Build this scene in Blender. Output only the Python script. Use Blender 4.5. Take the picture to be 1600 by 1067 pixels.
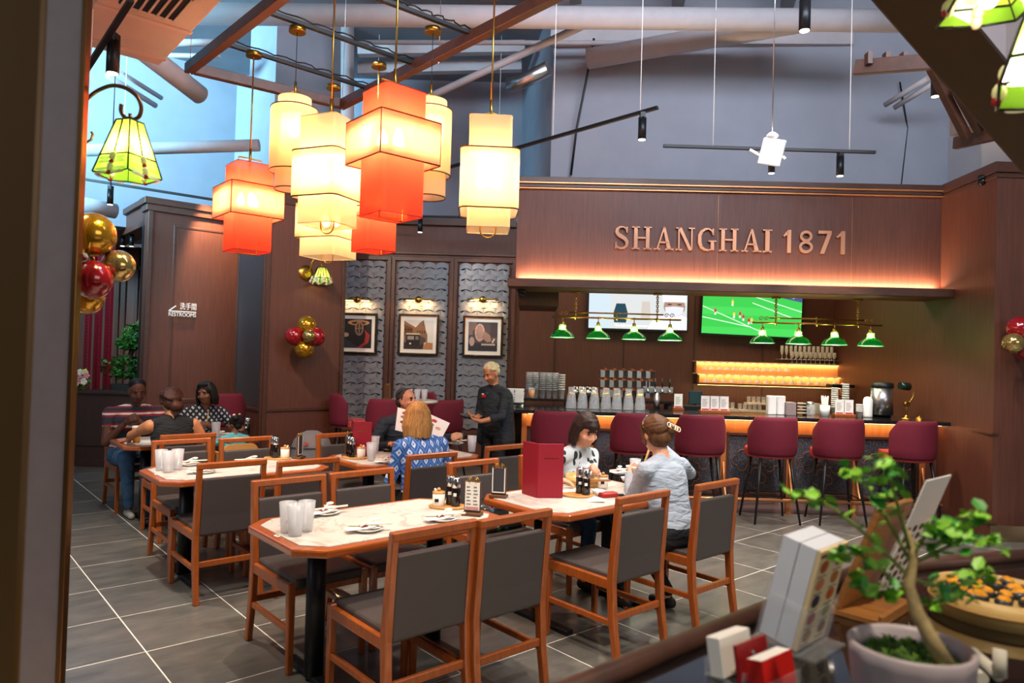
import bpy, bmesh, math, random
import numpy as np
from mathutils import Vector, Matrix, Euler
random.seed(7)
scene = bpy.context.scene
for o in list(bpy.data.objects): bpy.data.objects.remove(o)
COL = scene.collection
R = math.radians
PI = math.pi

# ------------------------------------------------------------------ camera
FPX, CAMH = 1100.0, 1.65
_p, _r = R(1.15), R(1.6)
_f = Vector((0, math.cos(_p), math.sin(_p)))
_u0 = Vector((1, 0, 0)).cross(_f)
CR = Vector((1, 0, 0)) * math.cos(_r) + _u0 * math.sin(_r)
CU = Vector((1, 0, 0)) * -math.sin(_r) + _u0 * math.cos(_r)
cam_d = bpy.data.cameras.new('camera')
cam = bpy.data.objects.new('camera', cam_d)
COL.objects.link(cam)
cam_d.sensor_width = 36.0
cam_d.lens = 36.0 * FPX / 1600.0
cam_d.clip_start = 0.05
cam.matrix_world = Matrix(((CR.x, CU.x, -_f.x, 0), (CR.y, CU.y, -_f.y, 0), (CR.z, CU.z, -_f.z, CAMH), (0, 0, 0, 1)))
cam_d.dof.use_dof = True
cam_d.dof.focus_distance = 5.6
cam_d.dof.aperture_fstop = 3.2
scene.camera = cam
# ------------------------------------------------------------------ view + world + added daylight and fill
vs = scene.view_settings
vs.view_transform = 'Standard'; vs.look = 'None'; vs.gamma = 1.0; vs.use_curve_mapping = False
vs.exposure = 0.65
w = bpy.data.worlds.new('world'); scene.world = w; w.use_nodes = True
w.node_tree.nodes['Background'].inputs[0].default_value = (0.86, 0.92, 1.0, 1)
w.node_tree.nodes['Background'].inputs[1].default_value = 0.07

def lamp(kind, name, loc, energy, col, target=None, **kw):
    d = bpy.data.lights.new(name, kind); d.energy = energy; d.color = col
    for k, v in kw.items(): setattr(d, k, v)
    o = bpy.data.objects.new(name, d); COL.objects.link(o); o.location = loc
    if target is not None:
        o.rotation_euler = (Vector(target) - Vector(loc)).to_track_quat('-Z', 'Y').to_euler()
    return o
# unseen area light added for assumed daylight from behind and left of the viewer
lamp('AREA', 'left_fill', (-6.5, -0.5, 4.3), 55, (0.80, 0.90, 1.0), (-2.5, 9, 4.0), shape='RECTANGLE', size=3.0, size_y=2.0)
lamp('AREA', 'upper_left_fill', (-7.2, 5.6, 5.2), 330, (0.34, 0.74, 1.0), (-5.4, 10.5, 5.5), shape='RECTANGLE', size=2.5, size_y=1.0, spread=R(95))  # unseen cool area lamp added for the blue daylight on the upper left walls
lamp('AREA', 'right_fill', (5.5, -2.5, 3.6), 60, (1.0, 0.95, 0.9), (1.0, 5, 1.2), shape='RECTANGLE', size=4.0, size_y=2.4)  # unseen fill light added from behind right

lamp('AREA', 'upper_wall_fill', (2.0, 2.6, 5.7), 310, (0.80, 0.87, 1.0), (2.2, 8.5, 4.9), shape='RECTANGLE', size=5.0, size_y=1.6)  # unseen area light added to brighten the grey upper wall

# ------------------------------------------------------------------ pixel helpers (photo pixel + a real depth or height -> point)
def ray(x, y): return _f + CR * ((x - 800) / FPX) - CU * ((y - 533.5) / FPX)
def at(x, y, Y):
    d = ray(x, y); return Vector((0, 0, CAMH)) + d * (Y / d.y)
def gnd(x, y, z=0.0):
    d = ray(x, y); return Vector((0, 0, CAMH)) + d * ((z - CAMH) / d.z)
def proj(P):
    d = Vector(P) - Vector((0, 0, CAMH)); k = d.dot(_f)
    return 800 + FPX * d.dot(CR) / k, 533.5 - FPX * d.dot(CU) / k, k
TA = R(41)                        # tables and floor tiles are turned by this angle
UE = Vector((-math.sin(TA), math.cos(TA), 0)); VE = Vector((math.cos(TA), math.sin(TA), 0))
def uv(u, v, z=0.0):
    p = UE * u + VE * v; p.z = z; return p
BA = R(1.5)                       # the bar is turned a little
def bar(x, y, z=0.0):
    c, s = math.cos(BA), math.sin(BA); yy = y - 7.8
    return Vector((x * c + yy * s, 7.8 - x * s + yy * c, z))

# ------------------------------------------------------------------ materials
def lin(h):
    h = h.lstrip('#'); out = []
    for i in (0, 2, 4):
        c = int(h[i:i + 2], 16) / 255.0
        out.append(c / 12.92 if c <= 0.04045 else ((c + 0.055) / 1.055) ** 2.4)
    return (*out, 1.0)
MATS = {}
def _new(name):
    m = bpy.data.materials.new(name); m.use_nodes = True; nt = m.node_tree
    MATS[name] = m
    return m, nt, nt.nodes['Principled BSDF']
def mat(name, col, rough=0.5, metal=0.0, spec=0.5, noise=0.0, nscale=40.0, bump=0.0, trans=0.0, ior=1.45, emit=None, es=0.0, coat=0.0, sheen=0.0):
    if name in MATS: return MATS[name]
    m, nt, b = _new(name)
    c = lin(col) if isinstance(col, str) else (*col[:3], 1)
    b.inputs['Base Color'].default_value = c
    b.inputs['Roughness'].default_value = rough; b.inputs['Metallic'].default_value = metal
    b.inputs['Specular IOR Level'].default_value = spec; b.inputs['Transmission Weight'].default_value = trans
    b.inputs['IOR'].default_value = ior; b.inputs['Coat Weight'].default_value = coat
    b.inputs['Sheen Weight'].default_value = sheen
    if emit is not None:
        b.inputs['Emission Color'].default_value = lin(emit) if isinstance(emit, str) else (*emit, 1)
        b.inputs['Emission Strength'].default_value = es
    if noise or bump:
        tc = nt.nodes.new('ShaderNodeTexCoord'); n = nt.nodes.new('ShaderNodeTexNoise')
        n.inputs['Scale'].default_value = nscale; n.inputs['Detail'].default_value = 4
        nt.links.new(tc.outputs['Object'], n.inputs['Vector'])
        if noise:
            mx = nt.nodes.new('ShaderNodeMixRGB'); mx.blend_type = 'MULTIPLY'; mx.inputs[0].default_value = 1
            rp = nt.nodes.new('ShaderNodeValToRGB')
            rp.color_ramp.elements[0].position = 0.3; rp.color_ramp.elements[1].position = 0.7
            a = 1 - noise; rp.color_ramp.elements[0].color = (a, a, a, 1); rp.color_ramp.elements[1].color = (1 + noise, 1 + noise, 1 + noise, 1)
            nt.links.new(n.outputs['Fac'], rp.inputs[0]); mx.inputs[1].default_value = c
            nt.links.new(rp.outputs[0], mx.inputs[2]); nt.links.new(mx.outputs[0], b.inputs['Base Color'])
        if bump:
            bp = nt.nodes.new('ShaderNodeBump'); bp.inputs['Strength'].default_value = bump; bp.inputs['Distance'].default_value = 0.004
            nt.links.new(n.outputs['Fac'], bp.inputs['Height']); nt.links.new(bp.outputs[0], b.inputs['Normal'])
    return m
def wood(name, c1, c2, scl=(30, 30, 2), rough=0.42, bump=0.12, coat=0.0, glob=False):
    m, nt, b = _new(name)
    tc = nt.nodes.new('ShaderNodeTexCoord'); mp = nt.nodes.new('ShaderNodeMapping'); mp.inputs['Scale'].default_value = scl
    n = nt.nodes.new('ShaderNodeTexNoise'); n.inputs['Scale'].default_value = 3.0; n.inputs['Detail'].default_value = 6; n.inputs['Roughness'].default_value = 0.65
    rp = nt.nodes.new('ShaderNodeValToRGB'); rp.color_ramp.elements[0].color = lin(c1); rp.color_ramp.elements[1].color = lin(c2)
    rp.color_ramp.elements[0].position = 0.3; rp.color_ramp.elements[1].position = 0.72
    bp = nt.nodes.new('ShaderNodeBump'); bp.inputs['Strength'].default_value = bump; bp.inputs['Distance'].default_value = 0.002
    nt.links.new(tc.outputs['Object'], mp.inputs[0]); nt.links.new(mp.outputs[0], n.inputs['Vector']); nt.links.new(n.outputs['Fac'], rp.inputs[0])
    nt.links.new(rp.outputs[0], b.inputs['Base Color']); nt.links.new(n.outputs['Fac'], bp.inputs['Height']); nt.links.new(bp.outputs[0], b.inputs['Normal'])
    b.inputs['Roughness'].default_value = rough; b.inputs['Coat Weight'].default_value = coat
    return m
def emis(name, col, s):
    if name in MATS: return MATS[name]
    m, nt, b = _new(name); nt.nodes.remove(b); e = nt.nodes.new('ShaderNodeEmission')
    e.inputs[0].default_value = lin(col) if isinstance(col, str) else (*col, 1); e.inputs[1].default_value = s
    nt.links.new(e.outputs[0], nt.nodes['Material Output'].inputs[0]); return m
def cloth_shade(name, col, thru=0.3, tint=None, weave=True):
    """thin woven lamp shade: part of the light passes straight, part is scattered"""
    m, nt, b = _new(name); nt.nodes.remove(b)
    c = lin(col); t = nt.nodes.new('ShaderNodeBsdfTransparent'); t.inputs[0].default_value = lin(tint or col)
    tl = nt.nodes.new('ShaderNodeBsdfTranslucent'); tl.inputs[0].default_value = c
    df = nt.nodes.new('ShaderNodeBsdfDiffuse'); df.inputs[0].default_value = c
    m1 = nt.nodes.new('ShaderNodeMixShader'); m1.inputs[0].default_value = 0.3
    m2 = nt.nodes.new('ShaderNodeMixShader'); m2.inputs[0].default_value = thru
    nt.links.new(tl.outputs[0], m1.inputs[1]); nt.links.new(df.outputs[0], m1.inputs[2])
    nt.links.new(m1.outputs[0], m2.inputs[1]); nt.links.new(t.outputs[0], m2.inputs[2])
    nt.links.new(m2.outputs[0], nt.nodes['Material Output'].inputs[0]); return m
def glassy(name, col, mixf=0.25, rough=0.05, body=None, tint='ffffff'):
    """thin clear or frosted glass: tinted straight-through light mixed with a glossy / pale body"""
    m, nt, b = _new(name)
    b.inputs['Base Color'].default_value = lin(body or col); b.inputs['Roughness'].default_value = rough; b.inputs['Specular IOR Level'].default_value = 0.8
    t = nt.nodes.new('ShaderNodeBsdfTransparent'); t.inputs[0].default_value = lin(tint)
    mx = nt.nodes.new('ShaderNodeMixShader'); mx.inputs[0].default_value = mixf
    nt.links.new(t.outputs[0], mx.inputs[1]); nt.links.new(b.outputs[0], mx.inputs[2]); nt.links.new(mx.outputs[0], nt.nodes['Material Output'].inputs[0])
    return m

WALLWOOD = wood('wall_wood', '4d281c', '623627', (14, 14, 0.8), 0.5, 0.06)
DARKWOOD = wood('dark_wood', '2e1a14', '3d231a', (14, 14, 0.8), 0.45, 0.06)
TRIMWOOD = wood('trim_wood', '40231a', '52301f', (3, 3, 14), 0.42, 0.06)
CHWOOD = wood('chair_wood', '864015', 'a8561e', (22, 22, 2.2), 0.33, 0.08, 0.25)
RIMWOOD = wood('table_rim_wood', '863e14', 'aa561f', (2.2, 22, 22), 0.3, 0.08, 0.3)
BEAMWOOD = wood('beam_wood', '3c2318', '553222', (4, 4, 4), 0.45, 0.08)
LIGHTWOOD = wood('light_wood', 'a9763c', 'c99452', (4, 30, 30), 0.5, 0.06)
STANDWOOD = wood('stand_wood', '8a5526', 'b2763a', (30, 3, 30), 0.45, 0.06)
BAMBOO = wood('bamboo', 'c89d58', 'e0bd7a', (3, 3, 40), 0.5, 0.05)
LEATHER = mat('charcoal_leather', '443c3a', 0.48, noise=0.06, nscale=220, bump=0.25)
REDFAB = mat('burgundy_fabric', '620a22', 0.8, noise=0.07, nscale=400)
REDPIPE = mat('red_vinyl', 'b03a3a', 0.45)
BLACKM = mat('black_metal', '17171a', 0.4, 0.3)
BLACKP = mat('black_plastic', '101012', 0.45)
BRASS = mat('brass', 'b58a3c', 0.28, 1.0)
GOLD = mat('gold_trim', 'c9a050', 0.25, 1.0)
BRONZE = mat('bronze', '6b4a2a', 0.35, 0.9)
COPPER = mat('copper_edge', 'c98a5c', 0.35, 0.7)
CHROME = mat('chrome', 'd8d8d8', 0.12, 1.0)
STEEL = mat('brushed_steel', 'b8b8ba', 0.3, 1.0)
PAINT = mat('grey_paint', '8e929e', 0.75, noise=0.05, nscale=3)
PAINTW = mat('pale_paint', 'b9bcc2', 0.75, noise=0.04, nscale=3)
PIPEP = mat('pipe_paint', 'a9a4a8', 0.6, noise=0.05, nscale=8)
CEILP = mat('ceiling_paint', '77787f', 0.85, noise=0.12, nscale=2)
WHITE = mat('white_plastic', 'e8e6e2', 0.4)
PAPER = mat('paper_white', 'ece8e0', 0.8)
PORC = mat('porcelain', 'f0eeea', 0.18, coat=0.3)
MARBLE = None
def make_marble():
    m, nt, b = _new('marble_top')
    tc = nt.nodes.new('ShaderNodeTexCoord'); n = nt.nodes.new('ShaderNodeTexNoise'); n.inputs['Scale'].default_value = 3.2; n.inputs['Detail'].default_value = 8; n.inputs['Distortion'].default_value = 1.6
    rp = nt.nodes.new('ShaderNodeValToRGB'); e = rp.color_ramp.elements; e[0].position = 0.47; e[0].color = lin('c8c1ba'); e[1].position = 0.53; e[1].color = lin('c8c1ba')
    v = e.new(0.5); v.color = lin('aca096')
    nt.links.new(tc.outputs['Object'], n.inputs['Vector']); nt.links.new(n.outputs['Fac'], rp.inputs[0]); nt.links.new(rp.outputs[0], b.inputs['Base Color'])
    b.inputs['Roughness'].default_value = 0.3
    return m
MARBLE = make_marble()
def make_tile():
    m, nt, b = _new('floor_tile')
    tc = nt.nodes.new('ShaderNodeTexCoord'); oi = nt.nodes.new('ShaderNodeObjectInfo')
    vm = nt.nodes.new('ShaderNodeVectorMath'); vm.operation = 'ADD'
    vs_ = nt.nodes.new('ShaderNodeVectorMath'); vs_.operation = 'SCALE'; vs_.inputs['Scale'].default_value = 37.0
    cb = nt.nodes.new('ShaderNodeCombineXYZ')
    for i in range(3): nt.links.new(oi.outputs['Random'], cb.inputs[i])
    nt.links.new(cb.outputs[0], vs_.inputs[0]); nt.links.new(tc.outputs['Object'], vm.inputs[0]); nt.links.new(vs_.outputs[0], vm.inputs[1])
    mp = nt.nodes.new('ShaderNodeMapping'); mp.inputs['Scale'].default_value = (2.2, 6.5, 1)
    n = nt.nodes.new('ShaderNodeTexNoise'); n.inputs['Scale'].default_value = 1.6; n.inputs['Detail'].default_value = 9; n.inputs['Roughness'].default_value = 0.7
    rp = nt.nodes.new('ShaderNodeValToRGB'); rp.color_ramp.elements[0].color = lin('4a4844'); rp.color_ramp.elements[1].color = lin('706c66')
    rp.color_ramp.elements[0].position = 0.3; rp.color_ramp.elements[1].position = 0.75
    hs = nt.nodes.new('ShaderNodeHueSaturation'); mr = nt.nodes.new('ShaderNodeMapRange'); mr.inputs['To Min'].default_value = 0.9; mr.inputs['To Max'].default_value = 1.08
    nt.links.new(oi.outputs['Random'], mr.inputs['Value']); nt.links.new(mr.outputs[0], hs.inputs['Value'])
    nt.links.new(vm.outputs[0], mp.inputs[0]); nt.links.new(mp.outputs[0], n.inputs['Vector']); nt.links.new(n.outputs['Fac'], rp.inputs[0])
    nt.links.new(rp.outputs[0], hs.inputs['Color']); nt.links.new(hs.outputs[0], b.inputs['Base Color'])
    b.inputs['Roughness'].default_value = 0.28
    bp = nt.nodes.new('ShaderNodeBump'); bp.inputs['Strength'].default_value = 0.06; bp.inputs['Distance'].default_value = 0.002
    nt.links.new(n.outputs['Fac'], bp.inputs['Height']); nt.links.new(bp.outputs[0], b.inputs['Normal'])
    return m
TILE = make_tile()
GROUT = mat('grout', 'dcd7ca', 0.8)

# ------------------------------------------------------------------ mesh builder
class MB:
    def __init__(self): self.v = []; self.f = []; self.mi = []; self.sm = []
    def add(self, vs_, fs, mi=0, smooth=False, M=None):
        b = len(self.v)
        for p in vs_:
            p = Vector(p); self.v.append(tuple(M @ p if M is not None else p))
        for f in fs: self.f.append(tuple(i + b for i in f)); self.mi.append(mi); self.sm.append(smooth)
        return self
    def box(self, c, s, M=None, mi=0):
        x, y, z = c; a, b, d = s[0] / 2, s[1] / 2, s[2] / 2
        vv = [(x + i * a, y + j * b, z + k * d) for k in (-1, 1) for j in (-1, 1) for i in (-1, 1)]
        return self.add(vv, [(0, 2, 3, 1), (4, 5, 7, 6), (0, 1, 5, 4), (2, 6, 7, 3), (0, 4, 6, 2), (1, 3, 7, 5)], mi, False, M)
    def b2(self, lo, hi, M=None, mi=0):
        return self.box([(lo[i] + hi[i]) / 2 for i in range(3)], [hi[i] - lo[i] for i in range(3)], M, mi)
    def prism(self, poly, z0, z1, M=None, mi=0):
        n = len(poly); vv = [(p[0], p[1], z0) for p in poly] + [(p[0], p[1], z1) for p in poly]
        fs = [tuple(range(n - 1, -1, -1)), tuple(range(n, 2 * n))] + [(i, (i + 1) % n, n + (i + 1) % n, n + i) for i in range(n)]
        return self.add(vv, fs, mi, False, M)
    def beam(self, p0, p1, w, h, up=(0, 0, 1), mi=0):
        p0, p1 = Vector(p0), Vector(p1); d = (p1 - p0); L = d.length; d.normalize(); up = Vector(up)
        if abs(d.dot(up)) > 0.98: up = Vector((1, 0, 0))
        s = d.cross(up).normalized(); t = s.cross(d)
        M = Matrix(((s.x, d.x, t.x, p0.x), (s.y, d.y, t.y, p0.y), (s.z, d.z, t.z, p0.z), (0, 0, 0, 1)))
        return self.b2((-w / 2, 0, -h / 2), (w / 2, L, h / 2), M, mi)
    def cyl(self, p0, p1, r0, r1=None, n=12, caps=True, mi=0, smooth=True):
        r1 = r0 if r1 is None else r1; p0, p1 = Vector(p0), Vector(p1); d = (p1 - p0).normalized()
        a = d.orthogonal().normalized(); b = d.cross(a); vv = []
        for p, r in ((p0, r0), (p1, r1)):
            for i in range(n): t = 2 * PI * i / n; vv.append(p + (a * math.cos(t) + b * math.sin(t)) * r)
        self.add(vv, [(i, (i + 1) % n, n + (i + 1) % n, n + i) for i in range(n)], mi, smooth)
        if caps: self.add(vv, [tuple(range(n - 1, -1, -1)), tuple(range(n, 2 * n))], mi, False)
        return self
    def tube(self, pts, r, n=8, closed=False, mi=0, caps=True):
        pts = [Vector(p) for p in pts]; m = len(pts); rings = []; prev = None
        rr = r if isinstance(r, (list, tuple)) else [r] * m
        for i, p in enumerate(pts):
            if closed: t = pts[(i + 1) % m] - pts[i - 1]
            else: t = pts[min(i + 1, m - 1)] - pts[max(i - 1, 0)]
            t.normalize()
            if prev is None: a = t.orthogonal().normalized()
            else:
                a = prev - t * prev.dot(t)
                a = a.normalized() if a.length > 1e-6 else t.orthogonal().normalized()
            prev = a; b = t.cross(a)
            rings.append([p + (a * math.cos(2 * PI * k / n) + b * math.sin(2 * PI * k / n)) * rr[i] for k in range(n)])
        vv = [q for rg in rings for q in rg]; fs = []
        for i in range(m if closed else m - 1):
            j = (i + 1) % m
            fs += [(i * n + k, i * n + (k + 1) % n, j * n + (k + 1) % n, j * n + k) for k in range(n)]
        self.add(vv, fs, mi, True)
        if caps and not closed: self.add(vv, [tuple(range(n - 1, -1, -1)), tuple(range((m - 1) * n, m * n))], mi, False)
        return self
    def lathe(self, prof, o=(0, 0, 0), n=20, mi=0, M=None, smooth=True, closed=False):
        vv = []; fs = []; m = len(prof)
        for r, z in prof:
            for k in range(n): t = 2 * PI * k / n; vv.append((o[0] + r * math.cos(t), o[1] + r * math.sin(t), o[2] + z))
        for i in range(m if closed else m - 1):
            j = (i + 1) % m
            fs += [(i * n + k, i * n + (k + 1) % n, j * n + (k + 1) % n, j * n + k) for k in range(n)]
        return self.add(vv, fs, mi, smooth, M)
    def ell(self, c, r, n=12, m=8, M=None, mi=0):
        if not isinstance(r, (tuple, list)): r = (r, r, r)
        vv = [(c[0], c[1], c[2] + r[2])]
        for i in range(1, m):
            a = PI * i / m
            for k in range(n): t = 2 * PI * k / n; vv.append((c[0] + r[0] * math.sin(a) * math.cos(t), c[1] + r[1] * math.sin(a) * math.sin(t), c[2] + r[2] * math.cos(a)))
        vv.append((c[0], c[1], c[2] - r[2])); e = len(vv) - 1
        fs = [(0, 1 + k, 1 + (k + 1) % n) for k in range(n)]
        for i in range(m - 2):
            b = 1 + i * n; fs += [(b + k, b + n + k, b + n + (k + 1) % n, b + (k + 1) % n) for k in range(n)]
        b = 1 + (m - 2) * n; fs += [(e, b + (k + 1) % n, b + k) for k in range(n)]
        return self.add(vv, fs, mi, True, M)
    def quad(self, a, b, c, d, mi=0): return self.add([a, b, c, d], [(0, 1, 2, 3)], mi)
    def mesh(self, name, mats, bevel=0.0, seg=1, fix=True):
        me = bpy.data.meshes.new(name); me.from_pydata(self.v, [], self.f)
        for m in (mats if isinstance(mats, (list, tuple)) else [mats]): me.materials.append(m)
        me.polygons.foreach_set('material_index', self.mi); me.polygons.foreach_set('use_smooth', self.sm)
        if bevel or fix:
            bm = bmesh.new(); bm.from_mesh(me)
            bmesh.ops.remove_doubles(bm, verts=bm.verts, dist=1e-5)
            if fix: bmesh.ops.recalc_face_normals(bm, faces=bm.faces)
            if bevel:
                es = [e for e in bm.edges if len(e.link_faces) == 2 and e.calc_face_angle(0) > 0.5]
                bmesh.ops.bevel(bm, geom=es, offset=bevel, segments=seg, affect='EDGES', profile=0.6, clamp_overlap=True)
            bm.to_mesh(me); bm.free()
        me.update(); return me
    def build(self, name, mats, parent=None, loc=None, rotz=0.0, bevel=0.0, seg=1, fix=True):
        return link(name, self.mesh(name, mats, bevel, seg, fix), parent, loc, rotz)
def link(name, me, parent=None, loc=None, rotz=0.0):
    o = bpy.data.objects.new(name, me); COL.objects.link(o)
    if parent is not None: o.parent = parent
    if loc is not None: o.location = loc
    if rotz: o.rotation_euler = (0, 0, rotz)
    return o
def tag(o, label=None, cat=None, group=None, kind=None):
    if label: o['label'] = label
    if cat: o['category'] = cat
    if group: o['group'] = group
    if kind: o['kind'] = kind
    return o
def thing(name, label, cat, loc=(0, 0, 0), rotz=0.0, group=None):
    o = bpy.data.objects.new(name, None); COL.objects.link(o); o.location = loc; o.rotation_euler = (0, 0, rotz); o.empty_display_size = 0.1
    return tag(o, label, cat, group)
def kids(o): return [c for c in KIDS.get(o.name, [])]
KIDS = {}
def copy_tree(root, loc, rotz, label=None, group=None):
    ch = [c for c in root.children]
    r = root.copy(); COL.objects.link(r); r.location = loc; r.rotation_euler = (0, 0, rotz)
    if label: r['label'] = label
    if group: r['group'] = group
    for c in ch:
        k = c.copy(); COL.objects.link(k); k.parent = r
        for g in c.children:
            d = g.copy(); COL.objects.link(d); d.parent = k
    return r
def struct(name, mb, m, bevel=0.0, label=None, cat=None, parent=None, loc=None, rotz=0):
    o = mb.build(name, m, parent, loc, rotz, bevel)
    if parent is None: tag(o, label, cat, None, 'structure')
    return o
def arc(cx, cy, r, a0, a1, n): return [(cx + r * math.cos(a0 + (a1 - a0) * i / n), cy + r * math.sin(a0 + (a1 - a0) * i / n)) for i in range(n + 1)]
def rrect(w, h, r, n=4):
    out = []
    for cx, cy, a in ((w / 2 - r, h / 2 - r, 0), (-w / 2 + r, h / 2 - r, PI / 2), (-w / 2 + r, -h / 2 + r, PI), (w / 2 - r, -h / 2 + r, 1.5 * PI)):
        out += arc(cx, cy, r, a, a + PI / 2, n)
    return out
def text_mesh(name, body, size, depth, m, align='CENTER'):
    cu = bpy.data.curves.new(name, 'FONT'); cu.body = body; cu.size = size; cu.extrude = depth; cu.align_x = align; cu.resolution_u = 3
    o = bpy.data.objects.new(name, cu); COL.objects.link(o)
    bpy.context.view_layer.update()
    me = bpy.data.meshes.new_from_object(o.evaluated_get(bpy.context.evaluated_depsgraph_get()))
    bpy.data.objects.remove(o); bpy.data.curves.remove(cu)
    me.name = name; me.materials.clear(); me.materials.append(m)
    return me
# ================================================================== STRUCTURE
# floor: grout bed with single tiles
floor = struct('floor', MB().b2((-9, -1.5, -0.2), (8, 14, -0.0012)), GROUT)
TU, TV = 0.62, 0.597
tile_me = MB().b2((-TV / 2 + 0.0031, -TU / 2 + 0.0031, -0.011), (TV / 2 - 0.0031, TU / 2 - 0.0031, 0.0)).mesh('tile', TILE, bevel=0.0015)
cands = []
for i in range(-12, 22):
    for j in range(-22, 22):
        c = uv(4.155 + TU * (i + 0.5), 1.06 + TV * (j + 0.5))
        if c.y < 1.0 or c.y > 12.5: continue
        x, y, k = proj((c.x, c.y, 0))
        mg = 420 / c.y
        if -mg < x < 1600 + mg and y < 1067 + 300 / c.y + 60: cands.append((y, c))
cands.sort(key=lambda t: -t[0])
for y, c in cands[:300]:
    link('tile', tile_me, floor, (c.x, c.y, 0), TA)
if len(cands) > 300:
    mb = MB()
    for y, c in cands[300:]:
        M = Matrix.Translation(c) @ Matrix.Rotation(TA, 4, 'Z'); mb.b2((-TV / 2 + 0.0031, -TU / 2 + 0.0031, -0.011), (TV / 2 - 0.0031, TU / 2 - 0.0031, 0.0), M)
    tag(mb.build('far_tiles', TILE, floor), kind='stuff')
struct('ceiling', MB().b2((-11, -1.5, 6.1), (9, 14, 6.3)), CEILP)
WH = 3.64
# ---- back wall: wood panelling behind pictures and behind the bar
BY = 10.5
wb = struct('wall_back', MB().b2((-4.2, BY, 0), (5.0, BY + 0.2, WH)), WALLWOOD)
def bp(x, y, Y=BY): return at(x, y, Y)
xs = lambda px, Y=BY: (px - 800) * Y / FPX
mb = MB()
for a, b in ((534, 600), (618, 698), (715, 795)):          # frames of the three picture bays
    x0, x1 = xs(a) - 0.03, xs(b) + 0.03
    for lo, hi in (((x0 - 0.05, 0.3), (x0, 3.08)), ((x1, 0.3), (x1 + 0.05, 3.08)), ((x0, 3.02), (x1, 3.08)), ((x0, 0.44), (x1, 0.5))):
        mb.b2((lo[0], BY - 0.05, lo[1]), (hi[0], BY + 0.01, hi[1]))
mb.b2((-4.2, BY - 0.04, 3.12), (0.02, BY + 0.01, 3.16))
mb.b2((-4.2, BY - 0.07, 3.56), (0.02, BY + 0.01, 3.66))
for px in (608, 706): mb.b2((xs(px) - 0.02, BY - 0.025, 0), (xs(px) + 0.02, BY + 0.01, 3.1))
mb.b2((-4.2, BY - 0.03, 0), (0.0, BY + 0.01, 0.15))
struct('trim_1', mb, TRIMWOOD, 0.004)
mb = MB()
for px in (867, 975, 1085, 1192): mb.b2((xs(px) - 0.008, BY - 0.012, 0.9), (xs(px) + 0.008, BY + 0.01, 3.5))
struct('trim_2', mb, DARKWOOD)
# ---- pillar clad in wood, with grey column above
PA = Vector((-3.10, 8.8, 0)); PW, PD = 1.09, 0.95
M41 = Matrix.Translation(PA) @ Matrix.Rotation(TA, 4, 'Z')
pil = struct('wall_pillar', MB().b2((0, 0, 0), (PW, PD, 3.66)), WALLWOOD, 0, None, None, None, PA, TA)
struct('wall_pillar_side', MB().b2((-0.012, 0.05, 0.9), (0.0, PD - 0.05, 3.66)), mat('dark_grey_sheet', '3a3336', 0.5), 0, None, None, None, PA, TA)  # thin dark grey sheet over the pillar's left face
mb = MB()
for x in (0.0, PW - 0.05): mb.b2((x, -0.025, 0), (x + 0.05, 0.01, 3.66))
mb.b2((0.05, -0.018, 0.86), (PW - 0.05, 0.01, 0.90)); mb.b2((0.05, -0.03, 0), (PW - 0.05, 0.01, 0.14)); mb.b2((0.05, -0.02, 3.5), (PW - 0.05, 0.01, 3.66))
mb.b2((-0.025, 0.0, 0), (0.01, 0.05, 3.66)); mb.b2((-0.025, PD - 0.05, 0), (0.01, PD, 3.66)); mb.b2((-0.018, 0.05, 0.86), (0.01, PD - 0.05, 0.9))
struct('trim_3', mb, TRIMWOOD, 0.004, None, None, None, PA, TA)
struct('wall_column_upper', MB().b2((0.05, 0.05, 3.66), (PW - 0.1, PD, 6.1)), PAINT, 0, None, None, None, PA, TA)
# ---- restroom wall and the header over the opening beside it
A = Vector((-4.97, 9.5, 0))
struct('wall_restroom', MB().b2((0, 0, 0), (2.6, 0.25, WH)), WALLWOOD, 0, None, None, None, A, TA)
mb = MB(); mb.b2((-0.06, -0.05, WH - 0.07), (2.6, 0.27, WH + 0.02)); mb.b2((-0.03, -0.03, WH - 0.16), (2.6, 0.26, WH - 0.07))
mb.b2((0.0, -0.02, 0), (0.06, 0.0, WH)); mb.b2((0.33, -0.006, 0.9), (0.36, 0.002, 3.3)); mb.b2((0.33, -0.006, 3.3), (2.6, 0.002, 3.33)); mb.b2((0.33, -0.012, 0.86), (2.6, 0.002, 0.92)); mb.b2((0, -0.02, 0), (2.6, 0.0, 0.13))
struct('trim_4', mb, TRIMWOOD, 0.004, None, None, None, A, TA)
mb = MB(); mb.b2((0, 0.2, 3.30), (0.3, 4.0, WH)); struct('wall_header', mb, WALLWOOD, 0, None, None, None, A, TA)
mb = MB(); mb.b2((-0.05, 0.2, WH - 0.06), (0.35, 4.0, WH + 0.02)); struct('trim_5', mb, TRIMWOOD, 0.004, None, None, None, A, TA)
struct('trim_6', MB().b2((-0.012, 0.18, 0.9), (0.012, 0.24, 3.30)), BLACKM, 0, None, None, None, A, TA)
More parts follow.
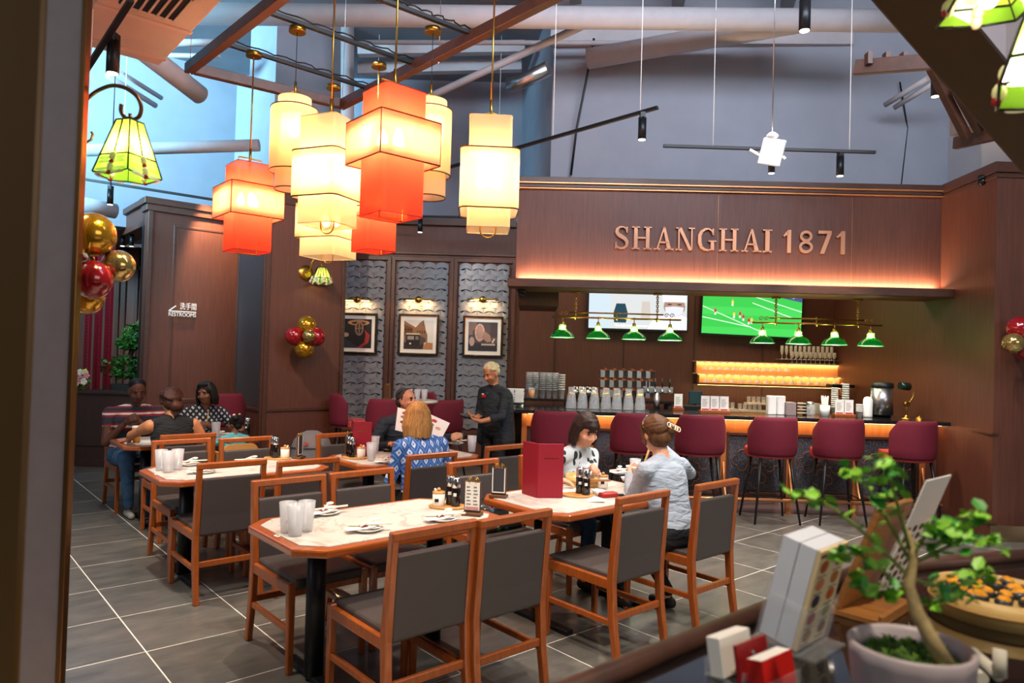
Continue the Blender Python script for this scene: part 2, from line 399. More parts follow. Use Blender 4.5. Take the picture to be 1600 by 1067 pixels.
# low dark wall in the opening, and the room beyond
struct('wall_low', MB().b2((-7.4, 9.52, 0), (-4.98, 9.75, 0.98)), DARKWOOD)
mb = MB(); mb.b2((-7.4, 9.47, 0.98), (-4.96, 9.8, 1.02)); mb.b2((-7.4, 9.49, 0.28), (-4.98, 9.53, 0.31)); mb.b2((-7.4, 9.49, 0), (-4.98, 9.53, 0.1))
struct('trim_7', mb, DARKWOOD, 0.004)
struct('wall_far_room', MB().b2((-9.5, 12.6, 0), (-4.2, 12.8, 3.4)), WALLWOOD)
mb = MB()
for px in (183, 193, 212): x = xs(px, 12.6); mb.b2((x - 0.03, 12.55, 0), (x + 0.03, 12.61, 3.4))
mb.b2((-9.5, 12.55, 3.0), (-4.2, 12.61, 3.06)); struct('trim_8', mb, TRIMWOOD, 0.003)
# ---- bar bulkhead with sign
fas = struct('wall_bar_bulkhead', MB().b2((0.02, 0.05, 2.40), (4.74, 0.38, WH)), WALLWOOD, 0, None, None, None, bar(0, 7.8), -BA)
mb = MB(); mb.b2((0.0, 0.0, WH - 0.05), (4.74, 0.40, WH + 0.01)); mb.b2((0.01, 0.02, WH - 0.10), (4.74, 0.39, WH - 0.06))
struct('trim_9', mb, TRIMWOOD, 0.003, None, None, None, bar(0, 7.8), -BA)
mb = MB(); mb.b2((0.0, -0.008, WH - 0.062), (4.735, 0.03, WH - 0.05)); mb.b2((0.01, 0.012, WH - 0.118), (4.735, 0.055, WH - 0.108)); mb.b2((3.72, 0.0485, 2.49), (3.722, 0.0505, 3.5)); mb.b2((2.25, 0.0485, 2.49), (2.2515, 0.0505, 3.5))
struct('trim_10', mb, COPPER, 0, None, None, None, bar(0, 7.8), -BA)
# shelf with hidden light strip that washes the sign wall
sh = [(-0.06, -0.24), (4.62, -0.24)] + [(4.62 + 0.14 * math.sin(a), -0.10 - 0.14 * math.cos(a)) for a in (R(20), R(45), R(70), R(90))] + [(4.76, 0.06), (-0.06, 0.06)]
struct('trim_11', MB().prism(sh, 2.395, 2.485), TRIMWOOD, 0.006, None, None, None, bar(0, 7.8), -BA)
mb = MB(); mb.b2((-0.02, -0.02, 2.487), (4.70, 0.02, 2.499))
tag(mb.build('light_strip', emis('warm_strip', 'ffc48c', 8.0), None, bar(0, 7.8), -BA), 'warm glowing light strip along the shelf under the big bar sign', 'light strip')
lp = bar(2.35, 7.80, 2.52)
l = lamp('AREA', 'cove_light', lp, 42, (1.0, 0.72, 0.46), None, shape='RECTANGLE', size=4.6, size_y=0.03); l.rotation_euler = (R(168), 0, -BA)
struct('wall_bar_soffit', MB().b2((0.05, 0.4, 2.24), (0.52, 1.4, 2.44)), DARKWOOD, 0.004, None, None, None, bar(0, 7.8), -BA)
# ---- right wall beside the bar, then the column face
wr = MB(); q = [(4.80, BY), (4.66, 6.8), (6.8, 6.8), (6.8, 7.2), (5.2, 7.2), (5.2, BY)]
struct('wall_right', wr.prism(q, 0, WH), WALLWOOD)
mb = MB(); mb.prism([(4.82, BY), (4.63, 6.77), (6.8, 6.77), (6.8, 6.9), (4.78, 6.9), (4.9, BY)], WH - 0.08, WH + 0.02); mb.prism([(4.81, BY), (4.645, 6.785), (6.8, 6.785), (6.8, 6.9), (4.78, 6.9), (4.9, BY)], WH - 0.13, WH - 0.09)
struct('trim_12', mb, TRIMWOOD, 0.003)
mb = MB(); mb.prism([(4.79, 8.6), (4.64, 6.785), (4.70, 6.785), (4.85, 8.6)], 1.02, 1.04); mb.prism([(4.79, 8.3), (4.64, 6.785), (4.70, 6.785), (4.85, 8.3)], 0.16, 0.18); struct('trim_13', mb, TRIMWOOD)
struct('baseboard_right', MB().b2((4.645, 6.775, 0), (6.8, 6.80, 0.15)), mat('bronze_base', '9a8468', 0.3, 0.8))
# ---- painted upper walls
struct('wall_upper_bar', MB().prism([(0.41, 8.55), (5.19, 8.42), (5.19, 8.9), (0.41, 11.6), (0.06, 11.4)], WH - 0.1, 6.1), PAINT)
struct('wall_upper_right', MB().prism([(5.19, 8.5), (4.98, 6.95), (7.5, 6.9), (7.5, 8.5)], WH, 6.1), PAINTW)
struct('wall_upper_back', MB().b2((-4.6, 11.4, 3.0), (0.2, 11.6, 6.1)), PAINT)
struct('wall_upper_left', MB().prism([(-4.6, 11.4), (-6.4, 9.95), (-7.2, 11.1), (-11, 8.6), (-11, 12.6), (-4.6, 12.0)], 3.4, 6.1), PAINT)
# ---- near column at the left edge of the view
struct('wall_column_near', MB().b2((-2.2, 2.6, 0), (-1.63, 2.64, 3.9)), mat('taupe_laminate', '968684', 0.5, noise=0.05, nscale=12), 0.004)
struct('trim_14', MB().b2((-1.632, 2.59, 0), (-1.612, 2.625, 3.9)), BRONZE, 0.003)
struct('wall_screen_near', MB().b2((-1.4, 1.19, 0), (-0.815, 1.205, 3.2)), mat('bronze_panel', '6a4a1e', 0.4, 0.2), 0.005)
# ================================================================== FURNITURE
# ---- dining chair (faces +y, rear legs at y = -0.29)
def make_chair():
    t = thing('dining_chair', 'x', 'chair', group='dining chairs with charcoal leather')
    W = 0.225
    for s in (-1, 1):                                       # rear legs sweep: out at the foot and the head
        mb = MB(); pts = [(-0.275, 0.0), (-0.235, 0.25), (-0.222, 0.44), (-0.262, 0.90)]; prev = None
        sec = [(0.034, 0.042), (0.036, 0.046), (0.036, 0.05), (0.034, 0.036)]
        vv = []
        for (y, z), (wx, wy) in zip(pts, sec):
            for a, b in ((-1, -1), (1, -1), (1, 1), (-1, 1)): vv.append((s * W - s * 0.017 + a * wx / 2, y + b * wy / 2, z))
        fs = [(3, 2, 1, 0), (12, 13, 14, 15)]
        for i in range(3): fs += [(i * 4 + k, i * 4 + (k + 1) % 4, i * 4 + 4 + (k + 1) % 4, i * 4 + 4 + k) for k in range(4)]
        mb.add(vv, fs); mb.build('leg', CHWOOD, t, bevel=0.005)
        mb = MB(); vv = []
        for y, z, wd in ((0.272, 0.0, 0.032), (0.262, 0.46, 0.04)):
            for a, b in ((-1, -1), (1, -1), (1, 1), (-1, 1)): vv.append((s * W - s * 0.018 + a * wd / 2, y + b * wd / 2, z))
        mb.add(vv, [(3, 2, 1, 0), (4, 5, 6, 7)] + [(k, (k + 1) % 4, 4 + (k + 1) % 4, 4 + k) for k in range(4)])
        mb.build('leg', CHWOOD, t, bevel=0.005)
        MB().b2((s * W - s * 0.017 - 0.014, -0.235, 0.395), (s * W - s * 0.017 + 0.014, 0.26, 0.45)).build('side_rail', CHWOOD, t, bevel=0.004)
        MB().b2((s * W - s * 0.017 - 0.011, -0.24, 0.20), (s * W - s * 0.017 + 0.011, 0.265, 0.232)).build('stretcher', CHWOOD, t, bevel=0.003)
    MB().b2((-W + 0.017, -0.245, 0.225), (W - 0.017, -0.222, 0.262)).build('stretcher', CHWOOD, t, bevel=0.003)
    MB().b2((-W + 0.02, 0.235, 0.385), (W - 0.02, 0.262, 0.435)).build('front_rail', CHWOOD, t, bevel=0.003)
    MB().b2((-W - 0.001, -0.282, 0.862), (W + 0.001, -0.244, 0.902)).build('top_rail', CHWOOD, t, bevel=0.006)
    mb = MB(); mb.b2((-W + 0.03, -0.235, 0.42), (W - 0.03, 0.285, 0.475)); mb.build('seat', LEATHER, t, bevel=0.02, seg=3)
    mb = MB(); vv = []
    for y, z in ((-0.225, 0.43), (-0.228, 0.55), (-0.238, 0.68), (-0.248, 0.80)):
        for a, b in ((-1, -1), (1, -1), (1, 1), (-1, 1)): vv.append((a * (W - 0.033), y + b * 0.022, z))
    fs = [(3, 2, 1, 0), (12, 13, 14, 15)]
    for i in range(3): fs += [(i * 4 + k, i * 4 + (k + 1) % 4, i * 4 + 4 + (k + 1) % 4, i * 4 + 4 + k) for k in range(4)]
    mb.add(vv, fs); o = mb.build('backrest', LEATHER, t, bevel=0.014, seg=3)
    return t
proto_chair = make_chair()
used = [False]
def chair(ur, v, away, label, extra=0.0):
    """ur = u of the rear legs, v = centre; away True: faces away from the viewer (+u)"""
    s = 1 if away else -1
    p = uv(ur + s * 0.275, v); rz = (TA if away else TA + PI) + extra
    if not used[0]:
        used[0] = True; proto_chair.location = p; proto_chair.rotation_euler = (0, 0, rz); proto_chair['label'] = label; return proto_chair
    return copy_tree(proto_chair, p, rz, label)
chair(2.52, 1.79, True, 'grey leather chair at the nearest empty table, its back fills the bottom centre')
chair(2.49, 2.235, True, 'grey leather chair at the bottom centre, just left of the half pulled-out chair')
chair(3.985, 1.755, False, 'grey leather chair facing us behind the three frosted tumblers of the nearest table')
chair(3.99, 2.235, False, 'pale-railed grey chair facing us across the nearest empty table, beside the blue blouse')
chair(4.71, 1.69, True, 'dark chair with back to us at the left empty table with plates')
chair(4.55, 2.15, True, 'dark chair right of another at the front side of the left empty table')
chair(6.055, 1.75, False, 'chair facing us behind the three tumblers of the left empty table')
chair(5.96, 2.235, False, 'pink-lit chair facing us at the left table, in front of the toddler')
chair(2.47, 3.165, True, 'grey chair pulled out with back to us, beside the woman in white')
chair(2.46, 3.885, True, 'grey chair on which the woman in the white top sits')
chair(3.96, 3.10, False, 'chair facing us between the two wooden menu clips, flowery bag on its seat')
chair(3.98, 3.78, False, 'chair under the woman in jeans and leaf cardigan')
chair(4.47, 3.87, True, 'dark chair just left of the tall red menu folder, front side of the next table')
chair(4.37, 3.05, True, 'reddish chair on which the woman in the blue blouse sits')
chair(5.90, 3.06, False, 'pink-railed chair facing us left of the suited man, by the wooden pillar')
chair(6.02, 3.85, False, 'chair under the man in the dark suit')
chair(6.37, 1.90, True, 'orange-brown chair on which the woman in the black sleeveless top sits')
chair(8.27, 1.86, False, 'chair under the man in the striped polo shirt')
chair(8.25, 2.56, False, 'chair under the woman in the checked shirt')
c = copy_tree(proto_chair, (-1.33, 1.72, 0), R(-20), 'orange-brown chair back peeking out at the lower left corner by the column')

# ---- tables
TOPH = 0.75
def octa(L, W, c): return [(-L / 2 + c, -W / 2), (L / 2 - c, -W / 2), (L / 2, -W / 2 + c), (L / 2, W / 2 - c), (L / 2 - c, W / 2), (-L / 2 + c, W / 2), (-L / 2, W / 2 - c), (-L / 2, -W / 2 + c)]
def make_table(L=1.23, W=0.76):
    t = thing('dining_table', 'x', 'table', group='octagonal marble-topped tables')
    MB().prism(octa(L, W, 0.115), TOPH - 0.042, TOPH - 0.004).build('table_rim', RIMWOOD, t, bevel=0.010, seg=2)
    MB().prism(octa(L - 0.10, W - 0.10, 0.10), TOPH - 0.01, TOPH).build('table_top', MARBLE, t)
    for s in (-1, 1):
        MB().cyl((s * 0.36, 0, 0.02), (s * 0.36, 0, TOPH - 0.06), 0.048, n=20).build('column', BLACKM, t)
        MB().b2((s * 0.36 - 0.03, -0.27, 0), (s * 0.36 + 0.03, 0.27, 0.03)).build('foot', BLACKM, t, bevel=0.006); MB().b2((s * 0.36 - 0.13, -0.16, TOPH - 0.06), (s * 0.36 + 0.13, 0.16, TOPH - 0.042)).build('mounting_plate', BLACKM, t)
    return t
T1 = make_table(); T1.location = uv(3.32, 1.985); T1.rotation_euler = (0, 0, TA); T1['label'] = 'nearest octagonal table, empty, marble top with wooden rim and three tumblers'
T2 = copy_tree(T1, uv(3.19, 3.42), TA, 'octagonal marble table where two women eat dumplings')
T3 = copy_tree(T1, uv(5.36, 1.955), TA, 'empty octagonal marble table at the left in front of the family')
T4 = copy_tree(T1, uv(5.27, 3.38), TA, 'octagonal marble table where the suited man and the blonde woman sit')
T5 = copy_tree(T1, uv(7.28, 2.15), TA, 'octagonal table with bamboo steamers where the family of four sits')

# ---- bar stool (faces +y; back to the viewer)
def make_stool():
    t = thing('bar_stool', 'x', 'stool', group='burgundy bar stools')
    n = 22; vin = []; vout = []
    prof_o = [(0.245, 0.69), (0.262, 0.72), (0.268, 0.80), (0.27, 0.95), (0.268, 1.05), (0.262, 1.085), (0.248, 1.095)]
    prof_i = [(0.232, 1.09), (0.222, 1.06), (0.215, 0.95), (0.21, 0.80), (0.205, 0.70)]
    mb = MB(); vv = []; prof = prof_o + prof_i; m = len(prof); fs = []
    for i in range(n + 1):
        a = R(190) + (R(350) - R(190)) * i / n; e = abs(i - n / 2) / (n / 2); drop = 1 - 0.30 * max(0, e - 0.72) / 0.28
        for r, z in prof: vv.append((r * math.cos(a) * 1.0, r * math.sin(a) * 0.92, 0.69 + (z - 0.69) * drop))
    for i in range(n):
        for k in range(m): fs.append((i * m + k, i * m + (k + 1) % m, (i + 1) * m + (k + 1) % m, (i + 1) * m + k))
    fs.append(tuple(range(m - 1, -1, -1))); fs.append(tuple(n * m + k for k in range(m)))
    mb.add(vv, fs, 0, True); mb.build('backrest', REDFAB, t)
    mb = MB(); pl = [(-0.2, 0.22), (-0.235, 0.1)] + [(0.235 * math.cos(a), 0.215 * math.sin(a)) for a in [R(180 + 180 * i / 12) for i in range(13)]] + [(0.235, 0.1), (0.2, 0.22)]
    mb.prism(pl, 0.665, 0.76); mb.build('seat', REDPIPE, t, bevel=0.025, seg=3)
    for sx in (-1, 1):
        for sy in (-1, 1): MB().cyl((sx * 0.15, sy * 0.13, 0.68), (sx * 0.235, sy * 0.215, 0), 0.017, 0.010, 10).build('leg', BLACKM, t)
    k = 0.215 - (0.215 - 0.13) * 0.27 / 0.68; j = 0.235 - (0.235 - 0.15) * 0.27 / 0.68
    MB().tube([(-j, -k, 0.27), (j, -k, 0.27), (j, k, 0.27), (-j, k, 0.27)], 0.006, 6, True).build('footrest', BLACKM, t)
    return t
st = make_stool()
STX = [868, 990, 1092, 1204, 1307, 1420]
names = ['burgundy bar stool at the left end of the bar behind the woman in jeans', 'second burgundy bar stool from the left, between the two eating women', 'burgundy bar stool half hidden behind the head of the woman in white', 'third burgundy bar stool from the right, all four legs in view', 'second burgundy bar stool from the right at the bar', 'rightmost burgundy bar stool at the bar, below the desk lamp']
for i, (px, lb) in enumerate(zip(STX, names)):
    p = at(px, 700, 7.42); p.z = 0
    if i == 0: st.location = p; st.rotation_euler = (0, 0, R(-6)); st['label'] = lb
    else: copy_tree(st, p, R((0, 4, -3, 2, -4, 8)[i]), lb)
# stools round the high table in front of the picture wall
for px, Y, rz, lb in ((545, 9.2, -70, 'burgundy stool beside the wooden pillar in front of the pictures'), (606, 8.55, 12, 'burgundy stool with its back to us left of the suited man'), (692, 8.7, 55, 'burgundy stool right of the suited man, turned sideways'), (655, 9.9, 190, 'red stool on the far side of the high table, mostly hidden behind the suited man')):
    p = at(px, 640, Y); p.z = 0; copy_tree(st, p, R(rz), lb, 'burgundy stools at the high table')
# booth seat back in the corner behind the family
p = at(348, 640, 8.75); p.z = 0
copy_tree(st, p, R(20), 'burgundy stool in the corner behind the woman in the checked shirt', 'burgundy stools at the high table')
p = at(640, 640, 9.25); p.z = 0
t = thing('high_table', 'high round table behind the suited man in front of the pictures', 'table', p)
MB().lathe([(0.0, 1.0), (0.36, 1.0), (0.37, 1.015), (0.36, 1.03), (0.0, 1.03)], n=28).build('table_top', MARBLE, t); MB().cyl((0, 0, 0.02), (0, 0, 1.0), 0.04, n=14).build('column', BLACKM, t); MB().lathe([(0.26, 0), (0.26, 0.015), (0.03, 0.03)], n=20).build('foot', BLACKM, t)
# ================================================================== CEILING FIXTURES
FZ = 4.0
def canopy_and_pole(t, ztop, zbot, rod=0.006, cord=False):
    MB().cyl((0, 0, ztop - 0.035), (0, 0, ztop), 0.06, n=24).build('canopy', BRASS, t)
    if cord:
        MB().cyl((0, 0, zbot + 0.09), (0, 0, ztop - 0.03), 0.003, n=6).build('cord', BLACKP, t); MB().cyl((0, 0, zbot - 0.02), (0, 0, zbot + 0.1), 0.010, n=10).build('socket_cap', BRASS, t)
    else:
        MB().cyl((0, 0, zbot), (0, 0, ztop - 0.03), rod, n=10).build('pole', BRASS, t); MB().cyl((0, 0, zbot - 0.03), (0, 0, zbot + 0.12), rod * 1.7, n=10).build('pole_sleeve', BRASS, t)
SHR = cloth_shade('red_silk', 'f4523c', 0.34, 'ff9a80'); SHM = cloth_shade('coral_silk', 'f59a7c', 0.12, 'ffc0a8'); SHC = cloth_shade('cream_silk', 'efdab4', 0.32, 'ffecd0')
BULB = emis('bulb_glow', 'ffd9a0', 40.0)
EDGE = mat('dark_bronze_edge', '5a3a20', 0.35, 0.8)
def ring_wire(t, L, z, r=0.03, rad=0.0045, m=EDGE):
    MB().tube([(x, y, z) for x, y in rrect(L, L, r)], rad, 6, True).build('edge_wire', m, t)
def box_tier(t, name, L, z0, z1, m, r=0.03):
    mb = MB(); pl = rrect(L, L, r); n = len(pl)
    mb.add([(x, y, z0) for x, y in pl] + [(x, y, z1) for x, y in pl], [(i, (i + 1) % n, n + (i + 1) % n, n + i) for i in range(n)], 0, True)
    return mb.build(name, m, t, fix=False)
def lantern(loc, rz, kind, label, zt=3.13, mid=(2.715, 2.955), zb=2.42, Ls=0.275, Lm=0.395, ztop=FZ, energy=38, cord=False):
    red = kind == 'red'
    t = thing('lantern', label, 'lantern', (loc[0], loc[1], 0), rz, 'silk lanterns over the tables')
    m = SHR if red else SHC
    if kind == 'round':
        for nm, r, a, b in (('upper_shade', Ls / 2, mid[1] - 0.02, zt), ('middle_shade', Lm / 2, mid[0], mid[1]), ('lower_shade', Ls / 2 * 1.05, zb, mid[0] + 0.03), ('inner_shade', Ls / 2 * 0.8, mid[0], mid[1] - 0.05)):
            o = MB().lathe([(r, a), (r, b)], n=36).build(nm, m, t, fix=False)
        for r, z in ((Lm / 2, mid[0]), (Lm / 2, mid[1]), (Ls / 2 * 1.05, zb)):
            MB().tube([(r * math.cos(a), r * math.sin(a), z) for a in [2 * PI * i / 36 for i in range(36)]], 0.0045, 6, True).build('edge_wire', EDGE, t)
        MB().tube([(-0.03, 0, zt - 0.02), (-0.03, 0, zt + 0.05), (0.03, 0, zt + 0.05), (0.03, 0, zt - 0.02)], 0.005, 6).build('handle', BRASS, t)
    else:
        rr = 0.03 if red else 0.02
        box_tier(t, 'upper_shade', Ls, mid[1] - 0.06, zt, m, rr); box_tier(t, 'middle_shade', Lm, mid[0], mid[1], SHM if red else m, 0.012 if red else 0.05); box_tier(t, 'lower_shade', Ls, zb, mid[0] + 0.07, m, rr)
        for z in mid: ring_wire(t, Lm, z, 0.012 if red else 0.05)
        for z in (zt, zb): ring_wire(t, Ls, z, rr, 0.003, mat('red_edge', '8a1010', 0.5) if red else mat('cream_edge', 'd8c090', 0.5))
        if red:
            for sx in (-1, 1):
                for sy in (-1, 1): MB().cyl((sx * (Lm / 2 - 0.004), sy * (Lm / 2 - 0.004), mid[0]), (sx * (Lm / 2 - 0.004), sy * (Lm / 2 - 0.004), mid[1]), 0.004, n=6).build('edge_wire', EDGE, t)
            hp = [(-0.09, 0, zt - 0.01), (-0.09, 0, zt + 0.06), (0.09, 0, zt + 0.06), (0.09, 0, zt - 0.01)]; lp_ = [(-0.075, 0, zb + 0.06), (-0.075, 0, zb - 0.015), (0.075, 0, zb - 0.015), (0.075, 0, zb + 0.06)]
        else:
            hp = [(0.075 * math.cos(a), 0, zt - 0.02 + 0.075 * math.sin(a)) for a in [PI * i / 10 for i in range(11)]]; lp_ = [(-0.05, 0, zb + 0.06)] + [(0.05 * math.cos(a), 0, zb - 0.0 + 0.05 * math.sin(a)) for a in [PI + PI * i / 10 for i in range(11)]] + [(0.05, 0, zb + 0.06)]
        MB().tube(hp, 0.006, 6).build('handle', BRASS, t); MB().tube(lp_, 0.005, 6).build('lower_handle', BRASS, t)
        MB().beam((-Lm / 2, 0, mid[1]), (Lm / 2, 0, mid[1]), 0.005, 0.005).build('spreader', BRASS, t)
    canopy_and_pole(t, ztop, zt + 0.02, cord=cord)
    MB().cyl((0, 0, zt - 0.05), (0, 0, zt + 0.05), 0.008, n=8).build('stem', BRASS, t)
    nb = 1 if kind == 'round' else 3
    zc = (mid[0] + mid[1]) / 2 + (0.08 if kind == 'round' else 0.03)
    for i in range(nb):
        a = 2 * PI * i / 3 + 0.5; rr_ = 0 if nb == 1 else 0.06
        b = MB().lathe([(0.0, -0.055), (0.018, -0.05), (0.03, -0.03), (0.032, -0.01), (0.024, 0.02), (0.014, 0.04), (0.012, 0.05), (0, 0.05)], (rr_ * math.cos(a), rr_ * math.sin(a), zc), 12).build('bulb', BULB, t)
    l = lamp('POINT', 'lantern_light', (loc[0], loc[1], zc), energy * 0.9 if red else energy * 0.25, (1.0, 0.76, 0.50) if not red else (1.0, 0.62, 0.36), shadow_soft_size=0.07)
    return t
def lx(px, Y): return (at(px, 300, Y).x, Y)
lantern(lx(612, 4.0), TA, 'red', 'large red silk box lantern in front, above the nearest table')
lantern(lx(389, 5.55), TA, 'red', 'red silk box lantern furthest left, beside the restroom wall', Lm=0.42, Ls=0.29, zt=3.09, mid=(2.67, 2.915), zb=2.41)
lantern(lx(586, 5.7), TA, 'red', 'red silk box lantern half hidden below the large front one', zb=2.46)
lantern(lx(764, 4.5), R(3), 'cream', 'cream silk box lantern hanging alone to the right', zt=3.15, mid=(2.56, 2.935), zb=2.45, Ls=0.27, Lm=0.37)
lantern(lx(513, 4.45), R(-22), 'cream', 'cream silk box lantern left of the large red one', zt=3.11, mid=(2.60, 2.89), zb=2.44, Ls=0.27, Lm=0.35)
lantern(lx(516, 6.2), R(-20), 'cream', 'lowest cream silk lantern, below the front cream one near the pillar sconce', zt=3.14, mid=(2.62, 2.92), zb=2.47, Ls=0.36, Lm=0.44)
lantern(lx(456, 5.1), 0, 'round', 'round cream silk lantern in the upper left of the cluster', zt=3.48, mid=(2.94, 3.40), zb=2.81, Ls=0.235, Lm=0.33, cord=True)
lantern(lx(669, 5.05), 0, 'round', 'round cream silk lantern half hidden behind the large red one', zt=3.47, mid=(2.93, 3.40), zb=2.77, Ls=0.235, Lm=0.31, cord=True)
# ---- brown beam frame carrying the lantern tracks
c1, c2 = gnd(297, 106, FZ), gnd(535, 163, FZ)
b1, b2 = gnd(432, 0, FZ), gnd(852, 0, FZ)
t = thing('ceiling_frame', 'brown wooden beam frame hanging above the lanterns', 'beam frame', (c1 + c2) / 2)
o0 = t.location.copy()
d1 = (b1 - c1).normalized(); d2 = (b2 - c2).normalized(); dd = (c2 - c1).normalized()
MB().beam(c1 - o0 - d1 * 0.035, c1 - o0 + d1 * 3.6, 0.07, 0.085).build('beam', BEAMWOOD, t, bevel=0.004)
MB().beam(c2 - o0 - d2 * 0.035, c2 - o0 + d2 * 4.2, 0.07, 0.085).build('beam', BEAMWOOD, t, bevel=0.004)
MB().beam(c1 - o0 + dd * 0.035, c2 - o0 - dd * 0.035, 0.07, 0.085).build('beam', BEAMWOOD, t, bevel=0.004)
for p in (c1, c2, gnd(686, 88, FZ)):
    MB().ell(p - o0 + Vector((0, 0, -0.045)), 0.012, 8, 6).build('bolt', CHROME, t)
    MB().cyl(p - o0, p - o0 + Vector((0, 0, 2.1)), 0.003, n=6).build('hanging_wire', STEEL, t)
for (a, b), lb in ((((352, 68), (582, 140)), 'black lantern track nearer the wall with two brass canopies'), (((408, 15), (648, 100)), 'black lantern track in the middle of the brown frame'), (((590, -3), (735, 52)), 'black lantern track at the right of the brown frame')):
    p0, p1 = gnd(*a, FZ + 0.03), gnd(*b, FZ + 0.03); t = thing('lighting_track', lb, 'track', (p0 + p1) / 2)
    m = t.location.copy(); MB().beam(p0 - m, p1 - m, 0.035, 0.03).build('rail', BLACKM, t, bevel=0.003)
    d = p1 - p0; pts = [p0 - m + d * k / 24 + Vector((0.012 * math.sin(k * 2.1), 0, 0.025 + 0.02 * abs(math.sin(k * 0.9)))) for k in range(25)]
    MB().tube(pts, 0.006, 6).build('cable', BLACKP, t)
# ---- spotlights on tracks
LENS = emis('spot_lens', 'fff0d8', 6.0)
def spot(loc, label, tilt=(0, 0), s=1.0, energy=0, tgt=None, col=(1, 0.9, 0.76), blend=0.5, size=R(70), arm=True, stem=0):
    t = thing('track_spotlight', label, 'spotlight', loc, 0, 'black track spotlights')
    t.rotation_euler = (tilt[0], tilt[1], 0)
    MB().cyl((0, 0, -0.20 * s), (0, 0, -0.02 * s), 0.033 * s, n=20).build('barrel', BLACKM, t)
    MB().cyl((0, 0, -0.203 * s), (0, 0, -0.199 * s), 0.028 * s, n=20).build('lens', LENS, t)
    if arm: MB().b2((-0.02 * s, -0.03 * s, -0.03 * s), (0.02 * s, 0.03 * s, 0.02 * s)).build('bracket', BLACKM, t)
    if stem: MB().cyl((0, 0, 0.02), (0, 0, stem), 0.006, n=6).build('stem', BLACKM, t)
    if energy: lamp('SPOT', 'spot_light', Vector(loc) + Vector((0, 0, -0.25 * s)), energy, col, tgt, spot_size=size, spot_blend=blend, shadow_soft_size=0.05)
    return t
def track(p0, p1, label, wires=(), w=0.035):
    p0, p1 = Vector(p0), Vector(p1); m = (p0 + p1) / 2; t = thing('lighting_track', label, 'track', m)
    MB().beam(p0 - m, p1 - m, w, 0.03).build('rail', BLACKM, t, bevel=0.003)
    for k in wires: q = p0.lerp(p1, k) - m; MB().cyl(q, q + Vector((0, 0, 6.05 - m.z)), 0.004, n=6).build('hanging_wire', WHITE, t)
    return t
p0, p1 = at(700, 262, 7.6), at(1028, 168, 6.2)
track(p0, p1, 'black light track rising to the right across the grey wall', (0.55, 0.93))
spot(at(1004, 180, 6.28), 'black spotlight at the end of the rising track', energy=130, tgt=(1.0, 4.5, 0.4), s=1.1)
p0, p1 = at(1036, 228, 7.2), at(1368, 238, 7.0)
track(p0, p1, 'black horizontal light track in front of the grey wall above the sign', (0.24, 0.88))
spot(at(1206, 240, 7.1), 'black spotlight half hidden behind the white router', energy=150, tgt=(2.0, 6.6, 0.6), s=1.0)
spot(at(1313, 241, 7.05), 'black spotlight right of the white router', energy=150, tgt=(3.4, 7.0, 0.6), s=1.1)
spot(at(1258, -4, 5.2), 'large black spotlight at the top edge right of centre', energy=150, tgt=(1.4, 4.6, 0), s=1.25, stem=1.85)
spot(at(1462, 112, 5.6), 'black spotlight under the dark trellis at the upper right', energy=130, tgt=(3.8, 6.6, 0.5), s=1.0, stem=2.2)
spot(at(178, 58, 4.6), 'black spotlight near the top left corner below the beige duct', energy=210, tgt=(-2.6, 5.2, 0), s=1.2)
track(at(128, 120, 4.9), at(205, 0, 4.2), 'black light track running under the beige duct', (0.2,))
spot(at(173, 293, 8.2), 'small black spotlight above the opening at the left', s=1.0, stem=2.6)
track(at(125, 279, 8.4), at(340, 313, 8.6), 'thin black track above the restroom wall', (0.3,), 0.025)
spot(at(657, 340, 9.6), 'small black spotlight above the picture wall', energy=45, tgt=(-0.2, 10.4, 2.6), s=1.0, size=R(50))
track(at(560, 336, 9.7), at(800, 341, 9.6), 'thin black track above the picture wall', (0.1, 0.9), 0.025)
for px, Y, lb in ((192, 10.7, 'left of three spotlights inside the opening'), (206, 10.5, 'middle of three spotlights inside the opening'), (230, 10.2, 'right of three spotlights inside the opening')):
    spot(at(px, 365, Y), lb, s=0.95, energy=25, tgt=at(px - 4, 560, Y + 1.2))
track(at(184, 362, 10.9), at(240, 352, 10.0), 'short black track inside the opening', (), 0.025)
# unseen spots along assumed continued tracks, some added to brighten family table and host stand
for loc, tg, e in (((-0.6, 3.0, 4.0), (-0.9, 3.4, 0), 150), ((0.6, 2.6, 4.0), (0.7, 3.6, 0), 130), ((-2.6, 2.9, 4.0), (-2.0, 4.2, 0), 150), ((2.6, 3.4, 4.2), (2.3, 5.4, 0), 150), ((-2.6, 6.2, 4.05), (-2.75, 9.2, 1.7), 150), ((0.5, 0.5, 3.5), (0.75, 1.3, 1.1), 110), ((-1.2, 5.6, 4.0), (-0.9, 6.4, 0.6), 90), ((-3.6, 6.2, 4.0), (-3.5, 7.2, 0.8), 75)):
    lamp('SPOT', 'unseen_ceiling_spot', loc, e * 1.25, (1, 0.86, 0.68), tg, spot_size=R(75), spot_blend=0.6, shadow_soft_size=0.05)
lamp('SPOT', 'assumed_wall_washer', (-4.33, 9.72, 3.95), 330, (1, 0.66, 0.38), (-3.95, 10.34, 1.5), spot_size=R(62), spot_blend=0.6, shadow_soft_size=0.04)  # assumed spot without a fixture for the warm wash on the restroom wall
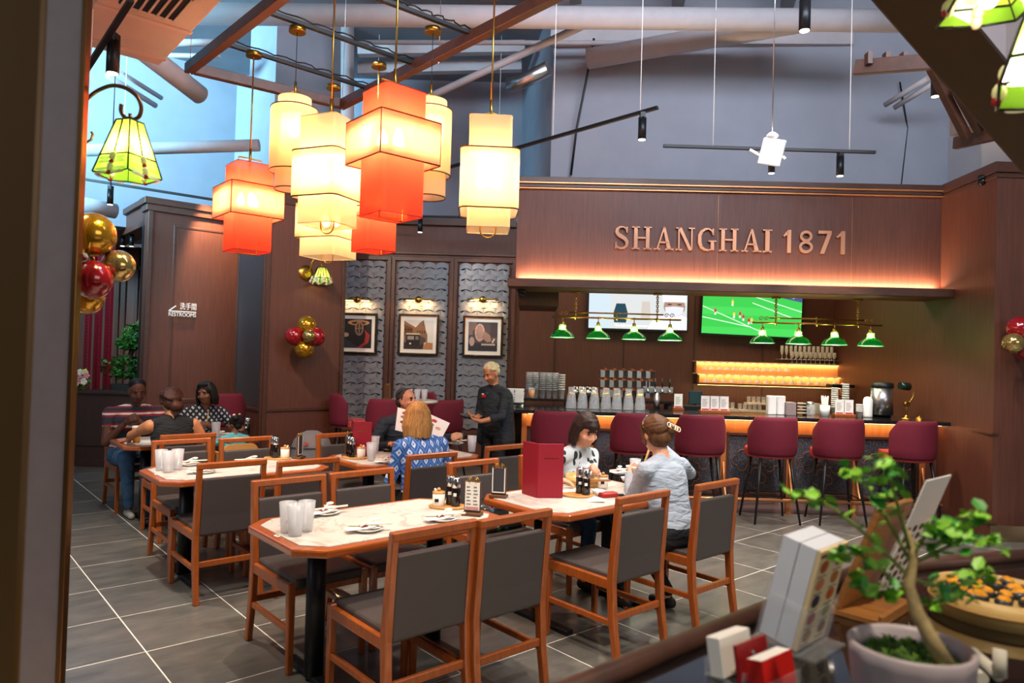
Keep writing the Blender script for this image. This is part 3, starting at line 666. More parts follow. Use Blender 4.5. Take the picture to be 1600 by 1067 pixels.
# ---- router hanging in front of the grey wall
p = at(1206, 238, 5.4)
t = thing('wireless_router', 'white square wireless router box hanging on a wire before the grey wall', 'router', p, R(-25))
mb = MB(); mb.b2((-0.085, -0.02, -0.10), (0.085, 0.02, 0.10)); mb.build('case', WHITE, t, bevel=0.01, seg=2).rotation_euler = (R(8), R(14), 0)
MB().beam((-0.08, 0, -0.02), (-0.16, -0.02, 0.03), 0.018, 0.018).build('antenna', WHITE, t); MB().beam((0.08, 0, -0.04), (0.10, 0, -0.06), 0.018, 0.018).build('antenna', WHITE, t)
MB().lathe([(0.02, 0.1), (0.045, 0.115), (0.045, 0.13), (0.025, 0.15), (0, 0.15)], n=16).build('mount', WHITE, t); MB().cyl((0, 0, 0.14), (0, 0, 6.05 - p.z), 0.005, n=6).build('hanging_wire', STEEL, t)
# ---- pipes, ducts and steel
def pipe(name, pts, r, label, m=PIPEP, cat='pipe', n=16):
    pts = [Vector(p) for p in pts]; c = sum(pts, Vector()) / len(pts)
    return tag(MB().tube([p - c for p in pts], r, n).build(name, m, None, c), label, cat)
pipe('ceiling_pipe', [at(275, 21, 7.4), at(1420, 33, 7.2)], 0.112, 'big grey horizontal pipe along the top of the view')
pipe('ceiling_pipe', [at(560, 66, 8.2), at(1140, 68, 8.2)], 0.028, 'thin grey pipe just below the big horizontal pipe')
pipe('ceiling_pipe', [at(918, 92, 8.25), at(1262, 32, 7.55)], 0.118, 'thick slanting grey pipe right of centre below the big pipe')
pipe('ceiling_pipe', [at(640, 166, 8.4), at(920, 36, 7.6)], 0.042, 'thin slanting grey pipe in the upper centre')
pipe('ceiling_pipe', [at(225, 80, 6.6), at(312, 148, 7.4)], 0.10, 'thick slanting blue-lit pipe at the upper left', n=18)
pipe('ceiling_pipe', [at(126, 235, 8.3), at(405, 227, 8.5)], 0.072, 'horizontal blue-lit pipe behind the dragonfly lamp')
pipe('ceiling_pipe', [at(168, 118, 8.4), at(243, 165, 9.2)], 0.035, 'thin slanting blue-lit pipe above the dragonfly lamp, left one')
pipe('ceiling_pipe', [at(180, 108, 8.4), at(252, 153, 9.2)], 0.030, 'thin slanting blue-lit pipe above the dragonfly lamp, right one')
pipe('ceiling_pipe', [at(240, 68, 8.6), at(340, 66, 8.6)], 0.045, 'short horizontal blue-lit pipe beside the beige duct, upper one')
pipe('ceiling_pipe', [at(252, 86, 8.8), at(345, 88, 8.8)], 0.03, 'short horizontal blue-lit pipe beside the beige duct, lower one')
pipe('ceiling_pipe', [at(543, 40, 9.0), at(543, 300, 9.0)], 0.085, 'vertical grey pipe beside the grey column')
pipe('ceiling_pipe', [at(120, 318, 9.0), at(180, 330, 9.4)], 0.10, 'short blue-lit pipe above the header of the opening')
pipe('drain_pipe', [at(796, 133, 8.3), at(815, 128, 8.2), at(858, 106, 8.0)], 0.085, 'short shiny duct elbow at the corner of the grey walls', STEEL)
pipe('hanging_cable', [at(928, 60, 8.3), at(915, 130, 8.4), at(901, 200, 8.45), at(892, 274, 8.5)], 0.014, 'black cable running down the grey wall left of the sign', BLACKP, 'cable', 6)
pipe('conduit', [at(1406, 128, 8.38), at(1418, 200, 8.44), at(1408, 288, 8.44)], 0.010, 'thin dark cable on the grey wall at the right', BLACKP, 'cable', 6)
for i, (a, b, Y) in enumerate((((560, 78), (820, 74), 9.6), ((560, 108), (815, 102), 10.0), ((860, 60), (1330, 62), 8.45))):
    tag(MB().beam(at(*a, Y) - at(*a, Y), at(*b, Y) - at(*a, Y), 0.12, 0.16).build('ceiling_joist', PIPEP, None, at(*a, Y)), ('painted steel joist behind the brown frame, upper one', 'painted steel joist behind the brown frame, lower one', 'painted steel joist running along the top of the grey wall')[i], 'joist')
for i, px in enumerate((470, 640, 760, 900, 1060, 1230)):
    a, b = at(px, -30, 8.3), at(px + (px - 800) * 0.25, -330, 5.0); a.z = b.z = 5.95
    tag(MB().beam(Vector(), b - a, 0.14, 0.2).build('ceiling_joist', CEILP, None, a), ('painted steel ceiling beam above the left lanterns', 'painted steel ceiling beam above the big red lantern', 'painted steel ceiling beam above the lone cream lantern', 'painted steel ceiling beam left of the router wire', 'painted steel ceiling beam just left of the top spotlight', 'painted steel ceiling beam right of the top spotlight')[i], 'joist')
# air handler at the upper left
p = at(205, 60, 5.2)
t = thing('air_duct', 'beige ceiling air unit with grille at the upper left corner', 'duct', p, TA)
DUCT = mat('beige_duct', 'ad9a90', 0.6, noise=0.04, nscale=5)
MB().b2((-0.32, -1.5, 0), (0.30, 0.40, 0.45)).build('casing', DUCT, t, bevel=0.01); MB().b2((-0.9, -1.5, 0.1), (-0.33, 0.62, 0.5)).build('side_casing', DUCT, t, bevel=0.01)
for y in (0.2, -0.45): MB().b2((-0.32, y, -0.012), (0.30, y + 0.05, 0.0)).build('flange', mat('beige_flange', 'b59c94', 0.5), t)
MB().b2((-0.20, -0.95, -0.006), (0.16, -0.55, 0.0)).build('grille_opening', BLACKP, t)
for k in range(7): MB().b2((-0.19 + k * 0.055, -0.95, -0.016), (-0.175 + k * 0.055, -0.55, -0.006)).build('slat', DUCT, t)
# ---- dark trellis and near beam at the upper right
pa, pb = at(1336, 106, 5.4), at(1462, 96, 5.0)
t = thing('ceiling_trellis', 'dark brown wooden trellis hanging behind the thick diagonal beam at upper right', 'trellis', pa)
MB().beam(Vector(), (pb - pa) * 1.25, 0.05, 0.11).build('rail', BEAMWOOD, t, bevel=0.004)
qa, qb = at(1492, 224, 5.4), at(1575, 205, 5.0)
MB().beam(qa - pa, (qb - pa) + (qb - qa) * 0.6, 0.05, 0.09).build('rail', BEAMWOOD, t, bevel=0.004)
for i, (x0, x1) in enumerate(((1357, 1360), (1385, 1390), (1412, 1420))):
    c = at(x0, 92, 5.3); MB().box(c - pa, (0.035, 0.06, 0.09)).build('block', BEAMWOOD, t)
for (x0, y0), (x1, y1) in (((1455, 105), (1511, 216)), ((1492, 135), (1534, 210)), ((1538, 175), (1556, 206))):
    MB().beam(at(x0, y0, 5.0) - pa, at(x1, y1, 5.2) - pa, 0.05, 0.07).build('slat', BEAMWOOD, t, bevel=0.004)
pipe('wall_handrail', [at(1383, 164, 8.1), at(1450, 122, 7.6)], 0.03, 'pale pipe stub on the grey wall under the trellis, upper one', PIPEP)
pipe('wall_handrail', [at(1398, 168, 8.1), at(1462, 128, 7.6)], 0.03, 'pale pipe stub on the grey wall under the trellis, lower one', PIPEP)
pa = at(1395, -40, 2.3); pb = at(1645, 255, 2.6)
tag(MB().beam((pb - pa) * -0.8, (pb - pa) * 2.2, 0.07, 0.175, up=(0.3, -1, 0.9)).build('diagonal_beam', mat('brown_beam', '4a3016', 0.5), None, pa, bevel=0.006), 'thick brown diagonal beam close by at the upper right corner', 'beam')
tag(MB().b2((-0.14, -0.14, -1.35), (0.14, 0.14, 1.6)).build('painted_post', mat('taupe_post', '7d716e', 0.6), None, at(1527, 140, 5.9)), 'taupe painted post behind the diagonal beam at the upper right', 'post')
bpy.data.objects['painted_post'].location.z = 5.0
# ================================================================== BAR
GRAN = mat('dark_granite', '1c1b1d', 0.12, noise=0.3, nscale=60)
def bx(px, Y): return (px - 800) * Y / FPX          # bar-local x for a photo column at depth Y (bar turn is small)
def bth(name, label, cat, px, y, z, group=None, rz=0.0):
    Y = y; p = at(px, 600, y); p.z = z
    return thing(name, label, cat, p, rz - BA, group)
O = bar(0, 7.8)
t = thing('bar_counter', 'long bar counter with dark stone top and patterned copper-framed front', 'bar counter', O, -BA)
MB().b2((0.06, -0.18, 1.03), (4.72, 0.52, 1.07)).build('counter_top', GRAN, t, bevel=0.004)
MB().b2((0.16, 0.08, 0.0), (4.70, 0.48, 1.03)).build('bar_body', WALLWOOD, t)
MB().b2((0.16, 0.06, 0.0), (4.70, 0.08, 0.13)).build('plinth', mat('plinth_stone', '8a6a62', 0.5), t)
MB().b2((0.2, -0.02, 1.015), (4.69, 0.02, 1.029)).build('light_strip', emis('bar_strip', 'ffc890', 6.0), t)
POST = [0.16, 0.90, 1.63, 2.36, 3.08, 3.80, 4.52]
MESHP = None
def make_meshpanel():
    m, nt, b = _new('sparkle_mesh')
    tc = nt.nodes.new('ShaderNodeTexCoord'); n = nt.nodes.new('ShaderNodeTexVoronoi'); n.inputs['Scale'].default_value = 150
    mp = nt.nodes.new('ShaderNodeMapping'); mp.inputs['Scale'].default_value = (0.6, 1, 1.4)
    rp = nt.nodes.new('ShaderNodeValToRGB'); rp.color_ramp.elements[0].position = 0.05; rp.color_ramp.elements[0].color = lin('a8aab4'); rp.color_ramp.elements[1].position = 0.35; rp.color_ramp.elements[1].color = lin('2c2a33')
    nt.links.new(tc.outputs['Object'], mp.inputs[0]); nt.links.new(mp.outputs[0], n.inputs['Vector']); nt.links.new(n.outputs['Distance'], rp.inputs[0]); nt.links.new(rp.outputs[0], b.inputs['Base Color'])
    bp_ = nt.nodes.new('ShaderNodeBump'); bp_.inputs['Strength'].default_value = 0.7; bp_.inputs['Distance'].default_value = 0.006
    nt.links.new(n.outputs['Distance'], bp_.inputs['Height']); nt.links.new(bp_.outputs[0], b.inputs['Normal'])
    b.inputs['Roughness'].default_value = 0.3; b.inputs['Metallic'].default_value = 0.35
    return m
MESHP = make_meshpanel()
ORG = wood('orange_bar_wood', '9a5a2a', 'b87038', (14, 14, 1), 0.45, 0.05)
MB().b2((0.16, 0.055, 0.87), (4.70, 0.085, 1.03)).build('front_rail', ORG, t)
def quatre(cx, cz, s):
    pts = []
    for k in range(4):
        a0 = PI / 2 * k; ox, oz = cx + s * 0.5 * math.cos(a0), cz + s * 0.5 * math.sin(a0)
        for i in range(9):
            a = a0 - R(100) + R(200) * i / 8; pts.append((ox + s * 0.42 * math.cos(a), 0.048, oz + s * 0.42 * math.sin(a)))
    return pts
for i in range(6):
    x0, x1 = POST[i] + 0.03, POST[i + 1] - 0.03
    MB().b2((x0 + 0.03, 0.055, 0.23), (x1 - 0.03, 0.075, 0.85)).build('mesh_panel', MESHP, t)
    for lo, hi in (((x0, 0.84), (x1, 0.875)), ((x0, 0.19), (x1, 0.225)), ((x0, 0.19), (x0 + 0.032, 0.875)), ((x1 - 0.032, 0.19), (x1, 0.875))):
        MB().b2((lo[0], 0.035, lo[1]), (hi[0], 0.07, hi[1])).build('panel_frame', TRIMWOOD, t, bevel=0.004)
    w_ = x1 - x0; p = None
    for cx, cz in ((0.27, 0.57), (0.73, 0.57), (0.5, 0.38)):
        MB().tube(quatre(x0 + w_ * cx, cz, 0.125), 0.004, 5, True).build('quatrefoil_line', mat('aged_copper', '8a6044', 0.45, 0.5), t)
for x in POST:
    MB().b2((x - 0.03, 0.03, 0.0), (x + 0.03, 0.09, 1.03)).build('post', ORG, t, bevel=0.003)
    pts = [(x, 0.03, 0.55), (x, -0.0, 0.40), (x, -0.04, 0.28), (x, -0.085, 0.20), (x, -0.10, 0.17)]
    MB().tube(pts, 0.014, 8).build('foot_rail_bracket', COPPER, t)
MB().cyl((0.12, -0.10, 0.17), (4.66, -0.10, 0.17), 0.02, n=12).build('foot_rail', COPPER, t)
l = lamp('AREA', 'bar_strip_light', bar(2.4, 7.79, 1.012), 6, (1.0, 0.70, 0.40), None, shape='RECTANGLE', size=4.5, size_y=0.03); l.rotation_euler = (R(35), 0, -BA)
# back counter
t = thing('back_counter', 'dark back counter along the wall behind the bar', 'counter', (2.4, 10.15, 0))
MB().b2((-2.3, -0.3, 0.90), (2.36, 0.34, 0.94)).build('counter_top', GRAN, t); MB().b2((-2.28, -0.26, 0), (2.36, 0.34, 0.90)).build('body', DARKWOOD, t)
# ---- sign letters
SIGN = mat('rose_gold_letter', 'c08a6e', 0.28, 0.85)
t = thing('bar_sign', 'raised rose-gold sign letters on the wooden bulkhead above the bar', 'sign', bar(1.0, 7.8, 2.95), -BA)
D0, D1 = 0.0, 0.035
def GLY(ch):
    """stroke boxes (polygons in x,z; height 1) per letter, and its width"""
    P = []
    rect = lambda x0, z0, x1, z1: [(x0, z0), (x1, z0), (x1, z1), (x0, z1)]
    def strip(pts, ws):
        for i in range(len(pts) - 1):
            (xa, za), (xb, zb) = pts[i], pts[i + 1]; dx, dz = xb - xa, zb - za; L = math.hypot(dx, dz) or 1; nx, nz = -dz / L, dx / L
            e = 0.012; ex, ez = dx / L * e, dz / L * e
            P.append([(xa + nx * ws[i] / 2 - ex, za + nz * ws[i] / 2 - ez), (xa - nx * ws[i] / 2 - ex, za - nz * ws[i] / 2 - ez), (xb - nx * ws[i + 1] / 2 + ex, zb - nz * ws[i + 1] / 2 + ez), (xb + nx * ws[i + 1] / 2 + ex, zb + nz * ws[i + 1] / 2 + ez)])
    if ch == 'H':
        P += [rect(0.09, 0, 0.25, 1), rect(0.61, 0, 0.77, 1), rect(0.2, 0.47, 0.66, 0.54)]
        for x in (0.0, 0.52): P += [rect(x, 0, x + 0.34, 0.055), rect(x, 0.945, x + 0.34, 1)]
        return P, 0.86
    if ch == 'I': P += [rect(0.09, 0, 0.25, 1), rect(0, 0, 0.34, 0.055), rect(0, 0.945, 0.34, 1)]; return P, 0.34
    if ch == 'N':
        P += [rect(0.1, 0, 0.16, 1), rect(0.68, 0, 0.74, 1), [(0.1, 1), (0.74, 0), (0.74, 0.0), (0.62, 0), (0.04, 0.98)][0:1] + [(0.04, 1), (0.60, 0), (0.74, 0), (0.24, 1)][1:]]
        P[-1] = [(0.08, 1), (0.60, 0), (0.74, 0), (0.24, 1)]
        P += [rect(0, 0, 0.28, 0.055), rect(0, 0.945, 0.2, 1), rect(0.56, 0.945, 0.84, 1)]; return P, 0.84
    if ch == 'A':
        P += [[(0.10, 0), (0.17, 0), (0.46, 0.98), (0.40, 1)], [(0.58, 0), (0.76, 0), (0.48, 1), (0.38, 1)], rect(0.24, 0.30, 0.62, 0.36), rect(0, 0, 0.28, 0.055), rect(0.5, 0, 0.86, 0.055)]
        return P, 0.86
    if ch == 'S':
        pts = [(0.52, 0.78), (0.48, 0.90), (0.36, 0.97), (0.22, 0.96), (0.11, 0.87), (0.09, 0.74), (0.16, 0.63), (0.30, 0.54), (0.45, 0.44), (0.53, 0.31), (0.51, 0.15), (0.41, 0.05), (0.26, 0.03), (0.12, 0.08), (0.05, 0.24)]
        strip(pts, [0.06, 0.06, 0.06, 0.08, 0.11, 0.14, 0.16, 0.17, 0.16, 0.14, 0.11, 0.08, 0.06, 0.06, 0.06]); P += [rect(0.49, 0.72, 0.55, 0.98), rect(0.03, 0.02, 0.09, 0.3)]; return P, 0.60
    if ch == 'G':
        pts = [(0.70, 0.76), (0.64, 0.89), (0.50, 0.97), (0.34, 0.95), (0.19, 0.84), (0.11, 0.66), (0.11, 0.36), (0.19, 0.16), (0.34, 0.05), (0.52, 0.03), (0.66, 0.10)]
        strip(pts, [0.06, 0.06, 0.06, 0.09, 0.13, 0.16, 0.16, 0.13, 0.09, 0.06, 0.06]); P += [rect(0.60, 0.04, 0.75, 0.42), rect(0.5, 0.40, 0.85, 0.455), rect(0.67, 0.70, 0.73, 0.98)]; return P, 0.86
    if ch == '1': P += [rect(0.2, 0, 0.38, 1), [(0.0, 0.74), (0.05, 0.70), (0.25, 0.82), (0.25, 1.0), (0.18, 0.95)]]; return P, 0.40
    if ch == '7': P += [rect(0.02, 0.87, 0.62, 1), [(0.44, 0.9), (0.62, 0.9), (0.62, 0.87), (0.30, 0), (0.11, 0)]]; return P, 0.62
    if ch == '8':
        for cz, rx, rz in ((0.74, 0.22, 0.19), (0.27, 0.25, 0.205)): strip([(0.31 + rx * math.cos(a), cz + rz * math.sin(a)) for a in [2 * PI * i / 18 for i in range(19)]], [0.12] * 19)
        return P, 0.62
HT = 0.252
for ch, x0, x1 in (('S', 956, 978), ('H', 983, 1013.5), ('A', 1017.5, 1048), ('N', 1051.5, 1080.5), ('G', 1084.5, 1114.5), ('H', 1118.5, 1148), ('A', 1153, 1184), ('I', 1186, 1200), ('1', 1217, 1230), ('8', 1242, 1263), ('7', 1270.5, 1291.5), ('1', 1299, 1313)):
    P, w_ = GLY(ch); X0 = bx(x0, 7.80) - 1.0; X1 = bx(x1, 7.80) - 1.0; sx = (X1 - X0) / w_
    mb = MB()
    zb = at(x0, 391, 7.82).z - 2.95 + 0.0
    zb = 1.65 + (533.5 + 22.1 + (1130 - 800) * 0.0279 - 393) / FPX * 7.8 - 2.95
    for poly in P:
        n = len(poly); vv = [(X0 + x * sx, 0.012, zb + z * HT) for x, z in poly] + [(X0 + x * sx, 0.045, zb + z * HT) for x, z in poly]
        mb.add(vv, [tuple(range(n)), tuple(range(2 * n - 1, n - 1, -1))] + [(i, n + i, n + (i + 1) % n, (i + 1) % n) for i in range(n)])
    o = mb.build('letter', SIGN, t)
# ---- televisions
def tv(name, x0, x1, ybot, label, parts, Y=10.36, tilt=0.0):
    X0, X1 = xs(x0, Y), xs(x1, Y); W = X1 - X0; H = W * 0.56
    zb = 1.65 + (533.5 + 22.1 + ((x0 + x1) / 2 - 800) * 0.0279 - ybot) / FPX * Y
    t = thing(name, label, 'television', ((X0 + X1) / 2, Y, zb)); t.rotation_euler = (0, tilt, -BA)
    MB().b2((-W / 2 - 0.02, 0, -0.035), (W / 2 + 0.02, 0.06, H + 0.02)).build('case', BLACKP, t, bevel=0.006); MB().b2((-0.2, 0.06, 0.2), (0.2, BY - Y + 0.0, 0.6)).build('wall_mount', BLACKM, t)
    parts(t, W, H); return t
def poly_on(t, name, poly, m, lay):
    mb = MB(); n = len(poly); mb.add([(x, -0.002 - 0.0012 * lay, z) for x, z in poly], [tuple(range(n))]); return mb.build(name, m, t, fix=False)
def blob(cx, cz, rx, rz, n=16): return [(cx + rx * math.cos(2 * PI * i / n), cz + rz * math.sin(2 * PI * i / n)) for i in range(n)]
def tv1(t, W, H):
    def poly_on(t, name, poly, m, lay): return globals()['poly_on'](t, name, [(x, z * 0.74 if z < H - 0.01 else z) for x, z in poly], m, lay)
    E = lambda n, c, s=0.75: emis(n, c, s)
    poly_on(t, 'screen', [(-W / 2, 0), (W / 2, 0), (W / 2, H), (-W / 2, H)], E('tv_pale', 'cfe0ea'), 0)
    poly_on(t, 'screen_image', [(-0.28 * W, 0), (W / 2, 0), (W / 2, H), (-0.28 * W, H)], E('tv_pale2', 'd8dcdc'), 1)
    poly_on(t, 'screen_image', [(-0.24 * W, 0.12), (-0.12 * W, 0.12), (-0.10 * W, 0.3), (-0.13 * W, 0.5), (-0.22 * W, 0.5), (-0.25 * W, 0.3)], E('tv_teal', '2d4a58'), 2)
    poly_on(t, 'screen_image', [(0.03 * W, 0.2), (0.13 * W, 0.2), (0.12 * W, 0.55), (0.04 * W, 0.55)], E('tv_beige', 'd2c6bc'), 2)
    poly_on(t, 'screen_image', [(0.10 * W, 0.0), (0.14 * W, 0.16), (0.24 * W, 0.26), (0.32 * W, 0.30), (0.44 * W, 0.30), (0.5 * W, 0.25), (0.5 * W, 0)], E('tv_white', 'f2f4f6'), 3)
    poly_on(t, 'screen_image', blob(0.37 * W, 0.46, 0.11 * W, 0.2), E('tv_skin', 'b08a78'), 4)
    poly_on(t, 'screen_image', [(0.25 * W, 0.55), (0.49 * W, 0.55), (0.49 * W, H), (0.25 * W, H)], E('tv_white', 'f2f4f6'), 5)
    poly_on(t, 'screen_image', [(0.275 * W, 0.45), (0.37 * W, 0.47), (0.465 * W, 0.45), (0.455 * W, 0.33), (0.40 * W, 0.27), (0.34 * W, 0.27), (0.28 * W, 0.33)], E('tv_mask', 'e4e8ee'), 6)
    for sx in (0.32, 0.42): poly_on(t, 'screen_image', blob(sx * W, 0.505, 0.025 * W, 0.014, 8), E('tv_eye', '4a3a36'), 6)
    poly_on(t, 'caption', [(-0.2 * W, 0.055), (0.19 * W, 0.055), (0.19 * W, 0.06), (-0.2 * W, 0.06)], E('tv_cap', 'ffffff', 1.4), 7)
    o = link('caption', text_mesh('caption', 'The night resides on an eye on the tree', 0.042, 0, E('tv_cap', 'ffffff', 1.4)), t, (0, -0.012, 0.035)); o.rotation_euler = (PI / 2, 0, 0)
tv('television', 919, 1072, 514, 'left television showing a masked cook in white', tv1)
def tv2(t, W, H):
    E = lambda n, c, s=0.85: emis(n, c, s)
    poly_on(t, 'screen', [(-W / 2, 0), (W / 2, 0), (W / 2, H), (-W / 2, H)], E('tv_green', '3fc04e'), 0)
    for a, b, c, d in ((0.0, 0.10, 0.05, 0.13), (0.28, 0.4, 0.32, 0.42)): poly_on(t, 'screen_image', [(-W / 2, a), (W / 2, a + 0.02), (W / 2, b + 0.02), (-W / 2, b)], E('tv_green2', '49cc58'), 1)
    for (xa, za), (xb, zb) in (((-0.5, 0.40), (0.1, 0.06)), ((-0.5, 0.24), (0.0, 0.12)), ((-0.1, 0.62), (0.5, 0.38)), ((0.0, 0.48), (0.42, 0.28)), ((-0.5, 0.64), (0.5, 0.58))):
        xa *= W; xb *= W; poly_on(t, 'screen_image', [(xa, za - 0.006), (xb, zb - 0.006), (xb, zb + 0.006), (xa, za + 0.006)], E('tv_line', 'dff5dc'), 2)
    poly_on(t, 'screen_image', [(0.18 * W, 0.60), (0.5 * W, 0.52), (0.5 * W, 0.66), (0.18 * W, 0.72)], E('tv_banner', '4a4f86'), 3)
    o = link('banner_text', text_mesh('banner_text', 'NATIONS', 0.075, 0, E('tv_line', 'dff5dc')), t, (0.31 * W, -0.008, 0.585)); o.rotation_euler = (PI / 2, R(6), 0)
    for x, z, c in ((-0.37, 0.28, 'red'), (-0.20, 0.42, 'yel'), (-0.18, 0.24, 'yel'), (-0.12, 0.25, 'red'), (-0.085, 0.21, 'red'), (-0.03, 0.16, 'red'), (0.0, 0.17, 'yel')):
        m = E('tv_red', 'c03030') if c == 'red' else E('tv_yellow', 'e0d050')
        poly_on(t, 'player', blob(x * W, z + 0.055, 0.018, 0.035, 8), m, 4); poly_on(t, 'player', [(x * W - 0.014, z), (x * W + 0.014, z), (x * W + 0.012, z + 0.04), (x * W - 0.012, z + 0.04)], E('tv_white', 'f2f4f6'), 4); poly_on(t, 'player', blob(x * W, z + 0.1, 0.010, 0.014, 6), E('tv_skin', 'b08a78'), 5)
tv('television', 1096, 1250, 524, 'right television showing a football match on green grass', tv2, tilt=R(1.5))
# ---- green glass pendants
GREEN = glassy('green_glass', '0a5a22', 0.72, 0.06, tint='2fae4a')
GBULB = emis('pendant_bulb', 'f4ffb8', 18.0)
def pendant(pxs, y, label):
    c = (pxs[0] + pxs[-1]) / 2; Y = 7.97; F_ = FPX / Y
    zc = 2.105; t = thing('bar_pendant_lamp', label, 'pendant lamp', at(c, 500, Y).xy.to_3d() + Vector((0, 0, zc)), -BA, 'green glass bar pendants')
    sp = 0.405; L = 1.46
    MB().cyl((-L / 2, 0, 0), (L / 2, 0, 0), 0.011, n=10).build('lower_bar', BRASS, t); MB().cyl((-L / 2 + 0.2, 0, 0.055), (L / 2 - 0.2, 0, 0.055), 0.009, n=10).build('upper_bar', BRASS, t)
    for sx in (-1, 1):
        for k in range(2):
            cx = sx * (L / 2 - 0.20 + 0.0) + sx * (0.035 + 0.06 * k); MB().tube([(cx + 0.028 * (1 - a / 9) * math.cos(a * sx), 0, 0.045 + 0.028 * (1 - a / 9) * math.sin(a)) for a in [0.5 * i for i in range(17)]], 0.004, 5).build('scroll', BRASS, t)
        X = sx * 0.46
        mb = MB()
        for k in range(9): mb.tube([(X + 0.012 * math.cos(a) * (k % 2), 0.012 * math.cos(a) * ((k + 1) % 2), 0.075 + 0.024 * k + 0.017 * math.sin(a)) for a in [2 * PI * i / 8 for i in range(8)]], 0.005, 5, True)
        tag(mb.build('chain', GOLD, t), kind='stuff'); MB().cyl((X, 0, 0.275), (X, 0, 2.395 - zc), 0.05, n=16).build('ceiling_cap', BRASS, t)
        MB().cyl((X, 0, -0.03), (X, 0, 0.08), 0.012, 0.006, 8).build('finial', BRASS, t)
    MB().cyl((0, 0, -0.03), (0, 0, 0.075), 0.012, 0.008, 8).build('finial', BRASS, t)
    for k in range(4):
        X = (k - 1.5) * sp
        MB().cyl((X, 0, -0.09), (X, 0, 0.015), 0.006, n=8).build('stem', BRASS, t); MB().cyl((X, 0, -0.095), (X, 0, -0.05), 0.022, 0.018, 12).build('socket', BRASS, t)
        MB().lathe([(0.030, -0.082), (0.040, -0.095), (0.042, -0.115), (0.038, -0.13), (0.05, -0.143)], (X, 0, 0), 24).build('glass_neck', MATS.get('pale_green_glass') or glassy('pale_green_glass', 'a8e0a0', 0.22, 0.05, tint='d8ffc8'), t)
        o = MB().lathe([(0.05, -0.143), (0.062, -0.15), (0.10, -0.175), (0.125, -0.205), (0.134, -0.232)], (X, 0, 0), 28).build('glass_shade', GREEN, t)
        MB().tube([(X + 0.134 * math.cos(a), 0.134 * math.sin(a), -0.232) for a in [2 * PI * i / 28 for i in range(28)]], 0.004, 5, True).build('shade_rim', glassy('green_rim', '8fe8a8', 0.8, 0.1) if 'green_rim' not in MATS else MATS['green_rim'], o)
        MB().ell((X, 0, -0.120), (0.022, 0.022, 0.032), 10, 8).build('bulb', GBULB, t)
        w_ = t.location + Vector((X, 0, -0.19)); lamp('POINT', 'pendant_light', w_, 5.0, (1.0, 0.92, 0.62), shadow_soft_size=0.03)
pendant((879, 935, 991, 1047), 497, 'brass four-shade green glass pendant in front of the left television')
pendant((1193.6, 1249, 1303.5, 1358.6), 505, 'brass four-shade green glass pendant right of the football television')
# ---- glasses and carafes
GL = glassy('clear_glass', 'e8eef2', 0.2, 0.04)
GLW = glassy('pale_clear_glass', 'f4f6f8', 0.26, 0.05)  # paler, slightly more opaque clear glass
FROST = glassy('frosted_glass', 'd0d0d4', 0.48, 0.3)
WATER = glassy('water_fill', 'dfe8ee', 0.10, 0.05)
LEMON = mat('lemon', 'f0c030', 0.5)
def carafe_proto():
    t = thing('water_carafe', 'x', 'carafe', group='water carafes with lemon on the bar')
    MB().lathe([(0.0, 0.0), (0.058, 0.0), (0.062, 0.012), (0.060, 0.05), (0.052, 0.12), (0.042, 0.17), (0.036, 0.205), (0.038, 0.245)], n=20).build('glass_body', GLW, t)
    MB().lathe([(0.0, 0.006), (0.056, 0.01), (0.056, 0.05), (0.048, 0.12), (0.040, 0.165), (0.0, 0.166)], n=16).build('water', WATER, t)
    MB().cyl((0, 0, 0.166), (0.004, 0, 0.180), 0.032, n=14).build('lemon_slice', LEMON, t)
    return t
cp = carafe_proto(); cs = [892.6, 910, 928.7, 946.8, 963.8, 981.9, 1000]
for i, px in enumerate(cs):
    p = at(px, 630, 7.98); p.z = 1.07; lb = ('leftmost', 'second from left', 'third from left', 'middle', 'third from right', 'second from right', 'rightmost')[i] + ' of the seven water carafes with lemon on the bar'
    if i == 0: cp.location = p; cp['label'] = lb
    else: copy_tree(cp, p, i * 0.7, lb)
def one(name, mb, m, loc, label, cat, group=None, rz=0.0, bevel=0.0): return tag(mb.build(name, m, None, loc, rz, bevel), label, cat, group)
def onctr(px, Y=7.98, z=1.07): p = at(px, 630, Y); p.z = z; return p
# plastic cup stacks at the left of the bar
CUP = glassy('plastic_cup', 'd8dce2', 0.45, 0.2)
def cup_stack(n, r0, r1, h, step):
    mb = MB()
    for k in range(n): mb.lathe([(0.0, step * k), (r0, step * k), (r1, step * k + h), (r1 * 1.04, step * k + h), (r1 * 1.04, step * k + h - 0.006)], n=16)
    return mb
stx = thing('cup_shelf', 'raised dark shelf behind the bar at its left end, holding cups', 'shelf', onctr(853, 8.9, 0)); MB().b2((-0.36, -0.2, 1.10), (0.30, 0.2, 1.13)).build('board', GRAN, stx)
for s in (-0.3, 0.24): MB().b2((s, -0.15, 0), (s + 0.04, 0.15, 1.10)).build('support', DARKWOOD, stx)
st_me = cup_stack(9, 0.028, 0.042, 0.11, 0.026).mesh('cup_stack', CUP)
for i, px in enumerate((826, 836, 847, 857, 867)):
    o = link('cup_stack', st_me, None, onctr(px, 8.9, 1.13)); tag(o, ('leftmost', 'second', 'middle', 'fourth', 'rightmost')[i] + ' of the tall clear plastic cup stacks left of the carafes', 'cup stack', 'clear cup stacks')
one('cup_stack', cup_stack(7, 0.03, 0.043, 0.12, 0.03), WHITE, onctr(877, 8.85, 1.13), 'white foam cup stack right of the clear cup stacks', 'cup stack')
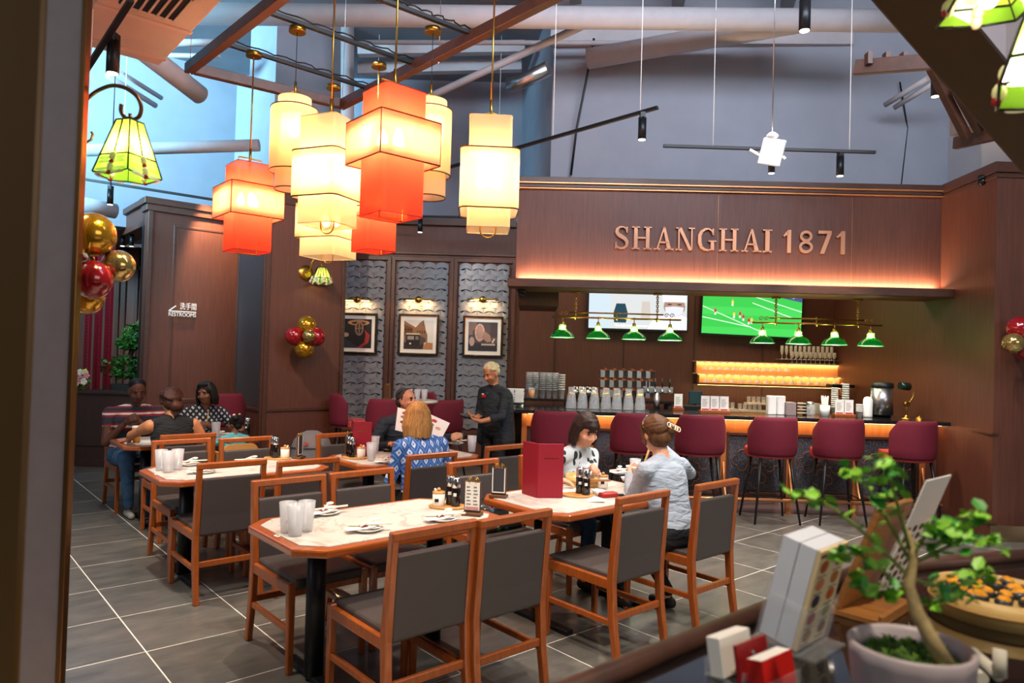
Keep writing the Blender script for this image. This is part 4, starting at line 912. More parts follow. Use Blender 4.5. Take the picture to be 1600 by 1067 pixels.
t = thing('juice_glass', 'glass of orange drink in front of the clear cup stacks', 'glass', onctr(830, 8.75, 1.13)); MB().lathe([(0, 0), (0.035, 0), (0.045, 0.13)], n=16).build('glass_body', GLW, t); MB().lathe([(0, 0.004), (0.033, 0.004), (0.041, 0.10), (0, 0.10)], n=16).build('juice', mat('orange_juice', 'e8951c', 0.4), t); MB().cyl((0, 0, 0.02), (0.05, 0, 0.19), 0.004, n=6).build('straw', BLACKP, t)
# napkins and plates at the station left of the bar
t = thing('service_station', 'dark service shelf left of the bar behind the server', 'shelf', onctr(800, 8.3, 0)); MB().b2((-0.14, -0.2, 0.98), (0.13, 0.2, 1.01)).build('board', GRAN, t); MB().b2((-0.14, -0.2, 1.1), (0.13, 0.2, 1.11)).build('board', GRAN, t); MB().b2((-0.14, 0.16, 0.0), (0.13, 0.2, 1.1)).build('back_panel', DARKWOOD, t); MB().b2((-0.14, -0.18, 0.0), (-0.11, 0.2, 1.1)).build('side_panel', DARKWOOD, t)
for i in range(2):
    mb = MB()
    for k in range(14): mb.b2((-0.055 + random.uniform(-0.006, 0.006), -0.06, k * 0.011), (0.055 + random.uniform(-0.006, 0.006), 0.06, k * 0.011 + 0.009))
    one('napkin_stack', mb, PAPER, onctr((796, 811)[i], 8.3, 1.11), ('left stack of white folded napkins behind the server', 'right stack of white folded napkins at the bar end')[i], 'napkins', 'napkin stacks', bevel=0.002)
for i in range(3):
    one('paper_cup', MB().lathe([(0, 0), (0.03, 0), (0.036, 0.08), (0.033, 0.08), (0.028, 0.005), (0, 0.005)], n=16), WHITE, onctr((795, 804, 813)[i], 8.2, 1.01), ('left', 'middle', 'right')[i] + ' white cup on the shelf below the napkin stacks', 'cup', 'white cups below the napkins')
# steel tumblers behind the carafes
tm = MB().lathe([(0, 0), (0.032, 0), (0.04, 0.15), (0.037, 0.15), (0.03, 0.005), (0, 0.005)], n=16).mesh('shaker_cup', CHROME)
for i, px in enumerate((898, 908, 918, 927)): tag(link('shaker_cup', tm, None, onctr(px, 8.9, 1.13)), ('leftmost', 'second', 'third', 'rightmost')[i] + ' steel shaker cup behind the water carafes', 'cup', 'steel shaker cups')
t = thing('cup_ledge', 'dark ledge behind the carafes carrying steel cups and the bottle rack', 'shelf', onctr(960, 8.95, 0)); MB().b2((-0.5, -0.15, 1.10), (0.75, 0.2, 1.13)).build('board', GRAN, t)
for s in (-0.45, 0.66): MB().b2((s, -0.12, 0), (s + 0.04, 0.15, 1.10)).build('support', DARKWOOD, t)
# checker bottle rack
t = thing('bottle_rack', 'wood and steel cube bottle rack behind the carafes', 'rack', onctr(972, 9.0, 1.13))
for i in range(6):
    for j in range(3):
        X = -0.29 + i * 0.115; Z = 0.03 + j * 0.125
        MB().b2((X - 0.0, -0.06, Z), (X + 0.055, 0.06, Z + 0.09)).build('steel_plate', STEEL, t); MB().b2((X + 0.057, -0.05, Z + 0.02), (X + 0.112, 0.06, Z + 0.09)).build('dark_cell', BLACKP, t)
        MB().b2((X + 0.04, -0.07, Z + 0.085), (X + 0.08, 0.06, Z + 0.115)).build('wood_joint', CHWOOD, t)
for j in range(3): MB().b2((-0.30, -0.05, 0.115 + j * 0.125), (0.41, 0.06, 0.125 + j * 0.125)).build('rail', CHWOOD, t)
# beer tap tower
t = thing('beer_tap_tower', 'steel beer tap tower with four black handles behind the bar', 'beer taps', onctr(1026, 8.35, 1.03))
MB().cyl((0, 0, 0), (0, 0, 0.24), 0.035, n=16).build('column', STEEL, t); MB().b2((-0.17, -0.035, 0.22), (0.19, 0.04, 0.30)).build('head', STEEL, t, bevel=0.01)
for k in range(4):
    X = -0.12 + k * 0.085; MB().cyl((X, -0.04, 0.27), (X, -0.09, 0.24), 0.012, n=8).build('spout', CHROME, t); MB().cyl((X, -0.06, 0.29), (X, -0.065, 0.40), 0.008, 0.013, 8).build('handle', BLACKP, t)
# cash register and printer
t = thing('cash_register', 'dark cash register terminal behind the bar left of the menu cards', 'cash register', onctr(1076, 8.6, 0.98)); MB().b2((-0.13, -0.1, 0), (0.15, 0.12, 0.13)).build('base', BLACKP, t, bevel=0.01); MB().b2((0.0, -0.02, 0.14), (0.16, 0.02, 0.30)).build('screen', mat('teal_screen', '203a40', 0.2), t, bevel=0.006); MB().cyl((0.08, 0, 0.12), (0.08, 0, 0.2), 0.015, n=8).build('neck', BLACKP, t)
t = thing('under_counter', 'low dark work counter behind the bar', 'counter', onctr(1140, 8.75, 0)); MB().b2((-0.5, -0.25, 0.90), (1.6, 0.25, 0.96)).build('counter_top', GRAN, t); MB().b2((-0.48, -0.22, 0.0), (1.58, 0.25, 0.9)).build('body', DARKWOOD, t)
# ---- menu cards in wooden holders
TXT = mat('print_grey', '77777a', 0.8); PRED = mat('print_red', 'b02838', 0.7)
def card(t, X, w_, h, y=0.0, z=0.02):
    o = MB().b2((X - w_ / 2, y, z), (X + w_ / 2, y + 0.008, z + h)).build('card', PAPER, t)
    for k in range(6): MB().b2((X - w_ * 0.36, y - 0.001, z + h * (0.30 + 0.09 * k)), (X + w_ * (0.1 + 0.05 * (k % 4)), y, z + h * (0.33 + 0.09 * k))).build('print_line', TXT, o)
    MB().b2((X - w_ * 0.42, y - 0.001, z + h * 0.07), (X + w_ * 0.42, y, z + h * 0.16)).build('print_band', PRED, o)
def cards(px, n, label, Y=7.9):
    t = thing('menu_card_holder', label, 'menu cards', onctr(px, Y, 1.07), -BA); w_ = 0.105
    MB().b2((-n * w_ / 2 - 0.01, -0.03, 0), (n * w_ / 2 + 0.01, 0.05, 0.03)).build('holder', CHWOOD, t, bevel=0.003)
    for k in range(n): card(t, (k - (n - 1) / 2) * w_, w_ - 0.01, 0.17)
cards(1117, 3, 'three white menu cards in a wooden holder on the bar'); cards(1319.5, 2, 'two white menu cards in a wooden holder on the bar')
cards(1060, 1, 'single white menu card with red band beside the cash register', 8.2)
# white boxes, straws, jars
one('takeout_box', MB().prism(rrect(0.1, 0.1, 0.03), 0, 0.21), WHITE, onctr(1205, 7.95), 'left of two tall white paper boxes on the bar', 'box', 'tall white boxes', bevel=0.006)
one('takeout_box', MB().prism(rrect(0.1, 0.1, 0.03), 0, 0.21), WHITE, onctr(1219, 7.97), 'right of two tall white paper boxes on the bar', 'box', 'tall white boxes', bevel=0.006)
one('tissue_box', MB().b2((-0.055, -0.05, 0), (0.055, 0.05, 0.145)), mat('lace_pattern', '8a7a7a', 0.6, noise=0.6, nscale=120), onctr(1234, 7.92), 'small patterned tissue box on the bar', 'box', bevel=0.004)
t = thing('utensil_rack', 'dark wire rack of small cups on the bar', 'rack', onctr(1250, 8.0)); 
for k in range(4): MB().b2((-0.055, -0.05, 0.02 + 0.035 * k), (0.055, 0.05, 0.032 + 0.035 * k)).build('shelf', mat('pale_rack', 'cbb9a0', 0.4), t)
for s in (-0.055, 0.05): MB().b2((s, -0.05, 0), (s + 0.006, 0.05, 0.15)).build('side', BLACKM, t)
t = thing('glass_jar', 'clear glass jar with lid on the bar', 'jar', onctr(1266, 8.0)); MB().lathe([(0, 0), (0.05, 0), (0.055, 0.02), (0.055, 0.10), (0.04, 0.125)], n=18).build('glass_body', GLW, t); MB().lathe([(0.042, 0.12), (0.042, 0.15), (0, 0.15)], n=18).build('lid', STEEL, t)
t = thing('straw_holder', 'white holder full of paper straws on the bar', 'straws', onctr(1289, 7.95)); MB().lathe([(0, 0), (0.05, 0), (0.055, 0.12), (0.05, 0.12), (0.045, 0.01)], n=18).build('holder', WHITE, t)
mb = MB()
for k in range(26): a = random.uniform(0, 6.28); r = random.uniform(0, 0.03); mb.cyl((r * math.cos(a), r * math.sin(a), 0.02), (1.5 * r * math.cos(a), 1.5 * r * math.sin(a), 0.2 + random.uniform(0, 0.03)), 0.004, n=5)
tag(mb.build('straws', PAPER, t), kind='stuff')
one('cup_stack', cup_stack(10, 0.026, 0.038, 0.10, 0.024), WHITE, onctr(1304, 8.1), 'tall white paper cup stack left of the two menu cards', 'cup stack')
one('cup_stack', cup_stack(11, 0.026, 0.038, 0.10, 0.026), WHITE, onctr(1321, 8.2), 'tall white paper cup stack behind the two menu cards', 'cup stack')
one('cup_stack', cup_stack(5, 0.026, 0.036, 0.07, 0.018), WHITE, onctr(1343, 7.95), 'short white cup stack right of the two menu cards', 'cup stack')
one('white_canister', MB().lathe([(0, 0), (0.048, 0), (0.05, 0.02), (0.05, 0.19), (0.042, 0.21), (0.03, 0.225), (0.012, 0.23), (0, 0.23)], n=20), WHITE, onctr(1356, 7.92), 'white plastic canister beside the steel urn', 'canister')
t = thing('beverage_urn', 'brushed steel beverage urn with black lid at the right end of the bar', 'urn', onctr(1378, 8.0)); MB().cyl((0, 0, 0.03), (0, 0, 0.34), 0.115, n=32).build('body', STEEL, t); MB().lathe([(0.118, 0.335), (0.122, 0.35), (0.115, 0.385), (0.09, 0.395), (0, 0.395)], n=32).build('lid', BLACKP, t); MB().lathe([(0, 0), (0.09, 0), (0.1, 0.03), (0.115, 0.035)], n=32).build('base', BLACKP, t); MB().cyl((-0.115, 0, 0.3), (-0.135, 0, 0.12), 0.008, n=8).build('sight_glass', GLW, t)
t = thing('desk_lamp', 'brass desk lamp with small dark shade at the right end of the bar', 'lamp', onctr(1417, 7.75), R(10))
MB().lathe([(0, 0), (0.06, 0), (0.058, 0.012), (0.025, 0.025), (0.012, 0.05)], n=20).build('base', BRASS, t); MB().cyl((0, 0, 0.03), (0, 0, 0.19), 0.008, n=8).build('stem', BRASS, t)
MB().tube([(0, 0, 0.17), (0.04, 0, 0.20), (0.075, 0, 0.25), (0.085, 0, 0.30), (0.06, 0, 0.34), (0.03, 0, 0.36), (0.0, 0, 0.365)], 0.005, 6).build('arm', BRASS, t); MB().cyl((0.0, -0.02, 0.17), (0, 0.02, 0.17), 0.03, n=12).build('joint', BRASS, t)
MB().cyl((-0.09, 0, 0.37), (0.02, 0, 0.36), 0.04, 0.045, 16).build('shade', mat('dark_green_enamel', '0e1f18', 0.15), t); 
one('brass_bell', MB().lathe([(0.04, 0), (0.038, 0.015), (0.025, 0.03), (0.006, 0.036), (0.006, 0.045), (0, 0.045)], n=18), BRASS, onctr(1437, 7.72), 'small brass bell beside the desk lamp', 'bell')
# ---- lit glass display on the back wall
GLOW = wood('amber_panel', 'b07848', 'c88a54', (14, 14, 1), 0.5, 0.03)
YD = 10.3
def zd(px, py, Y=YD): return at(px, py, Y)
t = thing('glass_display', 'amber lit stepped display shelf with rows of glasses on the bar wall', 'display shelf', (0, 0, 0))
xl, xr = zd(1089, 585).x, zd(1316, 590).x; z2 = 1.65 + (573 - 586) / -FPX * -YD
zt1 = zd(1200, 567).z; zt2 = zd(1200, 586).z; zt3 = zd(1200, 602).z
t.location = ((xl + xr) / 2, YD, zt3); W2 = (xr - xl) / 2
MB().b2((-W2, 0.04, zt2 - zt3), (W2 - 0.03, 0.16, zt1 - zt3 - 0.01)).build('upper_riser', GLOW, t); MB().b2((-W2 + 0.03, -0.02, 0.012), (W2, 0.10, zt2 - zt3 - 0.012)).build('lower_riser', GLOW, t)
for z, y0 in ((zt1 - zt3, 0.0), (zt2 - zt3, -0.08), (0.0, -0.14)): MB().b2((-W2 - 0.02, y0, z - 0.01), (W2 + 0.02, 0.18, z + 0.004)).build('shelf_board', mat('pale_shelf', 'e8cfa0', 0.3) if z else DARKWOOD, t)
for z, y0 in ((zt1 - zt3 - 0.014, 0.03), (zt2 - zt3 - 0.014, -0.05), (-0.014, -0.05)):
    MB().b2((-W2, y0 - 0.012, z - 0.004), (W2, y0, z)).build('light_strip', emis('amber_strip', 'ffc070', 5.0), t)
    l = lamp('AREA', 'display_light', t.location + Vector((0, y0 - 0.02, z - 0.008)), 3.2, (1, 0.66, 0.30), None, shape='RECTANGLE', size=W2 * 2, size_y=0.02); l.rotation_euler = (R(25), 0, 0)
LITG = glassy('lit_glass', 'fff4e4', 0.6, 0.08)  # whiter, more opaque glass; brightness of the lit rows put into the colour
coupe = MB().lathe([(0.0, 0.105), (0.014, 0.103), (0.035, 0.10), (0.045, 0.085), (0.047, 0.10), (0.03, 0.07), (0.006, 0.055), (0.004, 0.01), (0.032, 0.002), (0.032, 0)], n=14)
coupe = MB().lathe([(0.032, 0), (0.032, 0.003), (0.004, 0.01), (0.004, 0.055), (0.02, 0.062), (0.044, 0.085), (0.05, 0.11)], n=14).mesh('coupe_glass', LITG)
wine = MB().lathe([(0.03, 0), (0.03, 0.003), (0.004, 0.01), (0.004, 0.08), (0.022, 0.09), (0.032, 0.12), (0.03, 0.17)], n=14).mesh('wine_glass', LITG)
flute = MB().lathe([(0.028, 0), (0.028, 0.003), (0.004, 0.01), (0.004, 0.06), (0.016, 0.08), (0.024, 0.12), (0.022, 0.2)], n=14).mesh('champagne_flute', LITG)
ORD = ['leftmost', 'second', 'third', 'fourth', 'fifth', 'sixth', 'seventh', 'eighth', 'ninth', 'tenth', 'eleventh', 'twelfth', 'thirteenth', 'fourteenth', 'fifteenth', 'sixteenth', 'seventeenth']
def row(me, name, n, px0, px1, z, y, lab, cat, grp, flip=False, hgt=0.0):
    for i in range(n):
        px = px0 + (px1 - px0) * i / max(1, n - 1); p = zd(px, 570); o = link(name, me, None, (p.x, y, z + (hgt if flip else 0)))
        if flip: o.rotation_euler = (PI, 0, 0)
        tag(o, (ORD[i] if i < n - 1 else 'rightmost') + ' ' + lab, cat, grp)
B_ = t.location
row(coupe, 'coupe_glass', 12, 1100, 1228, B_.z + zt1 - zt3 - 0.012, YD - 0.05, 'coupe glass from the left in the upper row of the amber display', 'glass', 'upper coupe glasses', True, 0.0)
row(coupe, 'coupe_glass', 17, 1101, 1312, B_.z + zt2 - zt3 - 0.012, YD - 0.13, 'coupe glass from the left in the lower row of the amber display', 'glass', 'lower coupe glasses', True, 0.0)
row(flute, 'champagne_flute', 12, 1224, 1302, zd(1260, 562).z, YD + 0.06, 'champagne flute from the left above the amber display', 'glass', 'champagne flutes')
row(wine, 'wine_glass', 10, 1240, 1306, B_.z + zt1 - zt3 + 0.005, YD + 0.06, 'wine glass from the left on top of the amber display', 'glass', 'wine glasses on the display')
one('glass_shelf', MB().b2((-0.42, -0.08, -0.006), (0.42, 0.12, 0)), GLW, (zd(1264, 562).x, YD + 0.06, zd(1260, 562).z), 'thin glass shelf carrying the champagne flutes', 'shelf')
# lower lit niche with glass racks on the back counter
for i, (px, w_, h, Y) in enumerate(((1135, 0.30, 0.13, 10.0), (1176, 0.42, 0.10, 10.0), (1185, 0.34, 0.06, 10.1))):
    p = zd(px, 600, Y); t = thing('glass_rack', ('left', 'front', 'upper')[i] + ' pale rack of tumblers under the amber display', 'rack', (p.x, Y, 0.94 + (0.11 if i == 2 else 0)), 0, 'tumbler racks')
    MB().b2((-w_ / 2, -0.1, 0), (w_ / 2, 0.1, h * 0.35)).build('tray', mat('pale_tray', 'd8c8b0', 0.5), t)
    n = int(w_ / 0.07)
    for k in range(n): MB().lathe([(0, h * 0.35), (0.026, h * 0.35), (0.03, h * 0.35 + 0.09)], (-w_ / 2 + 0.035 + k * 0.07, 0, 0), 12).build('tumbler', GLW, t)
for px, h in ((1229, 'left'), (1235, 'right')): 
    p = zd(px, 600, 9.95); tag(link('wine_glass', wine, None, (p.x, 9.95, 0.94)), h + ' of two wine glasses on the back counter right of the tall white boxes', 'glass', 'wine glasses on the back counter')
for i, px in enumerate((1255, 1262, 1268)): p = zd(px, 600, 9.95); tag(link('coupe_glass', coupe, None, (p.x, 9.95, 0.94)), ('left', 'middle', 'right')[i] + ' of three coupe glasses on the back counter behind the clear jar', 'glass', 'coupes on the back counter')
one('tea_pot', MB().lathe([(0, 0), (0.07, 0), (0.075, 0.02), (0.07, 0.14), (0.05, 0.16), (0, 0.165)], n=20), mat('pale_ceramic', 'b9b4a4', 0.4), (zd(1276, 600, 9.9).x, 9.9, 0.94), 'pale ceramic canister on the back counter', 'canister')
one('dark_tray', MB().b2((-0.16, -0.1, 0), (0.16, 0.1, 0.04)), BLACKP, (zd(1313, 600, 9.8).x, 9.8, zd(1313, 605, 9.8).z), 'dark tray at the right end of the amber display', 'tray', bevel=0.01)
l = lamp('AREA', 'unseen_bar_light', (2.4, 9.2, 3.5), 40, (1.0, 0.78, 0.52), None, shape='RECTANGLE', size=3.6, size_y=0.8)  # unseen area light assumed above the space behind the bar
# ================================================================== WALL DECOR
SLATE = mat('slate_tile', '77757a', 0.6, noise=0.12, nscale=9, bump=0.15)
def wave_tile_mesh(up):
    w_, h, n = 0.166, 0.085, 6; mb = MB(); vv = []; s = 1 if up else -1
    for layer in (0, 1):
        for i in range(n + 1):
            t_ = i / n * 2 - 1; sag = s * 0.034 * (1 - t_ * t_) - s * 0.017
            for k in (-1, 1): vv.append((t_ * w_ / 2, (-0.018 - 0.014 * (1 - t_ * t_)) if layer == 0 else 0.0, sag + k * (h / 2 - 0.004)))
    N = (n + 1) * 2; fs = []
    for i in range(n):
        a = i * 2; fs += [(a, a + 2, a + 3, a + 1), (a, N + a, N + a + 2, a + 2), (a + 1, a + 3, N + a + 3, N + a + 1)]
    fs += [(0, 1, N + 1, N), (n * 2, N + n * 2, N + n * 2 + 1, n * 2 + 1)]
    mb.add(vv, fs); return mb.mesh('wave_tile', SLATE)
WT = (wave_tile_mesh(True), wave_tile_mesh(False))
ZT, ZB = 2.99, 0.54
for bi, (a, b) in enumerate(((534, 600), (618, 698), (715, 793))):
    x0, x1 = xs(a), xs(b); x0 = x0 - 0.12 if bi == 0 else x0
    t = thing('wave_tile_panel', ('left', 'middle', 'right')[bi] + ' slate panel of wavy tiles on the picture wall', 'wall panel', ((x0 + x1) / 2, BY - 0.004, ZB), 0, 'wavy slate panels')
    MB().b2(((x0 - x1) / 2, -0.004, 0), ((x1 - x0) / 2, 0.0, ZT - ZB)).build('backing', mat('panel_backing', '1f1e20', 0.8), t)
    rows = int((ZT - ZB) / 0.079); W_ = x1 - x0; cols = round(W_ / 0.17); tw = W_ / cols; kx = tw / 0.169
    for r in range(rows):
        spots = [(-W_ / 2 + tw * (c_ + 0.5), 1.0) for c_ in range(cols)] if r % 2 == 0 else [(-W_ / 2 + tw * (c_ + 1), 1.0) for c_ in range(cols - 1)] + [(-W_ / 2 + tw / 4, 0.5), (W_ / 2 - tw / 4, 0.5)]
        for cx, f in spots:
            o = link('wave_tile', WT[r % 2], t, (cx, -0.004 - 0.004 * random.random(), 0.045 + r * 0.079)); o.scale = (kx * f, 1, 1)
# pictures
FRB = mat('black_frame', '15130f', 0.3); MATW = mat('picture_mount', 'e8e2d8', 0.8)
def picture(px, py, label, draw, W=0.60, H=0.61):
    p = at(px, py, BY - 0.07); t = thing('framed_picture', label, 'picture', p, 0, 'framed photographs')
    f = 0.03
    for lo, hi in (((-W / 2, -H / 2), (W / 2, -H / 2 + f)), ((-W / 2, H / 2 - f), (W / 2, H / 2)), ((-W / 2, -H / 2 + f), (-W / 2 + f, H / 2 - f)), ((W / 2 - f, -H / 2 + f), (W / 2, H / 2 - f))):
        MB().b2((lo[0], -0.03, lo[1]), (hi[0], 0.01, hi[1])).build('frame_side', FRB, t, bevel=0.003)
    g = 0.006
    for lo, hi in (((-W / 2 + f, -H / 2 + f), (W / 2 - f, -H / 2 + f + g)), ((-W / 2 + f, H / 2 - f - g), (W / 2 - f, H / 2 - f)), ((-W / 2 + f, -H / 2 + f + g), (-W / 2 + f + g, H / 2 - f - g)), ((W / 2 - f - g, -H / 2 + f + g), (W / 2 - f, H / 2 - f - g))):
        MB().b2((lo[0], -0.024, lo[1]), (hi[0], 0.0, hi[1])).build('gold_slip', GOLD, t)
    MB().b2((-W / 2 + f, -0.01, -H / 2 + f), (W / 2 - f, 0.0, H / 2 - f)).build('mount', MATW, t)
    a = 0.215; pr = MB().b2((-a, -0.012, -a), (a, -0.009, a)).build('print', mat('print_base_' + str(px), draw[0], 0.8), t)
    for lay, (poly, col) in enumerate(draw[1]):
        mb = MB(); n = len(poly); mb.add([(x * a, -0.0125 - 0.0004 * lay, z * a) for x, z in poly], [tuple(range(n))]); mb.build('printed_shape', mat('print_' + col, col, 0.8), pr, fix=False)
    p2 = at(px, 468, BY - 0.12)
    l_ = thing('picture_light', 'brass picture light above the ' + label, 'picture light', p2, 0, 'brass picture lights')
    MB().cyl((-0.23, 0, 0), (0.23, 0, 0), 0.014, n=12).build('bar', BRASS, l_); MB().lathe([(0.05, 0), (0.05, 0.012), (0, 0.02)], n=20, M=Matrix.Rotation(PI / 2, 4, 'X')).build('rose', BRASS, l_)
    MB().cyl((0, 0, 0), (0, 0.11, 0), 0.008, n=8).build('arm', BRASS, l_)
    for s in (-0.12, 0.12):
        MB().b2((s - 0.06, -0.006, -0.018), (s + 0.06, 0.006, -0.012)).build('lit_tube', emis('picture_tube', 'ffcf88', 7.0), l_)
        l = lamp('AREA', 'picture_lamp', p2 + Vector((s, -0.01, -0.025)), 1.5, (1, 0.68, 0.32), p2 + Vector((s, 0.10, -0.5)), shape='RECTANGLE', size=0.14, size_y=0.02)
R_ = lambda x0, z0, x1, z1: [(x0, z0), (x1, z0), (x1, z1), (x0, z1)]
picture(558, 521, 'framed photograph of a steering wheel and red car interior', ('1c1a1c', [([(-1, -0.2), (0.2, -1), (-1, -1)], '2c3038'), ([(0.5, 0.3), (0.9, -0.1), (0.8, -0.6), (0.3, -1), (0.0, -1), (0.5, -0.6), (0.6, -0.1)], '9a2a26'), (blob(0.1, 0.75, 0.75, 0.2), 'a87a58'), (blob(0.1, 0.72, 0.5, 0.1), '2a2220'), (blob(0.15, 0.35, 0.3, 0.5), '8a6a58'), (blob(0.15, 0.35, 0.2, 0.4), '3a2c28'), ([(0.12, -0.1), (0.18, -0.1), (0.2, 0.8), (0.1, 0.8)], '8a6a58'), ([(-0.1, 0.3), (0.4, 0.36), (0.4, 0.42), (-0.1, 0.36)], '8a6a58'), (blob(-0.75, -0.1, 0.2, 0.15), '9a8a80')]))
picture(654, 523, 'framed sepia photograph of an old tram in a street', ('d8cfc4', [([(-1, 0.95), (-0.75, 0.8), (-0.2, 0.5), (0.1, 0.85), (0.3, 1.0), (0.42, 0.7), (0.5, 0.3), (0.62, 0.0), (0.62, -0.5), (-1, -0.5)], '8a6244'), ([(-1, 0.7), (-0.4, 0.45), (-0.4, -0.1), (-1, -0.1)], '6a452c'), ([(0.2, -1), (1, -1), (1, -0.55), (0.55, -0.5)], 'b07a4e'), ([(-1, -1), (0.3, -1), (0.4, -0.6), (-1, -0.5)], '3c2c24')] + [(R_(-0.9 + k * 0.17, 0.25, -0.82 + k * 0.17, 0.42), '3a2418') for k in range(3)] + [(R_(-0.1 + k * 0.16, 0.1, -0.03 + k * 0.16, 0.3), '4a3020') for k in range(4)] + [(R_(-0.85, -0.75, 0.1, 0.0), '2a2422'), ([(-0.9, 0.0), (-0.8, 0.1), (0.05, 0.1), (0.15, 0.0)], 'd0b898'), (R_(-0.75, -0.35, -0.3, -0.1), '9a8c80'), (R_(-0.2, -0.35, 0.02, -0.1), '7a6c60'), ([(0.1, -0.75), (0.5, -0.5), (0.5, -0.25), (0.1, -0.05)], '55443a'), (blob(-0.55, -0.62, 0.07, 0.07, 8), 'd8d0c0'), ([(0.3, 1.0), (0.36, 1.0), (0.34, 0.6), (0.3, 0.6)], '6a452c')]))
picture(754.5, 526, 'framed sepia photograph of a gramophone horn', ('5a4a48', [(R_(-1, -1, 1, -0.45), '3a3236'), (R_(0.5, 0, 1, 1), '4a3c40'), (R_(-1, 0.1, -0.7, 1), '8a7068'), ([(-1, 0.2), (-0.5, 0.5), (-0.4, 1), (-1, 1)], '8a6a60'), (blob(-0.22, 0.28, 0.34, 0.62), 'd8b4a4'), (blob(-0.22, 0.28, 0.26, 0.5), 'c09484'), ([(0.1, 0.4), (0.5, 0.1), (0.6, -0.3), (0.3, -0.4), (-0.05, -0.1)], 'a88070'), (blob(-0.75, -0.35, 0.18, 0.32), 'b89888'), (R_(-0.1, -0.6, 0.85, -0.48), 'c4a898'), ([(0.6, -0.4), (0.75, -0.1), (0.85, -0.15), (0.7, -0.45)], 'd8c0b0')] + [([(-0.22, 0.28), (-0.22 + 0.33 * math.cos(a), 0.28 + 0.6 * math.sin(a)), (-0.22 + 0.33 * math.cos(a + 0.06), 0.28 + 0.6 * math.sin(a + 0.06))], '9a7060') for a in [k * 0.7 for k in range(9)]]))
# ---- stained glass lamps
GRN = glassy('tiffany_green', 'a8c83a', 0.62, 0.3, tint='d8f07a'); 
def tiff(name, col, tl=0.55):
    m, nt, b = _new(name); nt.nodes.remove(b); tr = nt.nodes.new('ShaderNodeBsdfTranslucent'); tr.inputs[0].default_value = lin(col); d = nt.nodes.new('ShaderNodeBsdfGlossy'); d.inputs[0].default_value = lin('ffffff'); d.inputs[1].default_value = 0.15
    df = nt.nodes.new('ShaderNodeBsdfDiffuse'); df.inputs[0].default_value = lin(col)
    m0 = nt.nodes.new('ShaderNodeMixShader'); m0.inputs[0].default_value = 0.35; m1 = nt.nodes.new('ShaderNodeMixShader'); m1.inputs[0].default_value = 0.05
    nt.links.new(tr.outputs[0], m0.inputs[1]); nt.links.new(df.outputs[0], m0.inputs[2]); nt.links.new(m0.outputs[0], m1.inputs[1]); nt.links.new(d.outputs[0], m1.inputs[2]); nt.links.new(m1.outputs[0], nt.nodes['Material Output'].inputs[0]); return m
TG, TC, TR, TG2 = tiff('tiffany_lime', 'd4e85a'), tiff('tiffany_cream', 'f4ead0'), tiff('tiffany_red', 'c01818'), tiff('tiffany_leaf', '8fc23a')
LEAD = mat('lead_came', '1a1816', 0.5, 0.5)
def tiffany(t, s, rtop, rbot, h, sides, z0=0.0, energy=6, rot=0.0):
    """pyramid shade, bottom at z0-h; panels lime above, dragonflies with cream wings and red eyes along the bottom"""
    P = lambda k, f: Vector(((rtop + (rbot - rtop) * f) * math.cos(2 * PI * k / sides + rot), (rtop + (rbot - rtop) * f) * math.sin(2 * PI * k / sides + rot), z0 - h * f))
    for k in range(sides):
        a0, a1, b0, b1 = P(k, 0), P(k + 1, 0), P(k, 0.68), P(k + 1, 0.68); c0, c1 = P(k, 1), P(k + 1, 1); cm = (c0 + c1) / 2 + Vector((0, 0, -0.07 * h))
        mb = MB(); mb.quad(a0, a1, b1, b0); sh_ = mb.build('glass_panel', TG, t, fix=False)
        mb = MB(); mb.add([b0, b1, c1, cm, c0], [(0, 1, 2, 3, 4)]); o = mb.build('lower_panel', TG2, t, fix=False)
        n = (b1 - b0).cross(c0 - b0).normalized(); ctr = Vector((0, 0, z0 - h * 0.8)); 
        if n.dot((b0 + b1) / 2 - ctr) < 0: n = -n
        for f, sc in ((0.74, 1.0), (0.95, 0.95)):
            m = P(k, f).lerp(P(k + 1, f), 0.5) + n * 0.002; e = (P(k + 1, f) - P(k, f)); L = e.length; e.normalize(); dn = e.cross(n).normalized()
            if dn.z > 0: dn = -dn
            for sx in (-1, 1):
                for q in (0, 1):
                    mid_ = m + e * sx * L * 0.24 * sc + dn * (h * (0.02 if q == 0 else 0.09)); mb = MB()
                    mb.add([mid_ + e * (L * 0.22 * math.cos(a)) + dn * (h * 0.035 * math.sin(a)) + n * 0.0005 * q for a in [2 * PI * i / 10 for i in range(10)]], [tuple(range(10))]); mb.build('dragonfly_wing', TC, t, fix=False)
            MB().ell(m + dn * h * 0.0, (0.025 * s, 0.025 * s, 0.035 * s), 8, 6).build('dragonfly_body', TC, t); MB().ell(m + dn * h * 0.10, 0.018 * s, 8, 6).build('dragonfly_eyes', TR, t)
        for a, b in ((a0, c0), (b0, b1), (a0, a1), (c0, cm), (cm, c1), ((a0 + a1) / 2, (b0 + b1) / 2)): MB().cyl(a + n * 0.001, b + n * 0.001, 0.006 * s, n=5).build('lead_line', LEAD, t)
Yl = 2.65
p = at(203, 190, Yl)
t = thing('dragonfly_wall_lamp', 'green stained-glass dragonfly lamp on a curled bracket by the near column', 'lamp', p)
tiffany(t, 0.5, 0.045, 0.115, 0.205, 4, 0.0, rot=R(28))
pts = [at(x, y, Yl) - p for x, y in ((132, 158), (150, 142), (175, 132), (198, 137), (215, 150), (222, 168), (218, 184), (205, 188), (193, 183), (188, 172), (190, 163))]
sm = []
for i in range(len(pts) - 1):
    for k in range(4): sm.append(pts[i].lerp(pts[i + 1], k / 4))
sm.append(pts[-1]); 
for _ in range(3): sm = [sm[0]] + [(sm[i - 1] + sm[i] * 2 + sm[i + 1]) / 4 for i in range(1, len(sm) - 1)] + [sm[-1]]
